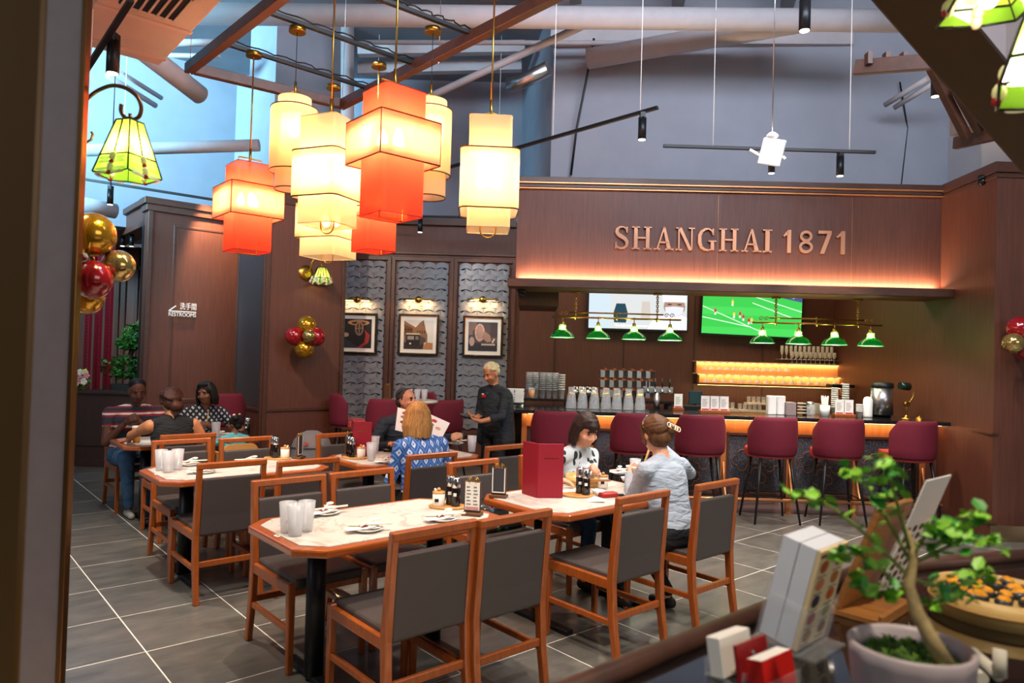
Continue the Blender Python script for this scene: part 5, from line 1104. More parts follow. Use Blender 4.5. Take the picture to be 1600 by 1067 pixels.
MB().tube(sm, 0.0075, 8).build('bracket', BRONZE, t); MB().lathe([(0.03, 0.0), (0.02, 0.012), (0.006, 0.018), (0.006, 0.03)], n=14).build('cap', BRONZE, t)
MB().ell((0, 0, -0.08), 0.02, 10, 8).build('bulb', emis('lamp_bulb', 'fff0c0', 12.0), t)
lamp('POINT', 'wall_lamp_light', p + Vector((0, 0, -0.10)), 5.5, (1.0, 0.9, 0.6), shadow_soft_size=0.025)
q = at(134, 218, Yl); t = thing('wall_hook', 'small brass hook on the near column below the curled bracket', 'hook', q); MB().tube([(-0.03, 0, 0), (0, 0, -0.012), (0.02, 0, 0.0), (0.026, 0, 0.02), (0.02, 0, 0.03)], 0.005, 6).build('hook', BRASS, t)
# sconce on the pillar
fc = lambda x, z, y=0.0: M41 @ Vector((x, y, z))
p = fc(0.66, 2.72, -0.17); t = thing('pillar_sconce', 'small green stained-glass sconce on the wooden pillar', 'lamp', p, TA)
tiffany(t, 0.9, 0.055, 0.15, 0.20, 8, 0.0, rot=0.2); MB().lathe([(0.10, 0), (0.10, 0.012), (0.05, 0.02), (0, 0.02)], (0, 0, 0), 24, M=Matrix.Translation((-0.14, 0.17, -0.07)) @ Matrix.Rotation(PI / 2, 4, 'X')).build('rose', BRASS, t)
MB().tube([(-0.14, 0.15, -0.07), (-0.14, 0.06, -0.05), (-0.14, 0.0, 0.05), (-0.08, 0, 0.16), (-0.02, 0, 0.13), (0, 0, 0.02)], 0.007, 8).build('arm', BRASS, t); MB().ell((0, 0, -0.09), 0.03, 10, 8).build('bulb', emis('lamp_bulb', 'fff0c0', 12.0), t)
lamp('POINT', 'sconce_light', p + Vector((0, 0, -0.1)), 7, (1.0, 0.88, 0.55), shadow_soft_size=0.03)
# two blurred stained-glass shades at the upper right corner, close by
for (px, py, Y), lb, rot in (((1545, -20, 1.7), 'green stained-glass shade at the top edge near the right corner', 0.5), ((1640, 40, 1.5), 'green stained-glass shade cut by the right edge at the top', 0.2)):
    p = at(px, py, Y); t = thing('hanging_glass_lamp', lb, 'lamp', p); tiffany(t, 0.6, 0.05, 0.125, 0.19 if py > 0 else 0.10, 4, 0.05, rot=rot); MB().cyl((0, 0, 0.04), (0, 0, 2.0), 0.006, n=6).build('rod', BRONZE, t)
    MB().ell((0, 0, -0.03), 0.022, 10, 8).build('bulb', emis('lamp_bulb', 'fff0c0', 12.0), t); lamp('POINT', 'glass_lamp_light', p + Vector((0, 0, -0.05)), 1.6, (1.0, 0.9, 0.6), shadow_soft_size=0.03)
# ---- balloons
BG = mat('balloon_gold', 'c08a1c', 0.16, 0.75, coat=0.5); BG2 = mat('balloon_champagne', 'b89a5c', 0.14, 0.85, coat=0.5); BRd = mat('balloon_red', '8a0c14', 0.12, 0.1, coat=0.8)
def balloons(label, spec, Y, back):
    c = at(spec[0][0], spec[0][1], Y); t = thing('balloon_cluster', label, 'balloons', c, 0, 'gold and red balloon clusters')
    for px, py, r, m, dy in spec:
        q = at(px, py, Y + dy) - c; rr = r * (Y + dy) / FPX
        o = MB().lathe([(0.0, -rr * 1.08), (rr * 0.10, -rr * 1.06), (rr * 0.45, -rr * 0.88), (rr * 0.8, -rr * 0.5), (rr * 0.97, -rr * 0.1), (rr, rr * 0.1), (rr * 0.94, rr * 0.4), (rr * 0.72, rr * 0.74), (rr * 0.4, rr * 0.94), (0, rr * 1.02)], n=24).build('balloon', m, t)
        o.location = q; dv = Vector((-q.x, 0.5, -q.z)).normalized(); o.rotation_euler = (-dv).to_track_quat('Z', 'Y').to_euler() if q.length > 1e-4 else (PI / 2, 0, 0)
    MB().cyl((0, 0, 0), back - c, 0.006, n=6).build('tie', WHITE, t)
balloons('big gold and red balloons on the near left column', [(138, 405, 10, BRd, 0.06), (146, 368, 35, BG, 0.0), (145, 437, 31, BRd, -0.03), (186, 416, 25, BG2, 0.06), (136, 464, 27, BG, 0.02)], 2.75, Vector((-1.60, 2.62, at(138, 405, 2.75).z)))
pc = fc(0.62, 1.0, -0.14)
balloons('gold and red balloons on the wooden pillar', [(483, 525, 10.5, BG2, -0.12), (480, 508, 15, BG, 0.0), (461, 525, 15, BRd, -0.05), (494, 526, 15, BRd, 0.0), (476, 545, 15, BG, 0.0)], 8.8, fc(0.62, 1.9, 0))
balloons('gold and red balloons cut by the right edge on the right column', [(1604, 526, 12, BG2, 0.04), (1593, 514, 20, BRd, 0.03), (1583, 536, 16, BG2, -0.08), (1606, 545, 20, BRd, 0.0)], 6.6, Vector((4.85, 6.8, 1.95)))
# ---- restroom lettering with arrow
SW = mat('sign_white', 'f2f0ea', 0.5, emit='f2f0ea', es=0.0)
t = thing('restroom_sign', 'white restroom lettering with arrow on the wooden wall', 'sign', A + VE * 0.0 + Vector((0, 0, 0)), TA)
d = A + VE * 0.41
lx0 = 0.34
def walls(px, py):
    rr_ = ray(px, py); n = UE; k = (A - Vector((0, 0, CAMH))).dot(n) / rr_.dot(n); P_ = Vector((0, 0, CAMH)) + rr_ * k; q_ = P_ - A; return q_.dot(VE), P_.z
(xa, za), (xb, zb_) = walls(262, 494), walls(305.5, 493)
sc_ = (xb - xa)
me = text_mesh('restrooms', 'RESTROOMS', 0.08, 0.003, SW, 'LEFT'); wd = max(v.co.x for v in me.vertices) or 1
o = link('lettering', me, t, (xa, -0.022, za + 0.005)); o.rotation_euler = (PI / 2, 0, 0); o.scale = (sc_ / wd, 1.0, 1)
me = text_mesh('restroom_characters', '洗手間', 0.105, 0.003, SW, 'LEFT'); (xc, zc_), _ = walls(280, 483), 0; w3 = max(v.co.x for v in me.vertices) or 1
o = link('lettering', me, t, (xc, -0.022, zc_ + 0.005)); o.rotation_euler = (PI / 2, 0, 0); o.scale = ((xb - xc) / w3, 1.0, 1)
(xd, zdn) = walls(263, 485.5); mb = MB(); mb.b2((xd, -0.024, zdn - 0.008), (xb, -0.02, zdn + 0.006)); mb.build('arrow_line', SW, t)
MB().beam((xd, -0.022, zdn), (xd + 0.09, -0.022, zdn + 0.075), 0.004, 0.014).build('arrow_head', SW, t)
# ---- opening: lattice screen, bonsai, flowers
LAT = mat('red_lacquer', '7a1420', 0.35, coat=0.3)
for i, px in enumerate((134, 150, 166)):
    p = at(px, 600, 10.3); p.z = 0; t = thing('lattice_screen', ('left', 'middle', 'right')[i] + ' red lacquer lattice screen in the opening', 'screen', p, R(-35), 'red lattice screens')
    W_, H_ = 0.13, 3.1
    for s in (-1, 1): MB().b2((s * W_ / 2 - 0.012, -0.02, 0), (s * W_ / 2 + 0.012, 0.02, H_)).build('stile', LAT, t)
    mb = MB()
    for k in range(62):
        z = 0.02 + k * 0.049; mb.b2((-W_ / 2, -0.008, z), (W_ / 2, 0.008, z + 0.014))
        for j in range(4): x = -W_ / 2 + 0.013 + j * 0.028 + (0.014 if k % 2 else 0); mb.b2((x - 0.005, -0.008, z), (x + 0.005, 0.008, z + 0.049))
    tag(mb.build('lattice', LAT, t), kind='stuff')
LEAF = mat('leaf_green', '35641c', 0.5, noise=0.3, nscale=20); BARK = mat('bark', '5a4028', 0.8, noise=0.3, nscale=30, bump=0.5)
def leaf_cloud(spots, n, size, seed, flat=0.5):
    rd = random.Random(seed); mb = MB()
    for c_, r_ in spots:
        for _ in range(n):
            while True:
                d_ = Vector((rd.uniform(-1, 1), rd.uniform(-1, 1), rd.uniform(-1, 1)))
                if 0.25 < d_.length < 1: break
            q = Vector(c_) + Vector((d_.x * r_[0], d_.y * r_[1], d_.z * r_[2])); M = Matrix.Translation(q) @ Euler((rd.uniform(-1, 1), rd.uniform(-1, 1), rd.uniform(0, 6.28))).to_matrix().to_4x4(); s = size * rd.uniform(0.6, 1.25)
            mb.add([(0, -s, 0), (s * 0.45, -s * 0.2, 0.1 * s), (s * 0.35, s * 0.5, 0.06 * s), (0, s, 0), (-s * 0.35, s * 0.5, 0.06 * s), (-s * 0.45, -s * 0.2, 0.1 * s)], [(0, 1, 2, 3), (0, 3, 4, 5)], 0, False, M)
    return mb
p = at(204, 615, 10.45); p.z = 1.0
one('bonsai_plinth', MB().b2((-0.36, -0.22, 0), (0.36, 0.22, 0.97)), DARKWOOD, (p.x, p.y, 0), 'dark plinth under the bonsai behind the low wall', 'plinth')
t = thing('bonsai_tree', 'cloud-pruned green bonsai tree in the opening behind the man', 'plant', p)
MB().tube([(0, 0, 0), (0.05, 0, 0.18), (-0.03, 0, 0.36), (0.06, 0, 0.6), (0.1, 0, 0.75)], [0.05, 0.04, 0.035, 0.025, 0.015], 8).build('trunk', BARK, t)
tag(leaf_cloud([((-0.05, 0, 0.24), (0.34, 0.25, 0.14)), ((0.20, 0, 0.2), (0.2, 0.22, 0.14)), ((0.12, 0, 0.62), (0.24, 0.2, 0.15)), ((0.02, -0.05, 0.52), (0.18, 0.18, 0.08)), ((0.2, 0, 0.72), (0.16, 0.16, 0.1))], 520, 0.035, 3).build('foliage', LEAF, t, fix=False), kind='stuff')
MB().prism(rrect(0.5, 0.3, 0.04), -0.02, 0.05).build('tray', mat('dark_pot', '2a2420', 0.5), t)
o = bpy.data.objects['bonsai_tree']; o.location.z = 1.0; o.scale = (1.3, 1.1, 1.3)
p = at(122, 612, 9.6); p.z = 1.02
t = thing('flower_bunch', 'pink and cream flowers on the low dark wall', 'flowers', p)
fl = [mat('petal_pink', 'd88a92', 0.7), mat('petal_cream', 'f0e4c8', 0.7), mat('petal_yellow', 'd8d080', 0.7)]
for k in range(16):
    c_ = Vector((random.uniform(-0.12, 0.12), random.uniform(-0.08, 0.08), random.uniform(0.03, 0.26))); mb = MB(); mb.ell(c_, 0.02, 8, 6)
    for j in range(5): a = j * 1.257; mb.ell(c_ + Vector((0.03 * math.cos(a), -0.01, 0.03 * math.sin(a))), (0.022, 0.01, 0.022), 8, 5)
    tag(mb.build('blossom', fl[k % 3], t), kind='stuff')
tag(leaf_cloud([((0, 0, 0.1), (0.14, 0.08, 0.1))], 60, 0.04, 5).build('leaves', LEAF, t, fix=False), kind='stuff')
# ---- security cameras
for (px, py), Y, lb in (((815, 459), 7.75, 'small dark security camera under the left end of the bulkhead shelf'), ((1535, 282), 7.0, 'small dark security camera under the cap of the right wall')):
    p = at(px, py, Y); t = thing('security_camera', lb, 'camera', p); MB().ell((0, 0, -0.01), 0.042, 14, 10).build('dome', mat('smoked_dome', '0c0d10', 0.08), t); MB().cyl((0, 0, 0.01), (0, 0, 0.045), 0.048, n=16).build('mount', BLACKP, t)
# ---- fiddle-leaf plant at the right edge
p = Vector((4.93, 6.35, 0)); t = thing('fiddle_leaf_plant', 'tall potted plant with big glossy leaves at the right edge', 'plant', p)
BIGL = mat('big_leaf', '2f8a35', 0.3, noise=0.2, nscale=8, coat=0.3)
MB().lathe([(0.0, 0.0), (0.16, 0), (0.2, 0.36), (0.18, 0.36), (0.15, 0.3), (0, 0.3)], n=24).build('pot', mat('white_pot', 'd8d4cc', 0.4), t); MB().tube([(0, 0, 0.3), (0.03, 0, 0.8), (-0.02, 0, 1.35)], 0.018, 8).build('stem', BARK, t)
def big_leaf(c_, d_, L, w_, sag):
    d_ = Vector(d_).normalized(); s_ = d_.cross(Vector((0, 0, 1))).normalized(); mb = MB(); vv = []; n = 7
    for i in range(n + 1):
        f = i / n; wd = w_ * math.sin(PI * (0.08 + 0.9 * f)) * (0.7 + 0.5 * f); b = Vector(c_) + d_ * L * f + Vector((0, 0, -sag * f * f))
        for k in (-1, -0.5, 0, 0.5, 1): vv.append(b + s_ * wd * k + Vector((0, 0, 0.03 * abs(k) + 0.012 * math.sin(6 * f * PI) * abs(k))))
    mb.add(vv, [(i * 5 + k, i * 5 + k + 1, i * 5 + 5 + k + 1, i * 5 + 5 + k) for i in range(n) for k in range(4)], 0, True); return mb
for c_, d_, L, w_, sg in (((-0.02, 0, 1.32), (-0.5, -0.5, 0.2), 0.26, 0.09, 0.1), ((0.0, 0, 1.2), (-0.9, -0.3, -0.1), 0.24, 0.08, 0.08), ((0, 0, 1.05), (-0.6, -0.6, -0.5), 0.32, 0.10, 0.14), ((0, 0, 0.95), (-0.8, -0.2, -0.6), 0.32, 0.10, 0.14), ((0, 0, 1.3), (0.6, -0.4, 0.4), 0.3, 0.1, 0.1), ((0, 0, 0.85), (-0.2, -0.9, -0.5), 0.3, 0.1, 0.14), ((0, 0, 1.1), (0.5, -0.6, -0.2), 0.3, 0.1, 0.12), ((-0.02, 0, 1.36), (-0.1, 0.3, 1), 0.26, 0.09, 0.0)):
    big_leaf(c_, d_, L, w_, sg).build('leaf', BIGL, t, fix=False)
# ================================================================== THINGS ON TABLES
SOY = glassy('soy_bottle', '140a08', 0.9, 0.08); CORK = mat('cork_lid', 'b07a3c', 0.6); CER = mat('cream_ceramic', 'ece6da', 0.35)
def tb(u_, v_, dz=0.0): return uv(u_, v_, TOPH + dz)
def pxt(px, py, dz=0.0): return gnd(px, py, TOPH + dz)
def tumbler_proto():
    t = thing('tumbler', 'x', 'glass', group='frosted tumblers')
    MB().lathe([(0.0, 0.0), (0.030, 0.0), (0.033, 0.01), (0.043, 0.15), (0.040, 0.15), (0.030, 0.014), (0.0, 0.012)], n=24).build('glass_body', FROST, t)
    return t
tp = tumbler_proto(); tfirst = [True]
def tumbler(p, lb, water=False):
    if tfirst[0]: tfirst[0] = False; o = tp; o.location = p; o['label'] = lb
    else: o = copy_tree(tp, p, 0, lb)
    if water:
        MB().lathe([(0, 0.02), (0.031, 0.02), (0.038, 0.11), (0, 0.11)], n=16).build('water', WATER, o)
    return o
tumbler(pxt(449, 832), 'left of three frosted tumblers on the nearest table'); tumbler(pxt(461, 837), 'front one of three frosted tumblers on the nearest table'); tumbler(pxt(478, 830), 'right of three frosted tumblers on the nearest table')
tumbler(pxt(251, 735), 'left of three frosted tumblers on the left empty table'); tumbler(pxt(262, 738), 'front one of three frosted tumblers on the left empty table'); tumbler(pxt(277, 734), 'right of three frosted tumblers on the left empty table')
tumbler(pxt(580, 720), 'front tumbler of water beside the plate before the blonde woman', True); tumbler(pxt(585, 708), 'rear tumbler of water before the suited man', True); tumbler(pxt(737, 706), 'tumbler of water at the right end of the suited man\'s table', True); tumbler(pxt(992, 748), 'tumbler of water between the two eating women', True)
def plate(p, rz, lb, grp='set plates with napkin'):
    t = thing('place_setting', lb, 'plate', p, rz, grp)
    MB().lathe([(0, 0.004), (0.045, 0.004), (0.05, 0.0), (0.052, 0.002), (0.078, 0.014), (0.08, 0.016), (0.077, 0.017), (0.05, 0.007), (0, 0.007)], n=28).build('plate', PORC, t)
    mb = MB(); mb.add([(-0.12, -0.035, 0.021), (0.05, -0.05, 0.020), (0.06, 0.03, 0.024), (-0.04, 0.055, 0.028), (-0.11, 0.03, 0.022)], [(0, 1, 2, 3, 4)]); mb.add([(-0.02, -0.05, 0.024), (0.09, -0.02, 0.032), (0.03, 0.05, 0.038)], [(0, 1, 2)]); mb.build('napkin', PAPER, t, fix=False)
    MB().b2((-0.04, -0.012, 0.026), (0.0, 0.012, 0.0275)).build('napkin_print', PRED, t)
    mb = MB(); mb.add([(-0.10, 0.03, 0.03), (-0.085, 0.045, 0.03), (0.115, -0.05, 0.034), (0.10, -0.066, 0.034), (-0.10, 0.03, 0.034), (-0.085, 0.045, 0.034), (0.115, -0.05, 0.04), (0.10, -0.066, 0.04)], [(0, 1, 2, 3), (4, 5, 6, 7), (0, 4, 5, 1), (1, 5, 6, 2), (2, 6, 7, 3), (3, 7, 4, 0)]); mb.build('chopstick_sleeve', mat('cream_paper', 'e6dcc4', 0.7), t)
    MB().tube([(-0.05, -0.03, 0.034), (0.0, 0.0, 0.044), (0.04, 0.02, 0.05)], [0.005, 0.005, 0.006], 8).build('spoon_handle', PORC, t); MB().ell((0.06, 0.032, 0.046), (0.024, 0.018, 0.008), 12, 6).build('spoon_bowl', PORC, t)
    return t
for px, py, rz, lb in ((509, 803, 0.3, 'plate with crumpled napkin behind the tumblers of the nearest table'), (574, 829, -0.1, 'plate with chopsticks and spoon at the front centre of the nearest table'), (692, 813, 0.0, 'plate with chopsticks beside the condiment tray of the nearest table'),
                       (296, 727, 0.2, 'plate with folded napkin behind the tumblers of the left empty table'), (318, 739, 0.0, 'plate at the front edge of the left empty table'), (388, 724, 0.0, 'plate with napkin at the right side of the left empty table'),
                       (604, 723, 0.1, 'plate with napkin before the blonde woman, beside the condiments'), (712, 694, 0.3, 'plate with napkin at the far right of the suited man\'s table'), (968, 740, 0.2, 'used plate with food beside the bamboo steamer of the two women')):
    plate(pxt(px, py), TA + rz, lb)
def jar(t, x, y):
    j = MB().lathe([(0, 0), (0.034, 0), (0.036, 0.004), (0.036, 0.07), (0.033, 0.072)], (x, y, 0.014), 24).build('jar', CER, t); MB().lathe([(0.037, 0.072), (0.037, 0.082), (0, 0.083)], (x, y, 0.014), 20).build('lid', LIGHTWOOD, j); MB().ell((x, y, 0.106), 0.012, 10, 8).build('knob', LIGHTWOOD, j)
    MB().b2((x - 0.02, y - 0.038, 0.04), (x + 0.004, y - 0.034, 0.058)).build('jar_label', BLACKP, j); MB().cyl((x - 0.015, y, 0.09), (x - 0.024, y, 0.112), 0.006, n=6).build('spoon', PORC, j)
def bottle(t, x, y):
    b = MB().lathe([(0, 0), (0.026, 0), (0.027, 0.004), (0.027, 0.105), (0.024, 0.112)], (x, y, 0.014), 20).build('bottle', SOY, t); MB().lathe([(0.025, 0.105), (0.026, 0.108), (0.026, 0.16), (0.02, 0.168), (0, 0.168)], (x, y, 0.014), 20).build('chrome_cap', CHROME, b)
    MB().b2((x - 0.012, y - 0.029, 0.075), (x + 0.006, y - 0.0265, 0.093)).build('bottle_label', PAPER, b)
def tray(p, rz, lb, j=True, two=True):
    t = thing('condiment_tray', lb, 'condiments', p, rz, 'condiment trays')
    MB().prism([(0.115 * math.cos(a), 0.075 * math.sin(a)) for a in [2 * PI * k / 12 for k in range(12)]], 0, 0.014).build('tray', LIGHTWOOD, t, bevel=0.003)
    if j: jar(t, -0.055, -0.01)
    bottle(t, 0.01, 0.028); bottle(t, 0.045, -0.018)
    return t
tray(pxt(700, 793), R(0), 'round tray with cream jar and two soy bottles on the nearest table')
tray(pxt(904, 775), R(0), 'round tray with two dark soy bottles in front of the bamboo steamer', False)
tray(pxt(434, 717), R(175), 'tray with soy bottles and cream jar at the right end of the left empty table')
tray(pxt(553, 716), R(175), 'tray with soy bottles and cream jar beside the far red menu folder')
t = thing('lidded_jar', 'cream jar with wooden lid right of the bamboo steamer', 'jar', pxt(942, 764)); jar(t, 0, 0)
t = thing('soy_bottle', 'dark soy bottle with chrome cap at the right end of the family table', 'bottle', pxt(386, 680)); bottle(t, 0, 0)
def clip(p, rz, lb, printed=True):
    t = thing('menu_clip', lb, 'menu stand', p, rz, 'wooden menu clips')
    MB().b2((-0.055, -0.035, 0), (0.055, 0.035, 0.018)).build('base', mat('walnut', '5a3a22', 0.45), t, bevel=0.002)
    MB().b2((-0.048, -0.006, 0.016), (0.048, 0.006, 0.19)).build('board', mat('walnut', '5a3a22', 0.45), t, bevel=0.002)
    o = MB().b2((-0.042, -0.010, 0.03), (0.042, -0.007, 0.185)).build('card', PAPER if printed else mat('blackboard', '3a3a3e', 0.5), t)
    if printed:
        for c_ in (-0.02, 0.02):
            for k in range(6): MB().b2((c_ - 0.014, -0.0112, 0.06 + k * 0.019), (c_ + 0.012 - 0.004 * (k % 3), -0.010, 0.067 + k * 0.019)).build('print_line', TXT, o)
        MB().b2((-0.038, -0.0112, 0.034), (0.038, -0.010, 0.05)).build('print_band', mat('print_rose', 'c88a90', 0.7), o)
    else:
        for lo, hi in (((-0.042, 0.03), (-0.036, 0.185)), ((0.036, 0.03), (0.042, 0.185)), ((-0.042, 0.03), (0.042, 0.037))): MB().b2((lo[0], -0.012, lo[1]), (hi[0], -0.009, hi[1])).build('clear_edge', WHITE, o)
    for s in (-0.02, 0.02): MB().tube([(s, 0.014 * math.cos(a) - 0.002, 0.192 + 0.014 * math.sin(a)) for a in [2 * PI * i / 14 for i in range(14)]], 0.0025, 6, True).build('ring', GOLD, t)
    for s in (-0.02, 0.02): MB().tube([(s + 0.014 * math.cos(a), -0.004, 0.196 + 0.016 * math.sin(a)) for a in [2 * PI * i / 14 for i in range(14)]], 0.0025, 6, True).build('ring', GOLD, t)
clip(pxt(738, 805), R(-14), 'wooden menu clip with printed white card at the end of the nearest table')
clip(pxt(779, 777), R(-12), 'wooden menu clip with blank dark card left of the red menu folder', False)
clip(pxt(467, 716), R(82), 'wooden menu clip seen edge-on at the right end of the left empty table', False)
clip(pxt(545, 712), R(60), 'wooden menu clip seen from behind beside the far red menu folder', False)
p = at(604, 640, 9.25); p.z = 1.03; t_ = clip(p, R(150), 'brown menu clip on the high table before the picture wall', False)
for i, px in enumerate((640, 652, 663)):
    p = at(px, 620, 9.15); p.z = 1.03; tumbler(p, ('left', 'middle', 'right')[i] + ' glass on the high table behind the suited man\'s head')
# red menu folders
def folder(p, rz, lb, h=0.31, ang=R(62)):
    t = thing('menu_folder', lb, 'menu', p, rz, 'standing red menu folders'); RC = mat('red_leatherette', '8c1024', 0.55, noise=0.08, nscale=300)
    w_ = 0.165
    MB().b2((0, -0.004, 0), (w_, 0.004, h)).build('front_cover', RC, t, bevel=0.002)
    o = MB().b2((-w_, -0.004, 0), (0, 0.004, h)).build('back_cover', RC, t, bevel=0.002); o.rotation_euler = (0, 0, -ang)
    o = MB().b2((-w_ + 0.01, 0.005, 0.008), (0, 0.012, h - 0.008)).build('pages', PAPER, t); o.rotation_euler = (0, 0, -ang)
    m_ = link('gold_lettering', text_mesh('gold_lettering', 'SHANGHAI 1871', 0.013, 0.0003, GOLD), t, (w_ * 0.52, -0.0052, h * 0.72)); m_.rotation_euler = (PI / 2, 0, 0)
folder(pxt(839, 778), R(6), 'tall red menu folder standing open between the two tables', 0.345)
folder(pxt(551, 713), R(-10), 'tall red menu folder standing beside the suited man\'s arm', 0.30)
# steamers
def steamer(p, lb, r=0.105, h=0.055, tiers=1, lid=False, cat='steamer', food=0):
    t = thing('bamboo_steamer', lb, cat, p, random.random(), 'bamboo steamers')
    for k in range(tiers):
        z = k * (h + 0.002); b = MB().lathe([(r - 0.012, z), (r, z), (r, z + h), (r - 0.012, z + h)], n=36, closed=True).build('ring', BAMBOO, t)
        MB().tube([((r + 0.002) * math.cos(a), (r + 0.002) * math.sin(a), z + h * 0.5) for a in [2 * PI * i / 36 for i in range(36)]], 0.003, 5, True).build('binding', mat('bamboo_line', 'a97f40', 0.5), b)
    z = (tiers - 1) * (h + 0.002)
    MB().cyl((0, 0, z + 0.012), (0, 0, z + 0.018), r - 0.012, n=30).build('slat_bottom', BAMBOO, t)
    if lid: MB().lathe([(0, z + h + 0.03), (r * 0.6, z + h + 0.028), (r, z + h + 0.018), (r, z + h)], n=36).build('lid', BAMBOO, t)
    for k in range(food):
        a = 2 * PI * k / food; q = Vector((r * 0.5 * math.cos(a), r * 0.5 * math.sin(a), z + 0.03)); MB().lathe([(0, 0.03), (0.008, 0.028), (0.02, 0.018), (0.026, 0.004), (0.022, -0.01), (0, -0.012)], q, 12).build('dumpling', mat('dumpling', 'e8dcc4', 0.5), t)
    return t
steamer(pxt(912, 757), 'bamboo steamer on a plate before the woman in the leaf cardigan', 0.13, 0.07, 1, False, food=5)
one('saucer', MB().lathe([(0, 0), (0.06, 0), (0.10, 0.012), (0.098, 0.014), (0, 0.006)], n=28), PORC, pxt(893, 769), 'white saucer under the left edge of the bamboo steamer', 'plate')
one('dip_bowl', MB().lathe([(0, 0), (0.028, 0), (0.045, 0.03), (0.043, 0.031), (0.026, 0.006), (0, 0.006)], n=22), PORC, pxt(979, 752), 'small white dip bowl beside the white sleeve', 'bowl')
one('dip_bowl', MB().lathe([(0, 0), (0.028, 0), (0.045, 0.035), (0.043, 0.036), (0.026, 0.006), (0, 0.006)], n=22), PORC, pxt(935, 774), 'small white bowl right of the soy bottles', 'bowl')
t = thing('tongs', 'pair of wooden tongs lying across the bamboo steamer', 'tongs', pxt(925, 752, 0.085), R(-8))
for s in (-1, 1): MB().beam((-0.10, s * 0.008, 0), (0.12, s * 0.02, 0.012), 0.01, 0.006).build('arm', STANDWOOD, t)
one('red_wallet', MB().prism(rrect(0.12, 0.075, 0.012), 0, 0.03), mat('red_wallet', '9c1a18', 0.4), pxt(950, 776), 'red wallet lying near the table edge beside the woman in white', 'wallet', rz=R(20), bevel=0.006)
t = thing('car_keys', 'dark car keys on the table beside the red wallet', 'keys', pxt(968, 775), R(10)); MB().prism(rrect(0.06, 0.03, 0.012), 0, 0.014).build('fob', BLACKP, t, bevel=0.003); MB().tube([(0.05 + 0.018 * math.cos(a), 0.018 * math.sin(a), 0.004) for a in [2 * PI * i / 14 for i in range(14)]], 0.002, 5, True).build('ring', CHROME, t); MB().b2((0.07, -0.006, 0), (0.11, 0.006, 0.004)).build('key', CHROME, t)
one('used_napkin', MB().add([(-0.05, -0.04, 0.002), (0.05, -0.05, 0.01), (0.06, 0.03, 0.003), (0.0, 0.06, 0.02), (-0.06, 0.03, 0.004)], [(0, 1, 2), (0, 2, 3), (0, 3, 4)]), PAPER, pxt(931, 783), 'crumpled white napkin at the front corner of the women\'s table', 'napkin')
one('black_eyeglass_case', MB().prism(rrect(0.15, 0.06, 0.025), 0, 0.035), BLACKP, pxt(611, 706), 'black case on the table in front of the suited man\'s hand', 'case', rz=R(10), bevel=0.012)
# family table
steamer(pxt(305, 676), 'left bamboo steamer on the family table', 0.09, 0.055, 2, False)
steamer(pxt(322, 674), 'right bamboo steamer on the family table, half hidden', 0.08, 0.05, 1, True)
t = thing('paper_cup_drink', 'amber drink in a clear cup with white lid on the family table', 'drink', pxt(213, 692)); MB().lathe([(0, 0), (0.03, 0), (0.04, 0.14), (0, 0.14)], n=18).build('cup', mat('amber_drink', 'c8801c', 0.25), t); MB().lathe([(0.042, 0.14), (0.042, 0.15), (0.036, 0.158), (0, 0.158)], n=18).build('lid', WHITE, t)
one('paper_menu', MB().b2((-0.14, -0.1, 0), (0.14, 0.1, 0.003)), PAPER, pxt(222, 690), 'white paper sheet under the drink on the family table', 'paper', rz=R(30))
tumbler(pxt(337, 683), 'tumbler of water on the family table beside the toddler', True)
plate(pxt(340, 682), TA, 'plate in front of the toddler on the family table')
# floral bag on the chair between the tables
FLO = None
def floral():
    m, nt, b = _new('floral_cloth'); tc = nt.nodes.new('ShaderNodeTexCoord'); v = nt.nodes.new('ShaderNodeTexVoronoi'); v.inputs['Scale'].default_value = 22
    rp = nt.nodes.new('ShaderNodeValToRGB'); rp.color_ramp.interpolation = 'CONSTANT'; cols = ['16181c', 'd8a020', '16181c', '2a6a8a', 'b82a30', '16181c', 'e8e0d0', '3a6a38']
    e = rp.color_ramp.elements; e[0].color = lin(cols[0]); e[1].position = 0.14; e[1].color = lin(cols[1])
    for i in range(2, 8): x = e.new(i * 0.125); x.color = lin(cols[i])
    sep = nt.nodes.new('ShaderNodeSeparateColor'); nt.links.new(tc.outputs['Object'], v.inputs['Vector']); nt.links.new(v.outputs['Color'], sep.inputs[0]); nt.links.new(sep.outputs[0], rp.inputs[0])
    d_ = nt.nodes.new('ShaderNodeMath'); d_.operation = 'LESS_THAN'; d_.inputs[1].default_value = 0.42; nt.links.new(v.outputs['Distance'], d_.inputs[0]); mx = nt.nodes.new('ShaderNodeMixRGB'); mx.inputs[1].default_value = lin('16181c')
    nt.links.new(d_.outputs[0], mx.inputs[0]); nt.links.new(rp.outputs[0], mx.inputs[2]); nt.links.new(mx.outputs[0], b.inputs['Base Color']); b.inputs['Roughness'].default_value = 0.7; return m
p = uv(3.72, 3.10, 0.475); t = thing('floral_bag', 'dark flower-patterned bag lying on the chair between the two tables', 'bag', p, TA)
mb = MB(); vv = [(sx * (0.17 - 0.02 * k), sy * (0.14 - 0.03 * k), 0.002 + 0.075 * k) for k in range(3) for sx, sy in ((-1, -1), (1, -1), (1, 1), (-1, 1))]; mb.add(vv, [(3, 2, 1, 0), (8, 9, 10, 11)] + [(i * 4 + k, i * 4 + (k + 1) % 4, i * 4 + 4 + (k + 1) % 4, i * 4 + 4 + k) for i in range(2) for k in range(4)]); mb.build('bag_body', floral(), t, bevel=0.02, seg=2)
for s in (-0.05, 0.05): MB().tube([(-0.07, s, 0.14), (-0.05, s * 2, 0.18), (0.05, s * 2, 0.18), (0.07, s, 0.14)], 0.006, 6).build('handle', BLACKP, t)
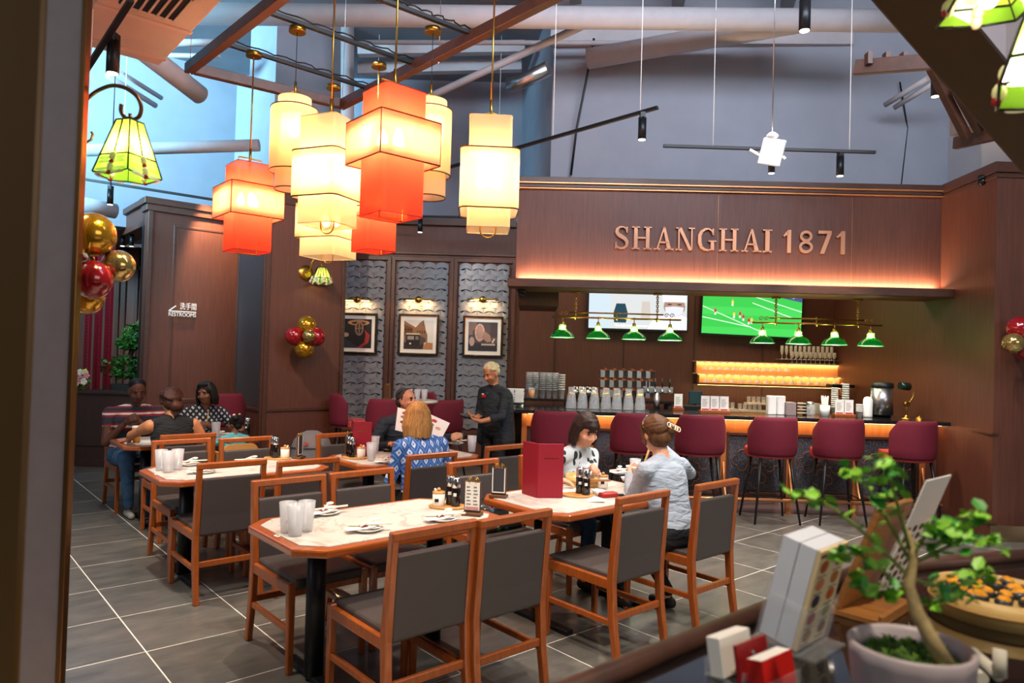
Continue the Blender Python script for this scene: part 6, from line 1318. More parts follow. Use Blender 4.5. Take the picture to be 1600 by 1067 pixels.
# grey padded baby seat behind the left table, toddler seat
p = at(486, 715, 7.3); p.z = 0; t = thing('baby_stroller', 'grey padded stroller hood with a small red dot behind the left empty table', 'stroller', p, R(20)); GREYF = mat('grey_padding', '7c7a7a', 0.8, noise=0.06, nscale=60)
hood = MB().lathe([(0.0, 0.82), (0.06, 0.815), (0.13, 0.78), (0.18, 0.72), (0.205, 0.64), (0.21, 0.52), (0.2, 0.45)], n=24).build('hood', GREYF, t); MB().tube([(0.212 * math.cos(a), 0.212 * math.sin(a), 0.66) for a in [2 * PI * i / 24 for i in range(24)]], 0.006, 6, True).build('seam', mat('dark_seam', '4a4848', 0.8), hood); MB().cyl((-0.07, -0.175, 0.70), (-0.075, -0.19, 0.705), 0.022, n=14).build('badge', mat('badge_red', 'a04a44', 0.6), hood)
for sx in (-1, 1):
    for sy in (-1, 1): MB().cyl((sx * 0.15, sy * 0.15, 0.46), (sx * 0.2, sy * 0.2, 0.0), 0.012, n=8).build('leg', BLACKM, t)
p = uv(6.72, 2.42); t = thing('toddler_high_chair', 'light wooden high chair in which the toddler sits', 'high chair', p, TA)
for sx in (-1, 1):
    for sy in (-1, 1): MB().cyl((sx * 0.15, sy * 0.12, 0.60), (sx * 0.2, sy * 0.18, 0.0), 0.016, n=8).build('leg', LIGHTWOOD, t)
MB().b2((-0.16, -0.14, 0.46), (0.16, 0.14, 0.485)).build('seat', LIGHTWOOD, t, bevel=0.006)
vv = rrect(0.32, 0.20, 0.06); mb = MB(); mb.add([(x, -0.15, 0.66 + y) for x, y in vv] + [(x, -0.13, 0.66 + y) for x, y in vv], [tuple(range(len(vv))), tuple(range(2 * len(vv) - 1, len(vv) - 1, -1))] + [(i, len(vv) + i, len(vv) + (i + 1) % len(vv), (i + 1) % len(vv)) for i in range(len(vv))]); mb.build('backrest', LIGHTWOOD, t)
for sx in (-1, 1): MB().b2((sx * 0.15 - 0.012, -0.14, 0.55), (sx * 0.15 + 0.012, 0.12, 0.68)).build('armrest', LIGHTWOOD, t, bevel=0.004)
# table number stickers
for T_, (px, py), lb in ((1, (434, 837), 'small white number sticker on the rim of the nearest table'), (3, (245, 741), 'small white number sticker on the rim of the left empty table')):
    p = pxt(px, py, -0.003); t = thing('table_sticker', lb, 'sticker', p, TA); MB().b2((-0.014, -0.02, 0), (0.014, 0.02, 0.001)).build('sticker', PAPER, t); MB().b2((-0.005, -0.008, 0.001), (0.005, 0.008, 0.0014)).build('number', PRED, t)

# ================================================================== FOREGROUND HOST STAND
CZ = 1.10
def fg(px, py, dz=0.0): return gnd(px, py, CZ + dz)
BLKG = mat('black_glass_top', '0d0b0a', 0.05, coat=0.6)
e0, e1, e2 = fg(930, 1071), fg(1345, 896), fg(1720, 862); ed = (e1 - e0).normalized()
f3 = e0 - ed * 0.9; f2 = f3 + Vector((1.5, -0.9, 0)); f1 = e2 + Vector((0.5, -1.6, 0))
o0 = Vector((e1.x, e1.y - 0.4, 0)); t = thing('host_stand', 'black glass topped host stand with rounded wooden edge in the lower right', 'host stand', o0)
MB().prism([((p - o0).x, (p - o0).y) for p in (f3, f2, f1, e2, e1)], CZ - 0.03, CZ).build('glass_top', BLKG, t)
ins = [f3 + Vector((0.06, -0.04, 0)), f2, f1, e2 + Vector((0, -0.06, 0)), e1 + Vector((0.01, -0.07, 0))]; MB().prism([((p - o0).x, (p - o0).y) for p in ins], 0, CZ - 0.03).build('body', DARKWOOD, t)
for a_, b_ in ((f3, e1), (e1, e2)): MB().cyl(a_ - o0 + Vector((0, 0, 0.008)), b_ - o0 + Vector((0, 0, 0.008)), 0.02, n=16).build('wooden_edge', BEAMWOOD, t)
# acrylic menu holder with thick stack of picture menus
ACR = glassy('acrylic', 'f0f2f6', 0.12, 0.05)
p = fg(1258, 1010)
t = thing('menu_holder', 'clear acrylic holder with stack of printed food menus on the host stand', 'menu holder', p, R(43))
cardm = mat('menu_cream', 'dcc496', 0.6); tilt = R(13)
mb = MB(); mb.b2((-0.062, -0.008, 0.012), (0.062, 0.0, 0.212)); o = mb.build('front_menu', cardm, t); o.rotation_euler = (tilt, 0, 0)
for k, (x, z, c_) in enumerate(((-0.032, 0.178, 'a8541c'), (0.03, 0.182, '8a7a5a'), (-0.032, 0.142, 'c87a50'), (0.03, 0.146, 'b06a30'), (-0.032, 0.107, '3a3040'), (0.03, 0.111, 'c05a18'), (-0.032, 0.072, 'a02818'), (0.03, 0.076, '8a8a28'), (-0.032, 0.037, '9a6a38'), (0.03, 0.041, '7a4a28'))):
    m = MB(); m.add([(x + 0.017 * math.cos(a), -0.0088, z + 0.013 * math.sin(a)) for a in [2 * PI * i / 14 for i in range(14)]], [tuple(range(14))]); m.build('dish_picture', mat('dish_' + c_, c_, 0.6), o, fix=False)
    MB().b2((x - 0.018, -0.0086, z - 0.021), (x + 0.018, -0.008, z - 0.018)).build('print_line', TXT, o)
MB().b2((-0.06, -0.0088, 0.198), (0.06, -0.008, 0.205)).build('print_band', mat('print_brown', '6a3a20', 0.7), o)
for k in range(2): MB().b2((-0.062, 0.001 + k * 0.034, 0.012), (0.062, 0.033 + k * 0.034, 0.212)).build('menu_stack', mat('paper_edge', 'd8dce6', 0.7), t).rotation_euler = (tilt, 0, 0)
o = MB().b2((-0.068, -0.014, 0.004), (0.068, -0.0115, 0.09)).build('acrylic_front', ACR, t); o.rotation_euler = (tilt, 0, 0)
o = MB().b2((-0.068, 0.070, 0.004), (0.068, 0.073, 0.17)).build('acrylic_back', ACR, t); o.rotation_euler = (tilt, 0, 0)
MB().b2((-0.068, -0.05, 0), (0.068, 0.09, 0.004)).build('acrylic_base', ACR, t)
for s in (-0.068, 0.065): o = MB().b2((s, -0.012, 0.004), (s + 0.003, 0.07, 0.10)).build('acrylic_side', ACR, t); o.rotation_euler = (tilt, 0, 0)
# card holder with business cards
p = fg(1192, 1072); t = thing('business_card_holder', 'clear holder with white, dark red and bright red business card stacks', 'card holder', p, R(38))
CRED = mat('card_red', 'd81c10', 0.5); CDR = mat('card_dark_red', '8c1418', 0.5)
for nm, y0, th, h, m in (('red_card_stack', -0.035, 0.028, 0.056, CRED), ('white_card_stack', 0.045, 0.028, 0.066, PAPER)):
    o = MB().b2((-0.045, 0, 0.006), (0.045, th, 0.006 + h)).build(nm, PAPER if m is PAPER else mat('card_white_edge', 'f0ede6', 0.6), t, (0, y0, 0), bevel=0.001); o.rotation_euler = (R(-10), 0, 0)
    if m is CRED: f = MB().b2((-0.0452, -0.001, 0.006), (0.0452, 0.0, 0.006 + h)).build('red_card_face', CRED, o); MB().b2((-0.046, -0.001, 0.006), (-0.045, th, 0.006 + h)).build('red_card_side', CRED, o)
o = MB().b2((-0.045, 0, 0.006), (0.045, 0.006, 0.07)).build('dark_red_card', CDR, t, (0, 0.012, 0)); o.rotation_euler = (R(-10), 0, 0); MB().ell((0.0, -0.001, 0.05), (0.005, 0.003, 0.005), 8, 6).build('print_dot', CHROME, o)
for y in (-0.04, 0.005, 0.08): MB().b2((-0.05, y, 0), (0.05, y + 0.003, 0.03)).build('acrylic_wall', ACR, t)
MB().b2((-0.05, -0.04, 0), (0.05, 0.083, 0.004)).build('acrylic_base', ACR, t)
p = fg(1140, 1050); t = thing('beaded_bracelet', 'dark beaded trinket lying beside the business cards', 'trinket', p)
for k in range(14): a = k * 0.45; MB().ell((0.028 * math.cos(a), 0.022 * math.sin(a), 0.008 + 0.002 * (k % 3)), 0.0065, 8, 6).build('bead', mat('bead_pearl', 'b8a88a', 0.25) if k % 3 else BLACKP, t)
# wooden tablet stand
p = fg(1336, 946); t = thing('wooden_stand', 'wooden easel stand with slanted back and foot plate behind the acrylic menu holder', 'stand', p, R(43))
o = MB().b2((-0.10, 0.0, 0.014), (0.10, 0.014, 0.26)).build('back_board', STANDWOOD, t, bevel=0.002); o.rotation_euler = (R(20), 0, 0)
MB().b2((-0.10, -0.085, 0.0), (0.10, 0.02, 0.014)).build('foot_plate', STANDWOOD, t, bevel=0.002); MB().b2((-0.10, -0.095, 0.0), (0.10, -0.085, 0.024)).build('lip', STANDWOOD, t, bevel=0.002)
for s in (-0.05, 0.05): MB().ell((s, -0.001, 0.235), (0.005, 0.003, 0.005), 8, 6).build('brass_screw', GOLD, o)
p = fg(1385, 935); t = thing('paper_sign', 'tall white printed card leaning behind the bonsai', 'card', p, R(40))
o = MB().b2((-0.075, 0, 0.003), (0.075, 0.003, 0.32)).build('card', PAPER, t); o.rotation_euler = (R(20), 0, 0)
for k in range(8):
    for j in range(4): m = MB(); m.add([(-0.054 + j * 0.036 + 0.012 * math.cos(a), -0.0006, 0.025 + k * 0.024 + 0.009 * math.sin(a)) for a in [2 * PI * i / 10 for i in range(10)]], [tuple(range(10))]); m.build('dish_picture', mat('dish_' + ('5a3a28', 'a07a50', '4a4038')[(k + j) % 3], ('5a3a28', 'a07a50', '4a4038')[(k + j) % 3], 0.6), o, fix=False)
# bonsai in a ribbed oval pot
p = fg(1421, 1128); PK = 0.80; t = thing('potted_bonsai', 'small green bonsai in a ribbed mauve pot on the host stand', 'plant', p)
POTM = mat('mauve_pot', 'a89a9c', 0.4)
mb = MB(); n = 48; prof = [(0.085, 0.0), (0.098, 0.015), (0.106, 0.06), (0.111, 0.10), (0.114, 0.118), (0.108, 0.122), (0.102, 0.116), (0.096, 0.098)]; vv = []
for r_, z in prof:
    for k in range(n):
        a = 2 * PI * k / n; rb = r_ + (0.0018 * math.sin(12 * a + z * 160) if 0.01 < z < 0.11 and r_ > 0.097 else 0); vv.append((PK * rb * math.cos(a), PK * rb * 0.92 * math.sin(a), z))
mb.add(vv, [(i * n + k, i * n + (k + 1) % n, i * n + n + (k + 1) % n, i * n + n + k) for i in range(len(prof) - 1) for k in range(n)], 0, True); mb.add([(PK * 0.085 * math.cos(2 * PI * k / n), PK * 0.078 * math.sin(2 * PI * k / n), 0) for k in range(n)], [tuple(range(n))]); mb.build('pot', POTM, t)
MB().lathe([(0, 0.108), (0.045, 0.107), (0.076, 0.098)], n=24).build('soil', mat('moss', '2c4a18', 0.9, noise=0.5, nscale=90, bump=1.0), t)
tag(leaf_cloud([((0, 0, 0.108), (0.068, 0.062, 0.008))], 420, 0.006, 17).build('moss_tufts', mat('moss_light', '4a6a1c', 0.9), t, fix=False), kind='stuff')
trunk = [at(x, y, Y_) - p for x, y, Y_ in ((1478, 1040, 1.06), (1450, 990, 1.07), (1432, 955, 1.08), (1420, 915, 1.09), (1428, 870, 1.10), (1418, 830, 1.10))]
MB().tube(trunk, [0.014, 0.011, 0.010, 0.008, 0.006, 0.004], 10).build('trunk', mat('bonsai_bark', 'a08a5c', 0.7, noise=0.3, nscale=60, bump=0.5), t)
br = [((1425, 935), (1390, 900), (1340, 862), (1310, 870)), ((1420, 900), (1370, 850), (1300, 790), (1232, 768)), ((1424, 880), (1380, 800), (1345, 745), (1327, 735)), ((1422, 860), (1400, 780), (1388, 735), (1378, 722)), ((1428, 880), (1470, 860), (1510, 840), (1555, 850)), ((1424, 905), (1480, 920), (1530, 905), (1545, 885)), ((1426, 850), (1470, 850), (1510, 812), (1530, 800)), ((1422, 920), (1450, 945), (1480, 935), (1500, 930)), ((1420, 925), (1385, 930), (1360, 925), (1345, 905)), ((1425, 870), (1450, 830), (1480, 815), (1500, 850))]
rd = random.Random(11); lm = MB(); LG = [mat('bonsai_leaf', '86c238', 0.45, noise=0.25, nscale=30), mat('bonsai_leaf_dark', '3f8f30', 0.45, noise=0.2, nscale=30)]
nl = 0
for bi, b_ in enumerate(br):
    Y_ = 1.10 + rd.uniform(-0.07, 0.06); pts = [at(b_[0][0], b_[0][1], 1.10) - p] + [at(x, y, 1.10 + (Y_ - 1.10) * (k + 1) / 3) - p for k, (x, y) in enumerate(b_[1:])]
    fine = [pts[i].lerp(pts[i + 1], k / 5) for i in range(3) for k in range(5)] + [pts[-1]]
    for _ in range(2): fine = [fine[0]] + [(fine[i - 1] + 2 * fine[i] + fine[i + 1]) / 4 for i in range(1, len(fine) - 1)] + [fine[-1]]
    MB().tube(fine, [0.0032 - 0.0018 * i / len(fine) for i in range(len(fine))], 6).build('branch', mat('twig', '7a8a3a', 0.6), t)
    for i in range(4, len(fine)):
        for _ in range(2 if i < len(fine) - 5 else 3):
            if nl >= 290: break
            q = fine[i] + Vector((rd.uniform(-0.012, 0.012), rd.uniform(-0.02, 0.02), rd.uniform(-0.010, 0.010))); s = rd.uniform(0.008, 0.0155)
            M = Matrix.Translation(q) @ Euler((rd.uniform(-0.9, 0.9), rd.uniform(-0.9, 0.9), rd.uniform(0, 6.28))).to_matrix().to_4x4()
            m = MB(); m.add([(0, -s, 0), (s * 0.6, -s * 0.4, 0.1 * s), (s * 0.6, s * 0.4, 0.06 * s), (0, s, 0), (-s * 0.6, s * 0.4, 0.06 * s), (-s * 0.6, -s * 0.4, 0.1 * s)], [(0, 1, 2, 3), (0, 3, 4, 5)], 0, False, M)
            m.build('leaf', LG[nl % 3 == 0], t, fix=False); nl += 1
# big display steamer with dark shells
p = fg(1560, 957); t = steamer(p, 'large bamboo steamer with orange-topped dark shells on the host stand', 0.135, 0.052, 1)
bpy.context.view_layer.update()
SH1, SH2 = mat('dark_shell', '28323a', 0.35), mat('orange_topping', 'e89a18', 0.5, noise=0.3, nscale=60)
MB().cyl((0, 0, 0.02), (0, 0, 0.040), 0.122, n=30).build('filling_base', BAMBOO, t)
for k in range(17):
    a = 2 * PI * k / 11; r_ = 0.088 if k < 11 else 0.042; a = a if k < 11 else 2 * PI * (k - 11) / 6; q = Vector((r_ * math.cos(a), r_ * math.sin(a), 0.048)); M = Matrix.Translation(q) @ Euler((0.2, 0.1, a * 1.7)).to_matrix().to_4x4()
    o = MB().ell((0, 0, 0), (0.026, 0.017, 0.012), 12, 8, M).build('shell', SH1, t); MB().ell((0, 0, 0.006), (0.021, 0.013, 0.010), 12, 8, M).build('topping', SH2, o)
# pale sticks at the lower right corner
for i, (a, b) in enumerate((((1520, 1030), (1560, 1066)), ((1562, 1068), (1570, 1030)), ((1515, 1055), (1535, 1072)))):
    q0, q1 = fg(*a), fg(*b); q0.z += 0.012; q1.z += 0.012
    if i == 1: q1 = q0 + Vector((0.002, 0.004, 0.045)); 
    tag(MB().cyl(q0 - q0, q1 - q0, 0.011, n=12).build('pale_roll', mat('pale_roll', 'c8c0ae', 0.7), None, q0), ('long pale roll lying at the lower right corner', 'short pale roll standing at the lower right corner', 'pale roll peeking in at the bottom right of the pot')[i], 'roll', 'pale rolls')
# ================================================================== PEOPLE
def fab(name, col, rough=0.85, noise=0.08, nscale=90, bump=0.25):
    m = mat(name, col, rough, noise=noise, nscale=nscale, bump=bump); nt = m.node_tree   # broad cloth folds
    tc = nt.nodes.new('ShaderNodeTexCoord'); mp = nt.nodes.new('ShaderNodeMapping'); mp.inputs['Scale'].default_value = (5, 5, 15); n = nt.nodes.new('ShaderNodeTexNoise'); n.inputs['Scale'].default_value = 1.3; n.inputs['Detail'].default_value = 3; n.inputs['Distortion'].default_value = 0.8
    bp = nt.nodes.new('ShaderNodeBump'); bp.inputs['Strength'].default_value = 0.55; bp.inputs['Distance'].default_value = 0.05
    nt.links.new(tc.outputs['Object'], mp.inputs[0]); nt.links.new(mp.outputs[0], n.inputs['Vector']); nt.links.new(n.outputs['Fac'], bp.inputs['Height']); nt.links.new(bp.outputs[0], nt.nodes['Principled BSDF'].inputs['Normal']); return m
def skinm(name, col):
    m = mat(name, col, 0.5, noise=0.05, nscale=60)
    b = m.node_tree.nodes['Principled BSDF']; b.inputs['Subsurface Weight'].default_value = 0.08; b.inputs['Subsurface Radius'].default_value = (0.02, 0.008, 0.005); b.inputs['Subsurface Scale'].default_value = 0.5
    return m
def pat_nodes(name):
    m, nt, b = _new(name); tc = nt.nodes.new('ShaderNodeTexCoord'); b.inputs['Roughness'].default_value = 0.85; return m, nt, b, tc
def stripes(name, base, bands, zs):
    """horizontal bands in object z: list of (z0, z1, colour)"""
    m, nt, b, tc = pat_nodes(name); sp = nt.nodes.new('ShaderNodeSeparateXYZ'); nt.links.new(tc.outputs['Object'], sp.inputs[0])
    mr = nt.nodes.new('ShaderNodeMapRange'); mr.inputs['From Min'].default_value = zs[0]; mr.inputs['From Max'].default_value = zs[1]; nt.links.new(sp.outputs['Z'], mr.inputs['Value'])
    rp = nt.nodes.new('ShaderNodeValToRGB'); rp.color_ramp.interpolation = 'CONSTANT'; e = rp.color_ramp.elements; e[0].color = lin(base); e[1].position = 0.999; e[1].color = lin(base)
    for z0, z1, c in bands:
        x = e.new((z0 - zs[0]) / (zs[1] - zs[0])); x.color = lin(c); x = e.new((z1 - zs[0]) / (zs[1] - zs[0])); x.color = lin(base)
    nt.links.new(mr.outputs[0], rp.inputs[0]); nt.links.new(rp.outputs[0], b.inputs['Base Color']); return m
def leafprint(name, base, ink):
    m, nt, b, tc = pat_nodes(name); mp = nt.nodes.new('ShaderNodeMapping'); mp.inputs['Scale'].default_value = (22, 22, 9); mp.inputs['Rotation'].default_value = (0.2, 0.35, 0)
    v = nt.nodes.new('ShaderNodeTexVoronoi'); v.inputs['Scale'].default_value = 1.0; nt.links.new(tc.outputs['Object'], mp.inputs[0]); nt.links.new(mp.outputs[0], v.inputs['Vector'])
    l = nt.nodes.new('ShaderNodeMath'); l.operation = 'LESS_THAN'; l.inputs[1].default_value = 0.40; nt.links.new(v.outputs['Distance'], l.inputs[0]); sp = nt.nodes.new('ShaderNodeSeparateColor'); nt.links.new(v.outputs['Color'], sp.inputs[0])
    g = nt.nodes.new('ShaderNodeMath'); g.operation = 'GREATER_THAN'; g.inputs[1].default_value = 0.45; nt.links.new(sp.outputs[0], g.inputs[0]); mu = nt.nodes.new('ShaderNodeMath'); mu.operation = 'MULTIPLY'; nt.links.new(l.outputs[0], mu.inputs[0]); nt.links.new(g.outputs[0], mu.inputs[1])
    mx = nt.nodes.new('ShaderNodeMixRGB'); mx.inputs[1].default_value = lin(base); mx.inputs[2].default_value = lin(ink); nt.links.new(mu.outputs[0], mx.inputs[0]); nt.links.new(mx.outputs[0], b.inputs['Base Color']); return m
def diamonds(name, c1, c2, c3, sc=(26, 26, 16)):
    m, nt, b, tc = pat_nodes(name); mp = nt.nodes.new('ShaderNodeMapping'); mp.inputs['Scale'].default_value = sc; nt.links.new(tc.outputs['Object'], mp.inputs[0]); sp = nt.nodes.new('ShaderNodeSeparateXYZ'); nt.links.new(mp.outputs[0], sp.inputs[0])
    def M_(op, a, b_=None, v=None):
        n = nt.nodes.new('ShaderNodeMath'); n.operation = op; nt.links.new(a, n.inputs[0])
        if b_ is not None: nt.links.new(b_, n.inputs[1])
        if v is not None: n.inputs[1].default_value = v
        return n.outputs[0]
    px_ = M_('PINGPONG', sp.outputs['X'], v=1.0); pz = M_('PINGPONG', sp.outputs['Z'], v=1.0); s = M_('ADD', px_, pz); q = M_('PINGPONG', s, v=1.0)
    rp = nt.nodes.new('ShaderNodeValToRGB'); rp.color_ramp.interpolation = 'CONSTANT'; e = rp.color_ramp.elements; e[0].color = lin(c1); e[1].position = 0.2; e[1].color = lin(c2)
    for p_, c in ((0.45, c1), (0.6, c3), (0.85, c1)): x = e.new(p_); x.color = lin(c)
    nt.links.new(q, rp.inputs[0]); nt.links.new(rp.outputs[0], b.inputs['Base Color']); return m
def hairm(name, c1, c2, sc=(30, 30, 1.6)):
    m = wood(name, c1, c2, sc, 0.55, 0.6); m.node_tree.nodes['Principled BSDF'].inputs['Specular IOR Level'].default_value = 0.25; return m

def cap_mesh(mb, p0, p1, r0, r1, n=12):
    mb.cyl(p0, p1, r0, r1, n, True); mb.ell(p0, r0, n, 8); mb.ell(p1, r1, n, 8)
def remeshed(mb, name, voxel, smooth=4, fac=0.5):
    me = bpy.data.meshes.new(name + '_src'); me.from_pydata(mb.v, [], mb.f)
    o = bpy.data.objects.new(name + '_src', me); COL.objects.link(o)
    m = o.modifiers.new('r', 'REMESH'); m.mode = 'VOXEL'; m.voxel_size = voxel; m.use_smooth_shade = True
    s = o.modifiers.new('s', 'SMOOTH'); s.factor = fac; s.iterations = smooth
    dg = bpy.context.evaluated_depsgraph_get(); out = bpy.data.meshes.new_from_object(o.evaluated_get(dg)); out.name = name
    bpy.data.objects.remove(o); bpy.data.meshes.remove(me)
    out.polygons.foreach_set('use_smooth', [True] * len(out.polygons)); return out
def ik(a, t, l1, l2, pole):
    a, t = Vector(a), Vector(t); d = t - a; L = min(d.length, (l1 + l2) * 0.995); d.normalize(); t2 = a + d * L
    x = (l1 * l1 - l2 * l2 + L * L) / (2 * L); h = math.sqrt(max(0, l1 * l1 - x * x)); pl = Vector(pole); pl = (pl - d * pl.dot(d)).normalized()
    return a + d * x + pl * h, t2
TZ = 0.93
class Body:
    """list of rounded segments with a material label; one remeshed continuous surface"""
    def __init__(self): self.seg = []; self.mb = MB()
    def cap(self, lab, p0, p1, r0, r1=None):
        r1 = r0 if r1 is None else r1; cap_mesh(self.mb, Vector(p0), Vector(p1), r0, r1); self.seg.append((lab, np.array(p0, float), np.array(p1, float), r0, r1))
    def ell(self, lab, c, r, Mt=None, geo=True):
        Mt = Mt or Matrix.Identity(3); M = Matrix.Translation(Vector(c)) @ Mt.to_4x4()
        if geo: self.mb.ell((0, 0, 0), r, 18, 12, M)
        self.seg.append((lab, np.array(c, float), np.array(r, float), np.array(Mt), None))
    def label(self, me, labs):
        n = len(me.polygons); c = np.zeros(n * 3); me.polygons.foreach_get('center', c); c = c.reshape(-1, 3); best = np.full(n, 1e9); idx = np.zeros(n, int)
        for s in self.seg:
            if s[4] is None:
                q = (c - s[1]) @ s[3]; k = np.linalg.norm(q / s[2], axis=1); d = (k - 1) * np.min(s[2])
                d = np.where(k > 1, (k - 1) * np.linalg.norm(q, axis=1) / np.maximum(k, 1e-6), d)
            else:
                ab = s[2] - s[1]; t = np.clip(((c - s[1]) @ ab) / max(1e-9, ab @ ab), 0, 1); d = np.linalg.norm(c - s[1] - t[:, None] * ab, axis=1) - (s[3] + (s[4] - s[3]) * t)
            if s[0] in ('eye', 'brow', 'lip'): d = d + (0.0036 if s[0] == 'eye' else 0.0024)
            m = d < best; best[m] = d[m]; idx[m] = labs.index(s[0])
        me.polygons.foreach_set('material_index', idx.astype('int32').tolist())
def hand(B, lab, wrist, d, n, curl=0.6, s=1.0, side=1, spread=0.2):
    """palm and five fingers; d = pointing direction, n = palm normal (towards what is held)"""
    d = Vector(d).normalized(); n = Vector(n); n = (n - d * n.dot(d)).normalized(); x = d.cross(n) * side
    w = Vector(wrist); B.cap(lab, w, w + d * 0.03 * s, 0.024 * s, 0.026 * s)
    for k in (-1.2, 0, 1.2): B.cap(lab, w + d * 0.03 * s + x * 0.012 * k * s, w + d * 0.085 * s + x * 0.02 * k * s, 0.018 * s, 0.014 * s)
    for k, L in ((-1.5, 0.062), (-0.5, 0.078), (0.5, 0.082), (1.5, 0.072)):
        p = w + d * 0.088 * s + x * 0.0195 * k * s; a = 0.15 + curl * 0.5; dd = (d * math.cos(a) + n * math.sin(a) + x * spread * k * 0.3).normalized(); q = p + dd * L * 0.5 * s
        a2 = a + curl * 1.1; d2 = (d * math.cos(a2) + n * math.sin(a2)).normalized(); q2 = q + d2 * L * 0.5 * s; B.cap(lab, p, q, 0.0098 * s, 0.009 * s); B.cap(lab, q, q2, 0.009 * s, 0.0078 * s)
    p = w + d * 0.03 * s + x * 0.025 * s; q = p + (d * 0.6 + x * 0.7 + n * 0.3).normalized() * 0.04 * s; q2 = q + (d * 0.8 + n * (0.3 + curl * 0.5) + x * 0.05).normalized() * 0.032 * s
    B.cap(lab, p, q, 0.013 * s, 0.011 * s); B.cap(lab, q, q2, 0.011 * s, 0.009 * s)
def person(label, loc, rz, mats, hip=0.56, lean=0.1, yaw=0.0, nod=0.0, roll=0.0, s=1.0, hands=None, sleeve=('top', 'top'), legs='sit', girth=1.0, shoulder=0.185, hair=None, extras=None, knees=None, feet=None, neck_fwd=0.02, skirt=False, collar=True, female=False, voxel=0.0085, facefx=None, shcap='top'):
    """local frame: faces +y, x to the person's right. hands: {'L':(worldpos, dir, normal, curl), 'R':...}"""
    M = Matrix.Translation((loc[0], loc[1], 0)) @ Matrix.Rotation(rz, 4, 'Z'); Mi = M.inverted(); R3 = Mi.to_3x3()
    B = Body(); T = Vector((0, math.sin(lean), math.cos(lean))); Fw = Vector((0, math.cos(lean), -math.sin(lean))); P = Vector((0, 0, hip)); Rl = Matrix.Rotation(-lean, 3, 'X')
    g = girth
    rings = ((-0.11, 0.10, 0.09), (-0.07, 0.155, 0.12), (0.0, 0.170, 0.130), (0.08, 0.160, 0.122), (0.17, 0.154, 0.115), (0.26, 0.160, 0.112), (0.34, 0.172, 0.110), (0.40, 0.168, 0.102), (0.445, 0.135, 0.090), (0.48, 0.085, 0.070)); n_ = 24; vv = []; fs = []
    for h_, rx, ry in rings:
        c_ = P + T * h_ * s * TZ + Fw * (0.012 * math.sin(max(0, h_) * 7))
        for k in range(n_): a_ = 2 * PI * k / n_; vv.append(c_ + Vector((rx * s * g * math.cos(a_), 0, 0)) + Fw * (ry * s * g * math.sin(a_)))
    for i in range(len(rings) - 1): fs += [(i * n_ + k, i * n_ + (k + 1) % n_, (i + 1) * n_ + (k + 1) % n_, (i + 1) * n_ + k) for k in range(n_)]
    fs += [tuple(range(n_ - 1, -1, -1)), tuple(range((len(rings) - 1) * n_, len(rings) * n_))]; B.mb.add(vv, fs)
    B.ell('pants', P + T * -0.03 * s, (0.172 * s * g, 0.132 * s * g, 0.075 * s), Rl, False); B.ell('top', P + T * 0.12 * s * TZ, (0.165 * s * g, 0.125 * s * g, 0.10 * s), Rl, False)
    B.ell('top', P + T * 0.24 * s * TZ, (0.160 * s * g, 0.115 * s * g, 0.15 * s), Rl, False); B.ell('top', P + T * 0.36 * s * TZ, (0.174 * s * g, 0.112 * s * g, 0.13 * s), Rl, False)
    if female: 
        for sx in (-1, 1): B.ell('top', P + T * 0.33 * s * TZ + Fw * 0.075 * s * g + Vector((sx * 0.075 * s, 0, 0)), (0.065 * s, 0.06 * s, 0.065 * s), Rl)
    S = P + T * 0.455 * s * TZ
    for sx in (-1, 1): B.cap('top', S + Vector((sx * 0.04 * s, 0, 0)) + T * 0.02 * s, S + Vector((sx * (shoulder - 0.02) * s, 0, -0.008 * s)), 0.07 * s, 0.058 * s)
    N = P + T * 0.50 * s * TZ; Hc = N + (T * 0.55 + Vector((0, 0, 0.45))) * 0.165 * s + Vector((0, neck_fwd + 0.03 * s, 0))
    Rh = (Matrix.Rotation(yaw, 3, 'Z') @ Matrix.Rotation(-nod, 3, 'X') @ Matrix.Rotation(roll, 3, 'Y')); hp = lambda x, y, z: Hc + Rh @ (Vector((x, y, z)) * s)
    B.cap('skin', N - T * 0.03 * s, hp(0, -0.02, -0.05), 0.055 * s, 0.05 * s)
    if collar:
        B.cap('collar', N - T * 0.02 * s - Fw * 0.01, N + T * 0.012 * s, 0.075 * s, 0.062 * s)
    # head
    B.ell('skin', hp(0, -0.012, 0.03), (0.076 * s, 0.094 * s, 0.088 * s), Rh); B.ell('skin', hp(0, 0.018, -0.03), (0.064 * s, 0.072 * s, 0.078 * s), Rh); B.ell('skin', hp(0, 0.045, -0.082), (0.034 * s, 0.032 * s, 0.026 * s), Rh)
    B.cap('skin', hp(0, 0.088, 0.005), hp(0, 0.104, -0.028), 0.010 * s, 0.014 * s); 
    for sx in (-1, 1):
        B.ell('skin', hp(sx * 0.014, 0.093, -0.032), (0.010 * s, 0.010 * s, 0.008 * s), Rh); B.ell('skin', hp(sx * 0.076, -0.005, -0.01), (0.010 * s, 0.02 * s, 0.032 * s), Rh)
        B.ell('eye', hp(sx * 0.03, 0.0785, 0.006), (0.011 * s, 0.006 * s, 0.0045 * s), Rh); B.cap('brow', hp(sx * 0.018, 0.088, 0.027), hp(sx * 0.045, 0.078, 0.027), 0.0045 * s); B.ell('skin', hp(sx * 0.04, 0.062, -0.028), (0.024 * s, 0.02 * s, 0.02 * s), Rh)
    B.cap('lip', hp(-0.02, 0.078, -0.057), hp(0.02, 0.078, -0.057), 0.0068 * s); 
    if facefx: facefx(B, hp, Rh)
    # arms
    wr = {}
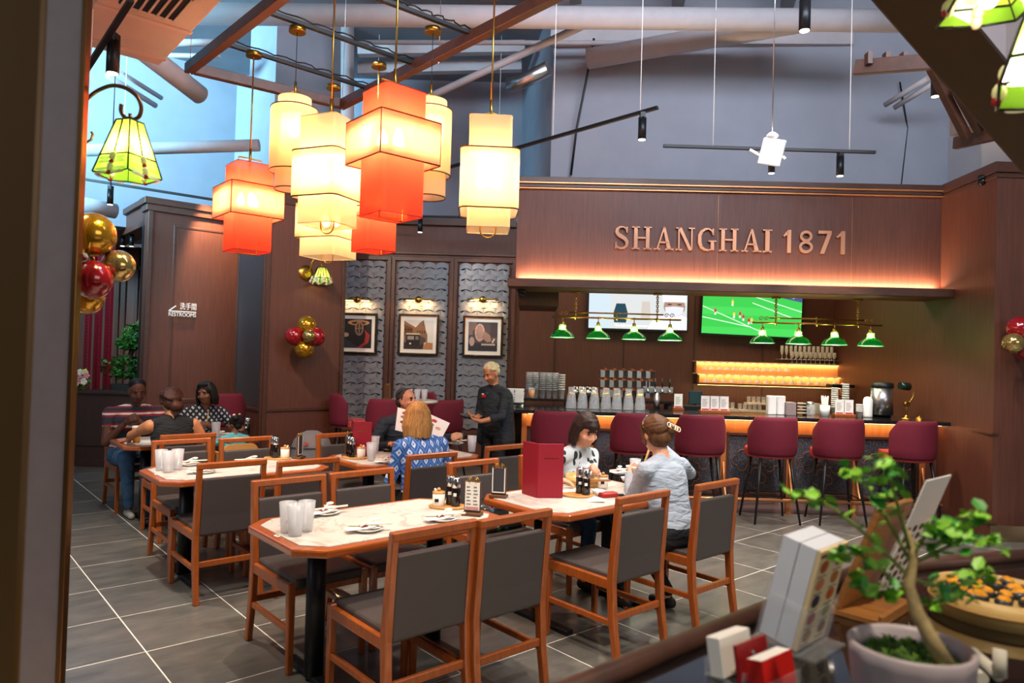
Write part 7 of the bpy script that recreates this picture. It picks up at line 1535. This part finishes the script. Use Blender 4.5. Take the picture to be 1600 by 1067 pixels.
    for k, sx in (('L', -1), ('R', 1)):
        sh_ = S + Vector((sx * shoulder * s, 0, -0.01 * s)); hd = (hands or {}).get(k)
        if hd: tw = Mi @ Vector(hd[0]); dd = R3 @ Vector(hd[1]).normalized(); nn = R3 @ Vector(hd[2]); curl = hd[3]; tw = tw - dd * 0.08 * s
        else: tw = sh_ + Vector((sx * 0.03, 0.20, -0.36)) * s; dd = Vector((0, 1, -0.3)); nn = Vector((0, 0, -1)); curl = 0.5
        pole = Vector((sx * 0.7, -0.5, -0.9)) if not hd or len(hd) < 5 else R3 @ Vector(hd[4])
        el, wp = ik(sh_, tw, 0.285 * s, 0.25 * s, pole); u_, f_ = sleeve; gg = 1 + 0.6 * (g - 1)
        B.cap(shcap, sh_, sh_.lerp(el, 0.35), 0.058 * s * gg, 0.052 * s * gg)
        B.cap(u_, sh_.lerp(el, 0.3), el, 0.050 * s * gg if u_ == 'top' else 0.043 * s * gg, 0.044 * s * gg if u_ == 'top' else 0.038 * s * gg)
        if f_ == 'half': B.cap('top', el, el.lerp(wp, 0.4), 0.046 * s * gg, 0.05 * s * gg); B.cap('skin', el, wp, 0.037 * s, 0.026 * s)
        elif f_ == 'top': B.cap('top', el, wp, 0.043 * s * gg, 0.034 * s * gg); B.cap('skin', wp, wp + dd * 0.01, 0.026 * s)
        else: B.cap('skin', el, wp, 0.039 * s * gg, 0.026 * s)
        if u_ == 'short': pass
        hand(B, 'skin', wp, dd, nn, curl, s, 1 if sx < 0 else -1); wr[k] = wp + dd * 0.09 * s
    # legs
    for sx in (-1, 1):
        hpj = P + Vector((sx * 0.09 * s * g, 0.0, -0.02))
        if legs == 'sit':
            kn = Vector(((knees or {}).get(sx) or (sx * 0.11 * s, 0.42 * s, hip - 0.06))); ft = Vector(((feet or {}).get(sx) or (kn.x, kn.y - 0.03, 0.085)))
        else: kn = P + Vector((sx * 0.095, 0.03, -0.44 * s)); ft = Vector((sx * 0.11, -0.01, 0.085))
        lm_ = 'pants'
        B.cap(lm_, hpj, kn, 0.088 * s * g, 0.06 * s * g); B.cap(lm_, kn, ft + Vector((0, 0, 0.03)), 0.058 * s * g, 0.043 * s)
        B.cap('skin', ft + Vector((0, 0, 0.04)), ft, 0.032 * s); B.cap('shoe', ft + Vector((0, -0.03, -0.045)), ft + Vector((0, 0.12 * s, -0.055)), 0.038 * s, 0.03 * s)
    labs = []
    for q in B.seg:
        if q[0] not in labs: labs.append(q[0])
    me = remeshed(B.mb, 'person', voxel * (0.85 if s < 0.8 else 1), 3, 0.5)
    for l_ in labs: me.materials.append(mats.get(l_) or mats['skin'])
    B.label(me, labs)
    o = bpy.data.objects.new('person', me); COL.objects.link(o); o.matrix_world = M; tag(o, label, 'person')
    if hair:
        H = Body(); hair(H, hp, Rh, s, Hc); hm = remeshed(H.mb, 'hair', 0.0055, 1, 0.5); hm.materials.append(mats['hair']); h = link('hair', hm, o)
    o['_'] = 0; del o['_']
    return o, hp, wr, M, Rh
def curtain(H, hp, s, n, amax, ztop, zbot, flare, rad, seed, skew=0.0):
    rd = random.Random(seed)
    for i in range(n):
        a = R(-amax + 2 * amax * i / (n - 1) + rd.uniform(-2, 2)); x, y = 0.086 * math.sin(a), -0.016 - 0.088 * math.cos(a); j = rd.uniform(0.97, 1.05); zb = zbot + rd.uniform(-0.012, 0.012) + skew * abs(a)
        H.cap('h', hp(x * 0.62, -0.02 + (y + 0.02) * 0.62, ztop + 0.062), hp(x * j, y * j, ztop), rad * s, rad * s); H.cap('h', hp(x * j, y * j, ztop), hp(x * flare * j, -0.01 + (y + 0.01) * (0.5 + flare / 2) * j, zb * 0.5), rad * s, rad * s); H.cap('h', hp(x * flare * j, -0.01 + (y + 0.01) * (0.5 + flare / 2) * j, zb * 0.5), hp(x * (flare - 0.06), -0.01 + (y + 0.01) * (flare - 0.08), zb), rad * s, rad * 0.7 * s)
def sweep(H, hp, s, target, n, rad, seed, arc0=-125, arc1=125, low=-0.06):
    rd = random.Random(seed); tg = Vector(target).normalized()
    for i in range(n):
        a = R(arc0 + (arc1 - arc0) * i / (n - 1)); d0 = Vector((math.sin(a), math.cos(a), 0.9 * math.cos(a * 0.62) + low)).normalized(); j = rd.uniform(0.985, 1.04); prev = None
        for k in range(7):
            d = d0.lerp(tg, k / 6).normalized(); q = hp(d.x * 0.091 * j, -0.02 + d.y * 0.102 * j, 0.025 + d.z * 0.098 * j)
            if prev is not None: H.cap('h', prev, q, rad * s, rad * s)
            prev = q
EYE = mat('eye_dark', '2a1c16', 0.3); 
def base_mats(skin, hair_, top, pants, shoe, lip, brow='2a1a12', collar=None): return {'skin': skin, 'hair': hair_, 'top': top, 'pants': pants, 'shoe': shoe, 'lip': lip, 'eye': EYE, 'brow': mat('brow_' + brow, brow, 0.8), 'collar': collar or top}
SK1 = skinm('skin_fair', 'd29a7c'); SK2 = skinm('skin_tan', 'b4764e'); SK3 = skinm('skin_deep', '5a3424'); SK4 = skinm('skin_warm', 'a86a48'); SK5 = skinm('skin_brown', '6e442e')
BLK = fab('black_cloth', '121316'); DEN = fab('denim', '2a4664', noise=0.2, nscale=14); DENL = fab('light_denim', '3f5f80', noise=0.3, nscale=9)
LIPR = mat('lip_rose', 'a05048', 0.5); LIPD = mat('lip_dark', '6a3830', 0.5); SHOE = mat('shoe_dark', '1c1a1a', 0.5); SHOEW = mat('shoe_pale', '9a948c', 0.6)
X3 = lambda v: Vector(v)
def W(px, py, Y): return at(px, py, Y)
# ---- 1 woman with bob and leaf cardigan (faces us)
def bob(H, hp, Rh, s, Hc):
    H.ell('h', hp(0, -0.026, 0.045), (0.090 * s, 0.098 * s, 0.088 * s), Rh)
    curtain(H, hp, s, 34, 112, 0.04, -0.115, 1.14, 0.015, 1)
    for k in range(13): x = -0.066 + 0.011 * k; H.cap('h', hp(x * 0.5, 0.052, 0.10), hp(x * 0.95, 0.088 - 0.30 * x * x / 0.02, 0.072), 0.012 * s, 0.011 * s); H.cap('h', hp(x * 0.95, 0.088 - 0.30 * x * x / 0.02, 0.072), hp(x * 1.08 + 0.008, 0.092 - 0.38 * x * x / 0.02, 0.030 + 0.02 * (x > 0.03)), 0.011 * s, 0.006 * s)
o, hp, wr, M, Rh = person('woman with dark bob in leaf-print cardigan eating dumplings, facing us', uv(3.82, 3.84), TA + PI, base_mats(SK1, hairm('hair_black', '1a1210', '38241c'), leafprint('leaf_cardigan', 'b9c2c6', '1c2226'), DEN, SHOE, LIPR, collar=fab('pale_grey_knit', 'b4bcc4')), hip=0.53, lean=0.40, yaw=-0.22, nod=0.40, female=True, hair=bob, shoulder=0.175,
    hands={'L': (W(930, 731, 4.86), (0.3, -0.6, 0.35), (-0.6, -0.4, -0.5), 0.9), 'R': (W(880, 750, 4.82), (0.9, -0.1, 0.05), (0, 0, -1), 0.4)}, sleeve=('top', 'top'), facefx=lambda B, hp, Rh: B.ell('collar', Vector((0, 0.22, 0.80)), (0.06, 0.05, 0.12)))
t = thing('spoon', 'white spoon in the hand of the woman with dark bob', 'spoon', W(927, 735, 4.82)); MB().tube([(0.02, 0.03, 0.045), (-0.01, -0.02, 0.0), (-0.035, -0.05, -0.035)], 0.005, 8).build('handle', PORC, t); MB().ell((-0.045, -0.06, -0.045), (0.02, 0.024, 0.01), 12, 8).build('bowl', PORC, t)
# ---- 2 woman in white top with hair clip (seen from behind)
def updo(H, hp, Rh, s, Hc):
    H.ell('h', hp(0, -0.025, 0.035), (0.090 * s, 0.100 * s, 0.094 * s), Rh); H.ell('h', hp(0, -0.05, -0.03), (0.080 * s, 0.070 * s, 0.068 * s), Rh); H.ell('h', hp(0.045, -0.105, 0.02), (0.045 * s, 0.035 * s, 0.05 * s), Rh)
    sweep(H, hp, s, (0.45, -0.85, 0.12), 44, 0.011, 3, -150, 150, -0.25)
    for sx in (-1, 1): H.cap('h', hp(sx * 0.078, 0.03, 0.05), hp(sx * 0.084, 0.01, -0.06), 0.018 * s, 0.012 * s)
o, hp, wr, M, Rh = person('woman in pale blue-white top with hair clip, seen from behind, holding chopsticks', uv(2.74, 3.80), TA, base_mats(SK1, hairm('hair_brown', '3c2414', '6a4424'), fab('pale_knit', 'a2acb8', noise=0.05, nscale=30), BLK, SHOE, LIPR), hip=0.535, lean=0.20, yaw=-0.25, nod=0.28, female=True, hair=updo, girth=1.10, shoulder=0.19, collar=False,
    hands={'R': (W(1024, 688, 5.12), (-0.5, 0.25, 0.5), (-0.5, -0.3, -0.5), 0.9, (1, -0.2, -0.9)), 'L': (W(985, 736, 4.98), (0.1, 0.4, 0.15), (0.7, 0.1, 0.3), 0.5)}, sleeve=('top', 'top'), feet={-1: (-0.11, 0.30, 0.085), 1: (0.12, 0.12, 0.085)})
clipc = mat('hair_clip', 'e2cfae', 0.3); h = bpy.data.objects.new('hair_clip', None)
mb = MB(); 
for k in range(5): mb.tube([hp(0.02 + 0.018 * k + 0.014 * math.cos(a), -0.135, 0.04 - 0.008 * k + 0.016 * math.sin(a)) for a in [2 * PI * i / 10 for i in range(10)]], 0.004, 6, True)
mb.build('hair_clip', clipc, o); MB().tube([hp(0.098 * math.sin(a), -0.02 + 0.03 * math.cos(a), 0.035 + 0.098 * math.cos(a)) for a in [R(-85 + 170 * i / 16) for i in range(17)]], 0.004, 6).build('glasses_on_hair', CHROME, o)
c0 = W(1021, 690, 5.10); c1_ = W(1001, 737, 5.02); t = thing('chopsticks', 'pair of wooden chopsticks holding noodles, in front of the woman in white', 'chopsticks', c0)
for k in range(2): MB().cyl(Vector((0.012 * k, 0, 0.05)), c1_ - c0 + Vector((0.005 * k, 0, 0)), 0.004, 0.003, 8).build('stick', BAMBOO, t)
NOO = mat('noodles', 'd8a83c', 0.5); 
for k in range(6): MB().tube([c1_ - c0 + Vector((-0.012 + 0.005 * k, 0.004 * (k % 3), 0.035)), c1_ - c0 + Vector((-0.018 + 0.007 * k, 0, 0.0)), c1_ - c0 + Vector((-0.012 + 0.005 * k, 0, -0.045))], 0.0045, 6).build('noodle', NOO, t)
one('soup_bowl', MB().lathe([(0, 0), (0.028, 0), (0.055, 0.035), (0.058, 0.045), (0.054, 0.045), (0.027, 0.006), (0, 0.006)], n=24), PORC, W(990, 738, 5.02), 'white bowl held up by the woman in white', 'bowl')
# ---- 3 blonde woman in blue patterned blouse (seen from behind)
def long_bob(H, hp, Rh, s, Hc):
    H.ell('h', hp(0, -0.022, 0.04), (0.092 * s, 0.104 * s, 0.094 * s), Rh)
    curtain(H, hp, s, 48, 125, 0.045, -0.165, 1.24, 0.015, 2, 0.012)
person('blonde woman in blue and white patterned blouse seen from behind', uv(4.66, 3.17), TA, base_mats(SK1, hairm('hair_blonde', '8a5a26', 'd2a060'), diamonds('blue_blouse', '5f8fd0', 'dfe8f4', '2a5aa8'), BLK, SHOE, LIPR), hip=0.505, lean=0.13, yaw=-0.5, nod=0.15, female=True, hair=long_bob, girth=1.15, shoulder=0.19, collar=False,
    hands={'L': (uv(4.98, 3.08, 0.80), UE, (0, 0, -1), 0.4), 'R': (uv(5.0, 3.34, 0.80), UE, (0, 0, -1), 0.4)})
# ---- 4 man in dark suit
def short_hair(H, hp, Rh, s, Hc):
    H.ell('h', hp(0, -0.03, 0.05), (0.081 * s, 0.088 * s, 0.080 * s), Rh); H.ell('h', hp(0, -0.06, -0.005), (0.074 * s, 0.055 * s, 0.065 * s), Rh)
    for sx in (-1, 1): H.cap('h', hp(sx * 0.075, 0.005, 0.04), hp(sx * 0.076, 0.0, 0.0), 0.012 * s, 0.007 * s)
SUIT = fab('dark_suit', '1f2630', noise=0.08, nscale=160)
o, hp, wr, M, Rh = person('man in dark suit looking up to his left, with glasses on his head', uv(5.88, 3.70), TA + PI, base_mats(skinm('skin_olive', 'c08462'), hairm('hair_greying', '1c1816', '4a4440'), SUIT, SUIT, SHOE, LIPR, collar=SUIT), hip=0.56, lean=0.10, yaw=0.30, nod=-0.10, hair=short_hair, girth=1.16, shoulder=0.205,
    hands={'R': (W(618, 692, 6.35), (0.75, -0.35, 0.25), (0.2, -0.3, -0.9), 0.35), 'L': (uv(5.50, 4.12, 0.86), (-0.3, -0.8, 0.1), (-0.6, 0, -0.4), 0.7)})
MB().tube([hp(sx * 0.083, y, z) for sx, y, z in ((-1, -0.04, 0.07), (-1, 0.02, 0.10), (-0.6, 0.065, 0.115), (0.6, 0.065, 0.115), (1, 0.02, 0.10), (1, -0.04, 0.07))], 0.004, 6).build('eyeglasses', BLACKP, o)
for nm, px, py, Y, rz_, tl, lb in (('paper_menu', 636, 660, 6.15, R(25), R(25), 'white paper menu held up beside the blonde woman\'s head'), ('paper_menu', 677, 672, 6.1, R(-10), R(35), 'white paper menu right of the blonde woman\'s head')):
    p = W(px, py, Y); t = thing(nm, lb, 'menu', p, rz_, 'held paper menus'); h_ = MB().b2((-0.10, -0.002, -0.10), (0.10, 0.002, 0.12)).build('sheet', PAPER, t); h_.rotation_euler = (R(-30), tl * 0.6, 0)
    for k, (x, z, c_) in enumerate(((-0.03, 0.08, 'a8381c'), (-0.04, 0.04, '8a7a5a'), (-0.04, -0.01, '9a2818'), (0.03, 0.03, 'c09a70'))): m = MB(); m.add([(x + 0.026 * math.cos(a), -0.003, z + 0.014 * math.sin(a)) for a in [2 * PI * i / 12 for i in range(12)]], [tuple(range(12))]); m.build('dish_picture', mat('dish_' + c_, c_, 0.6), h_, fix=False)
# ---- 5 server standing with tablet
def curls(H, hp, Rh, s, Hc):
    rd = random.Random(4)
    for k in range(150):
        a = rd.uniform(0, 6.28); e = rd.uniform(0.15, 1.55); x, y, z = math.cos(a) * math.cos(e), math.sin(a) * math.cos(e), math.sin(e)
        if y > 0.55 and z < 0.62: continue
        H.ell('h', hp(0.082 * x, -0.015 + 0.094 * y, 0.03 + 0.092 * z), (0.017 * s,) * 3)
    H.ell('h', hp(0, -0.02, 0.045), (0.078 * s, 0.09 * s, 0.084 * s), Rh); H.ell('h', hp(0, -0.055, 0.01), (0.076 * s, 0.06 * s, 0.06 * s), Rh)
sp = W(774, 640, 7.75); CHAR = fab('charcoal_shirt', '23282b', noise=0.08, nscale=70)
def srv(B, hp, Rh):
    for sx in (-1, 1):   # open overshirt hanging past the hip
        B.cap('coat', Vector((sx * 0.14, -0.02, 1.20)), Vector((sx * 0.17, -0.01, 0.72)), 0.075, 0.085)
    B.cap('coat', Vector((-0.1, -0.08, 1.15)), Vector((-0.12, -0.09, 0.72)), 0.07, 0.08); B.cap('coat', Vector((0.1, -0.08, 1.15)), Vector((0.12, -0.09, 0.72)), 0.07, 0.08)
mm = base_mats(skinm('skin_caramel', 'b87850'), hairm('hair_bleached', 'b09a62', 'e6d8ae', (60, 60, 60)), CHAR, BLK, SHOE, LIPR, collar=BLK); mm['coat'] = CHAR
o, hp, wr, M, Rh = person('server with short bleached curls in dark overshirt standing and typing on a handheld', (sp.x, sp.y), R(138), mm, hip=0.85, lean=0.06, yaw=-0.1, nod=0.42, hair=curls, legs='stand', shoulder=0.185, s=0.95, girth=1.0, facefx=srv,
    hands={'L': (W(740, 655, 7.42), (-0.8, -0.2, 0.25), (0.3, 0, 0.9), 0.5), 'R': (W(737, 650, 7.62), (-0.8, -0.2, 0.2), (0.2, -0.3, 0.8), 0.6)}, sleeve=('top', 'half'), collar=True)
t = thing('handheld_terminal', 'dark handheld ordering terminal in the hands of the server', 'handheld', W(731, 651, 7.48), R(10)); h_ = MB().b2((-0.085, -0.045, -0.009), (0.085, 0.045, 0.009)).build('case', BLACKP, t, bevel=0.005); MB().b2((-0.07, -0.038, 0.009), (0.05, 0.038, 0.010)).build('screen', mat('dark_screen', '2a2c30', 0.1), h_); h_.rotation_euler = (R(10), R(14), 0)
nt_ = M.inverted() @ W(756, 621, 7.55)
Mi_ = M.inverted(); b = MB().b2((-0.035, -0.004, -0.014), (0.035, 0.004, 0.014)).build('name_tag', CRED, o, (0.07, 0.118, 1.20)); b.rotation_euler = (0, 0, R(-15)); MB().b2((0.0, -0.003, 0.016), (0.03, 0.005, 0.028)).build('name_tag_card', PAPER, o, (0.07, 0.118, 1.20))
st_ = [(0.016 * (1 if k % 2 == 0 else 0.45) * math.sin(PI * k / 5), 0.016 * (1 if k % 2 == 0 else 0.45) * math.cos(PI * k / 5)) for k in range(10)]; mb = MB(); mb.add([(x, 0, z) for x, z in st_] + [(x, 0.004, z) for x, z in st_], [tuple(range(10)), tuple(range(19, 9, -1))] + [(i, 10 + i, 10 + (i + 1) % 10, (i + 1) % 10) for i in range(10)]); mb.build('star_pendant', CHROME, o, (0.0, 0.128, 1.235))
# ---- 6 man in striped polo
POLO = stripes('striped_polo', '252c38', [(0.60, 0.625, '8c1c2c'), (0.625, 0.645, 'd8d0cc'), (0.645, 0.665, '8c1c2c'), (0.80, 0.82, '8c1c2c'), (0.82, 0.845, 'd8d0cc'), (0.845, 0.865, '8c1c2c'), (0.93, 0.95, '8c1c2c'), (0.95, 0.97, 'd8d0cc'), (0.97, 0.985, '8c1c2c'), (1.02, 1.035, '8c1c2c'), (1.035, 1.05, 'd8d0cc')], (0.5, 1.2))
def crop(H, hp, Rh, s, Hc):
    H.ell('h', hp(0, -0.026, 0.055), (0.079 * s, 0.089 * s, 0.074 * s), Rh); H.ell('h', hp(0, -0.055, 0.0), (0.073 * s, 0.058 * s, 0.06 * s), Rh)
person('smiling man in striped polo shirt and jeans facing us at the family table', uv(8.02, 1.83), TA + PI, base_mats(SK3, hairm('hair_coal', '080707', '141110'), POLO, DENL, SHOEW, mat('smile', 'b89a90', 0.4), '120c0a', fab('navy_collar', '2a3444')), hip=0.55, lean=0.20, yaw=-0.05, nod=0.28, hair=crop, girth=1.25, shoulder=0.22, s=1.02,
    hands={'R': (W(203, 655, 6.95), (0.7, -0.3, 0.5), (-0.3, 0.6, -0.3), 0.8), 'L': (W(211, 655, 6.98), (-0.7, -0.3, 0.5), (0.3, 0.6, -0.3), 0.8)}, sleeve=('skin', 'skin'), knees={1: (0.13, 0.42, 0.54), -1: (-0.13, 0.45, 0.54)}, feet={1: (0.12, 0.52, 0.085), -1: (-0.12, 0.40, 0.085)})
# ---- 7 woman in black sleeveless top (seen from behind)
def lowbun(H, hp, Rh, s, Hc):
    sweep(H, hp, s, (0.1, -0.9, -0.35), 40, 0.010, 6, -140, 140, -0.1)
    H.ell('h', hp(0, -0.022, 0.03), (0.086 * s, 0.099 * s, 0.095 * s), Rh); H.ell('h', hp(0, -0.06, -0.03), (0.078 * s, 0.055 * s, 0.06 * s), Rh); H.ell('h', hp(0.02, -0.115, -0.06), (0.06 * s, 0.045 * s, 0.05 * s), Rh); H.cap('h', hp(0.02, -0.12, -0.08), hp(0.0, -0.12, -0.15), 0.022 * s, 0.008 * s)
    for sx in (-1, 1): H.cap('h', hp(sx * 0.074, 0.03, 0.05), hp(sx * 0.078, -0.03, -0.02), 0.018 * s)
person('woman in black sleeveless top with low bun seen from behind', uv(6.64, 1.86), TA, base_mats(SK2, hairm('hair_auburn', '24120c', '4a261a'), BLK, DEN, SHOE, LIPR), hip=0.54, lean=0.22, yaw=0.0, nod=0.15, female=True, hair=lowbun, shoulder=0.18, girth=1.04, collar=False, shcap='skin',
    hands={'L': (W(192, 688, 6.55), (-0.7, 0.3, -0.1), (0, 0, -1), 0.5, (-0.6, -0.9, -0.1)), 'R': (uv(7.0, 2.08, 0.8), UE, (0, 0, -1), 0.4)}, sleeve=('skin', 'skin'))
# ---- 8 woman in checked shirt
def darkbob(H, hp, Rh, s, Hc):
    H.ell('h', hp(0, -0.024, 0.04), (0.094 * s, 0.102 * s, 0.092 * s), Rh)
    curtain(H, hp, s, 36, 120, 0.04, -0.115, 1.16, 0.017, 5)
    for k in range(5): H.cap('h', hp(-0.04 + 0.02 * k, 0.05, 0.10), hp(0.05 + 0.008 * k, 0.06 - 0.01 * k, 0.03), 0.016 * s, 0.010 * s)
person('woman in black and white checked shirt with dark bob at the family table', uv(8.0, 2.50), TA + PI, base_mats(SK5, hairm('hair_coal2', '080707', '161210'), diamonds('checked_shirt', '14161c', 'c8d0dc', '14161c', (34, 34, 30)), BLK, SHOE, LIPD, '120c0a'), hip=0.53, lean=0.16, yaw=-0.80, nod=0.12, roll=0.10, female=True, hair=darkbob, shoulder=0.19, girth=1.1,
    hands={'R': (W(322, 662, 7.35), (-0.4, -0.4, 0.3), (-0.5, 0, -0.5), 0.8), 'L': (uv(7.55, 2.75, 0.82), -UE, (0, 0, -1), 0.5)})
t = thing('chopsticks', 'pale chopstick in the hand of the woman in the checked shirt', 'chopsticks', W(325, 655, 7.3)); MB().cyl((0, 0, 0.07), (-0.01, 0, -0.05), 0.005, 0.004, 8).build('stick', BAMBOO, t)
# ---- 9 toddler
def puffs(H, hp, Rh, s, Hc):
    H.ell('h', hp(0, -0.026, 0.045), (0.092 * s, 0.104 * s, 0.094 * s), Rh); H.ell('h', hp(0, -0.07, -0.02), (0.075 * s, 0.05 * s, 0.06 * s), Rh)
    for sx in (-1, 1): H.ell('h', hp(sx * 0.07, -0.06, 0.10), (0.05 * s,) * 3)
o, hp, wr, M, Rh = person('toddler in teal shirt with hair puffs in a wooden high chair', uv(6.72, 2.42), TA, base_mats(SK5, hairm('hair_coal3', '0c0a0a', '1c1614'), fab('teal_shirt', '4a9aa4'), DEN, SHOE, LIPD, '120c0a'), hip=0.535, lean=0.08, yaw=0.75, nod=0.05, s=0.62, hair=puffs, shoulder=0.17, collar=False, neck_fwd=0.0, sleeve=('skin', 'skin'), hands={'L': (uv(6.98, 2.28, 0.80), UE, (0, 0, -1), 0.4), 'R': (uv(6.98, 2.5, 0.80), UE, (0, 0, -1), 0.4)}, knees={1: (0.07, 0.22, 0.60), -1: (-0.07, 0.22, 0.60)}, feet={1: (0.07, 0.24, 0.36), -1: (-0.07, 0.24, 0.36)})
for k, c_ in enumerate(('e8c0d0', 'e8e0d0', 'd8d060')): MB().ell(hp((-0.05, 0.0, 0.08)[k], (-0.03, 0.0, -0.05)[k], 0.14), 0.014, 8, 6).build('hair_bead', mat('bead_' + c_, c_, 0.4), o)
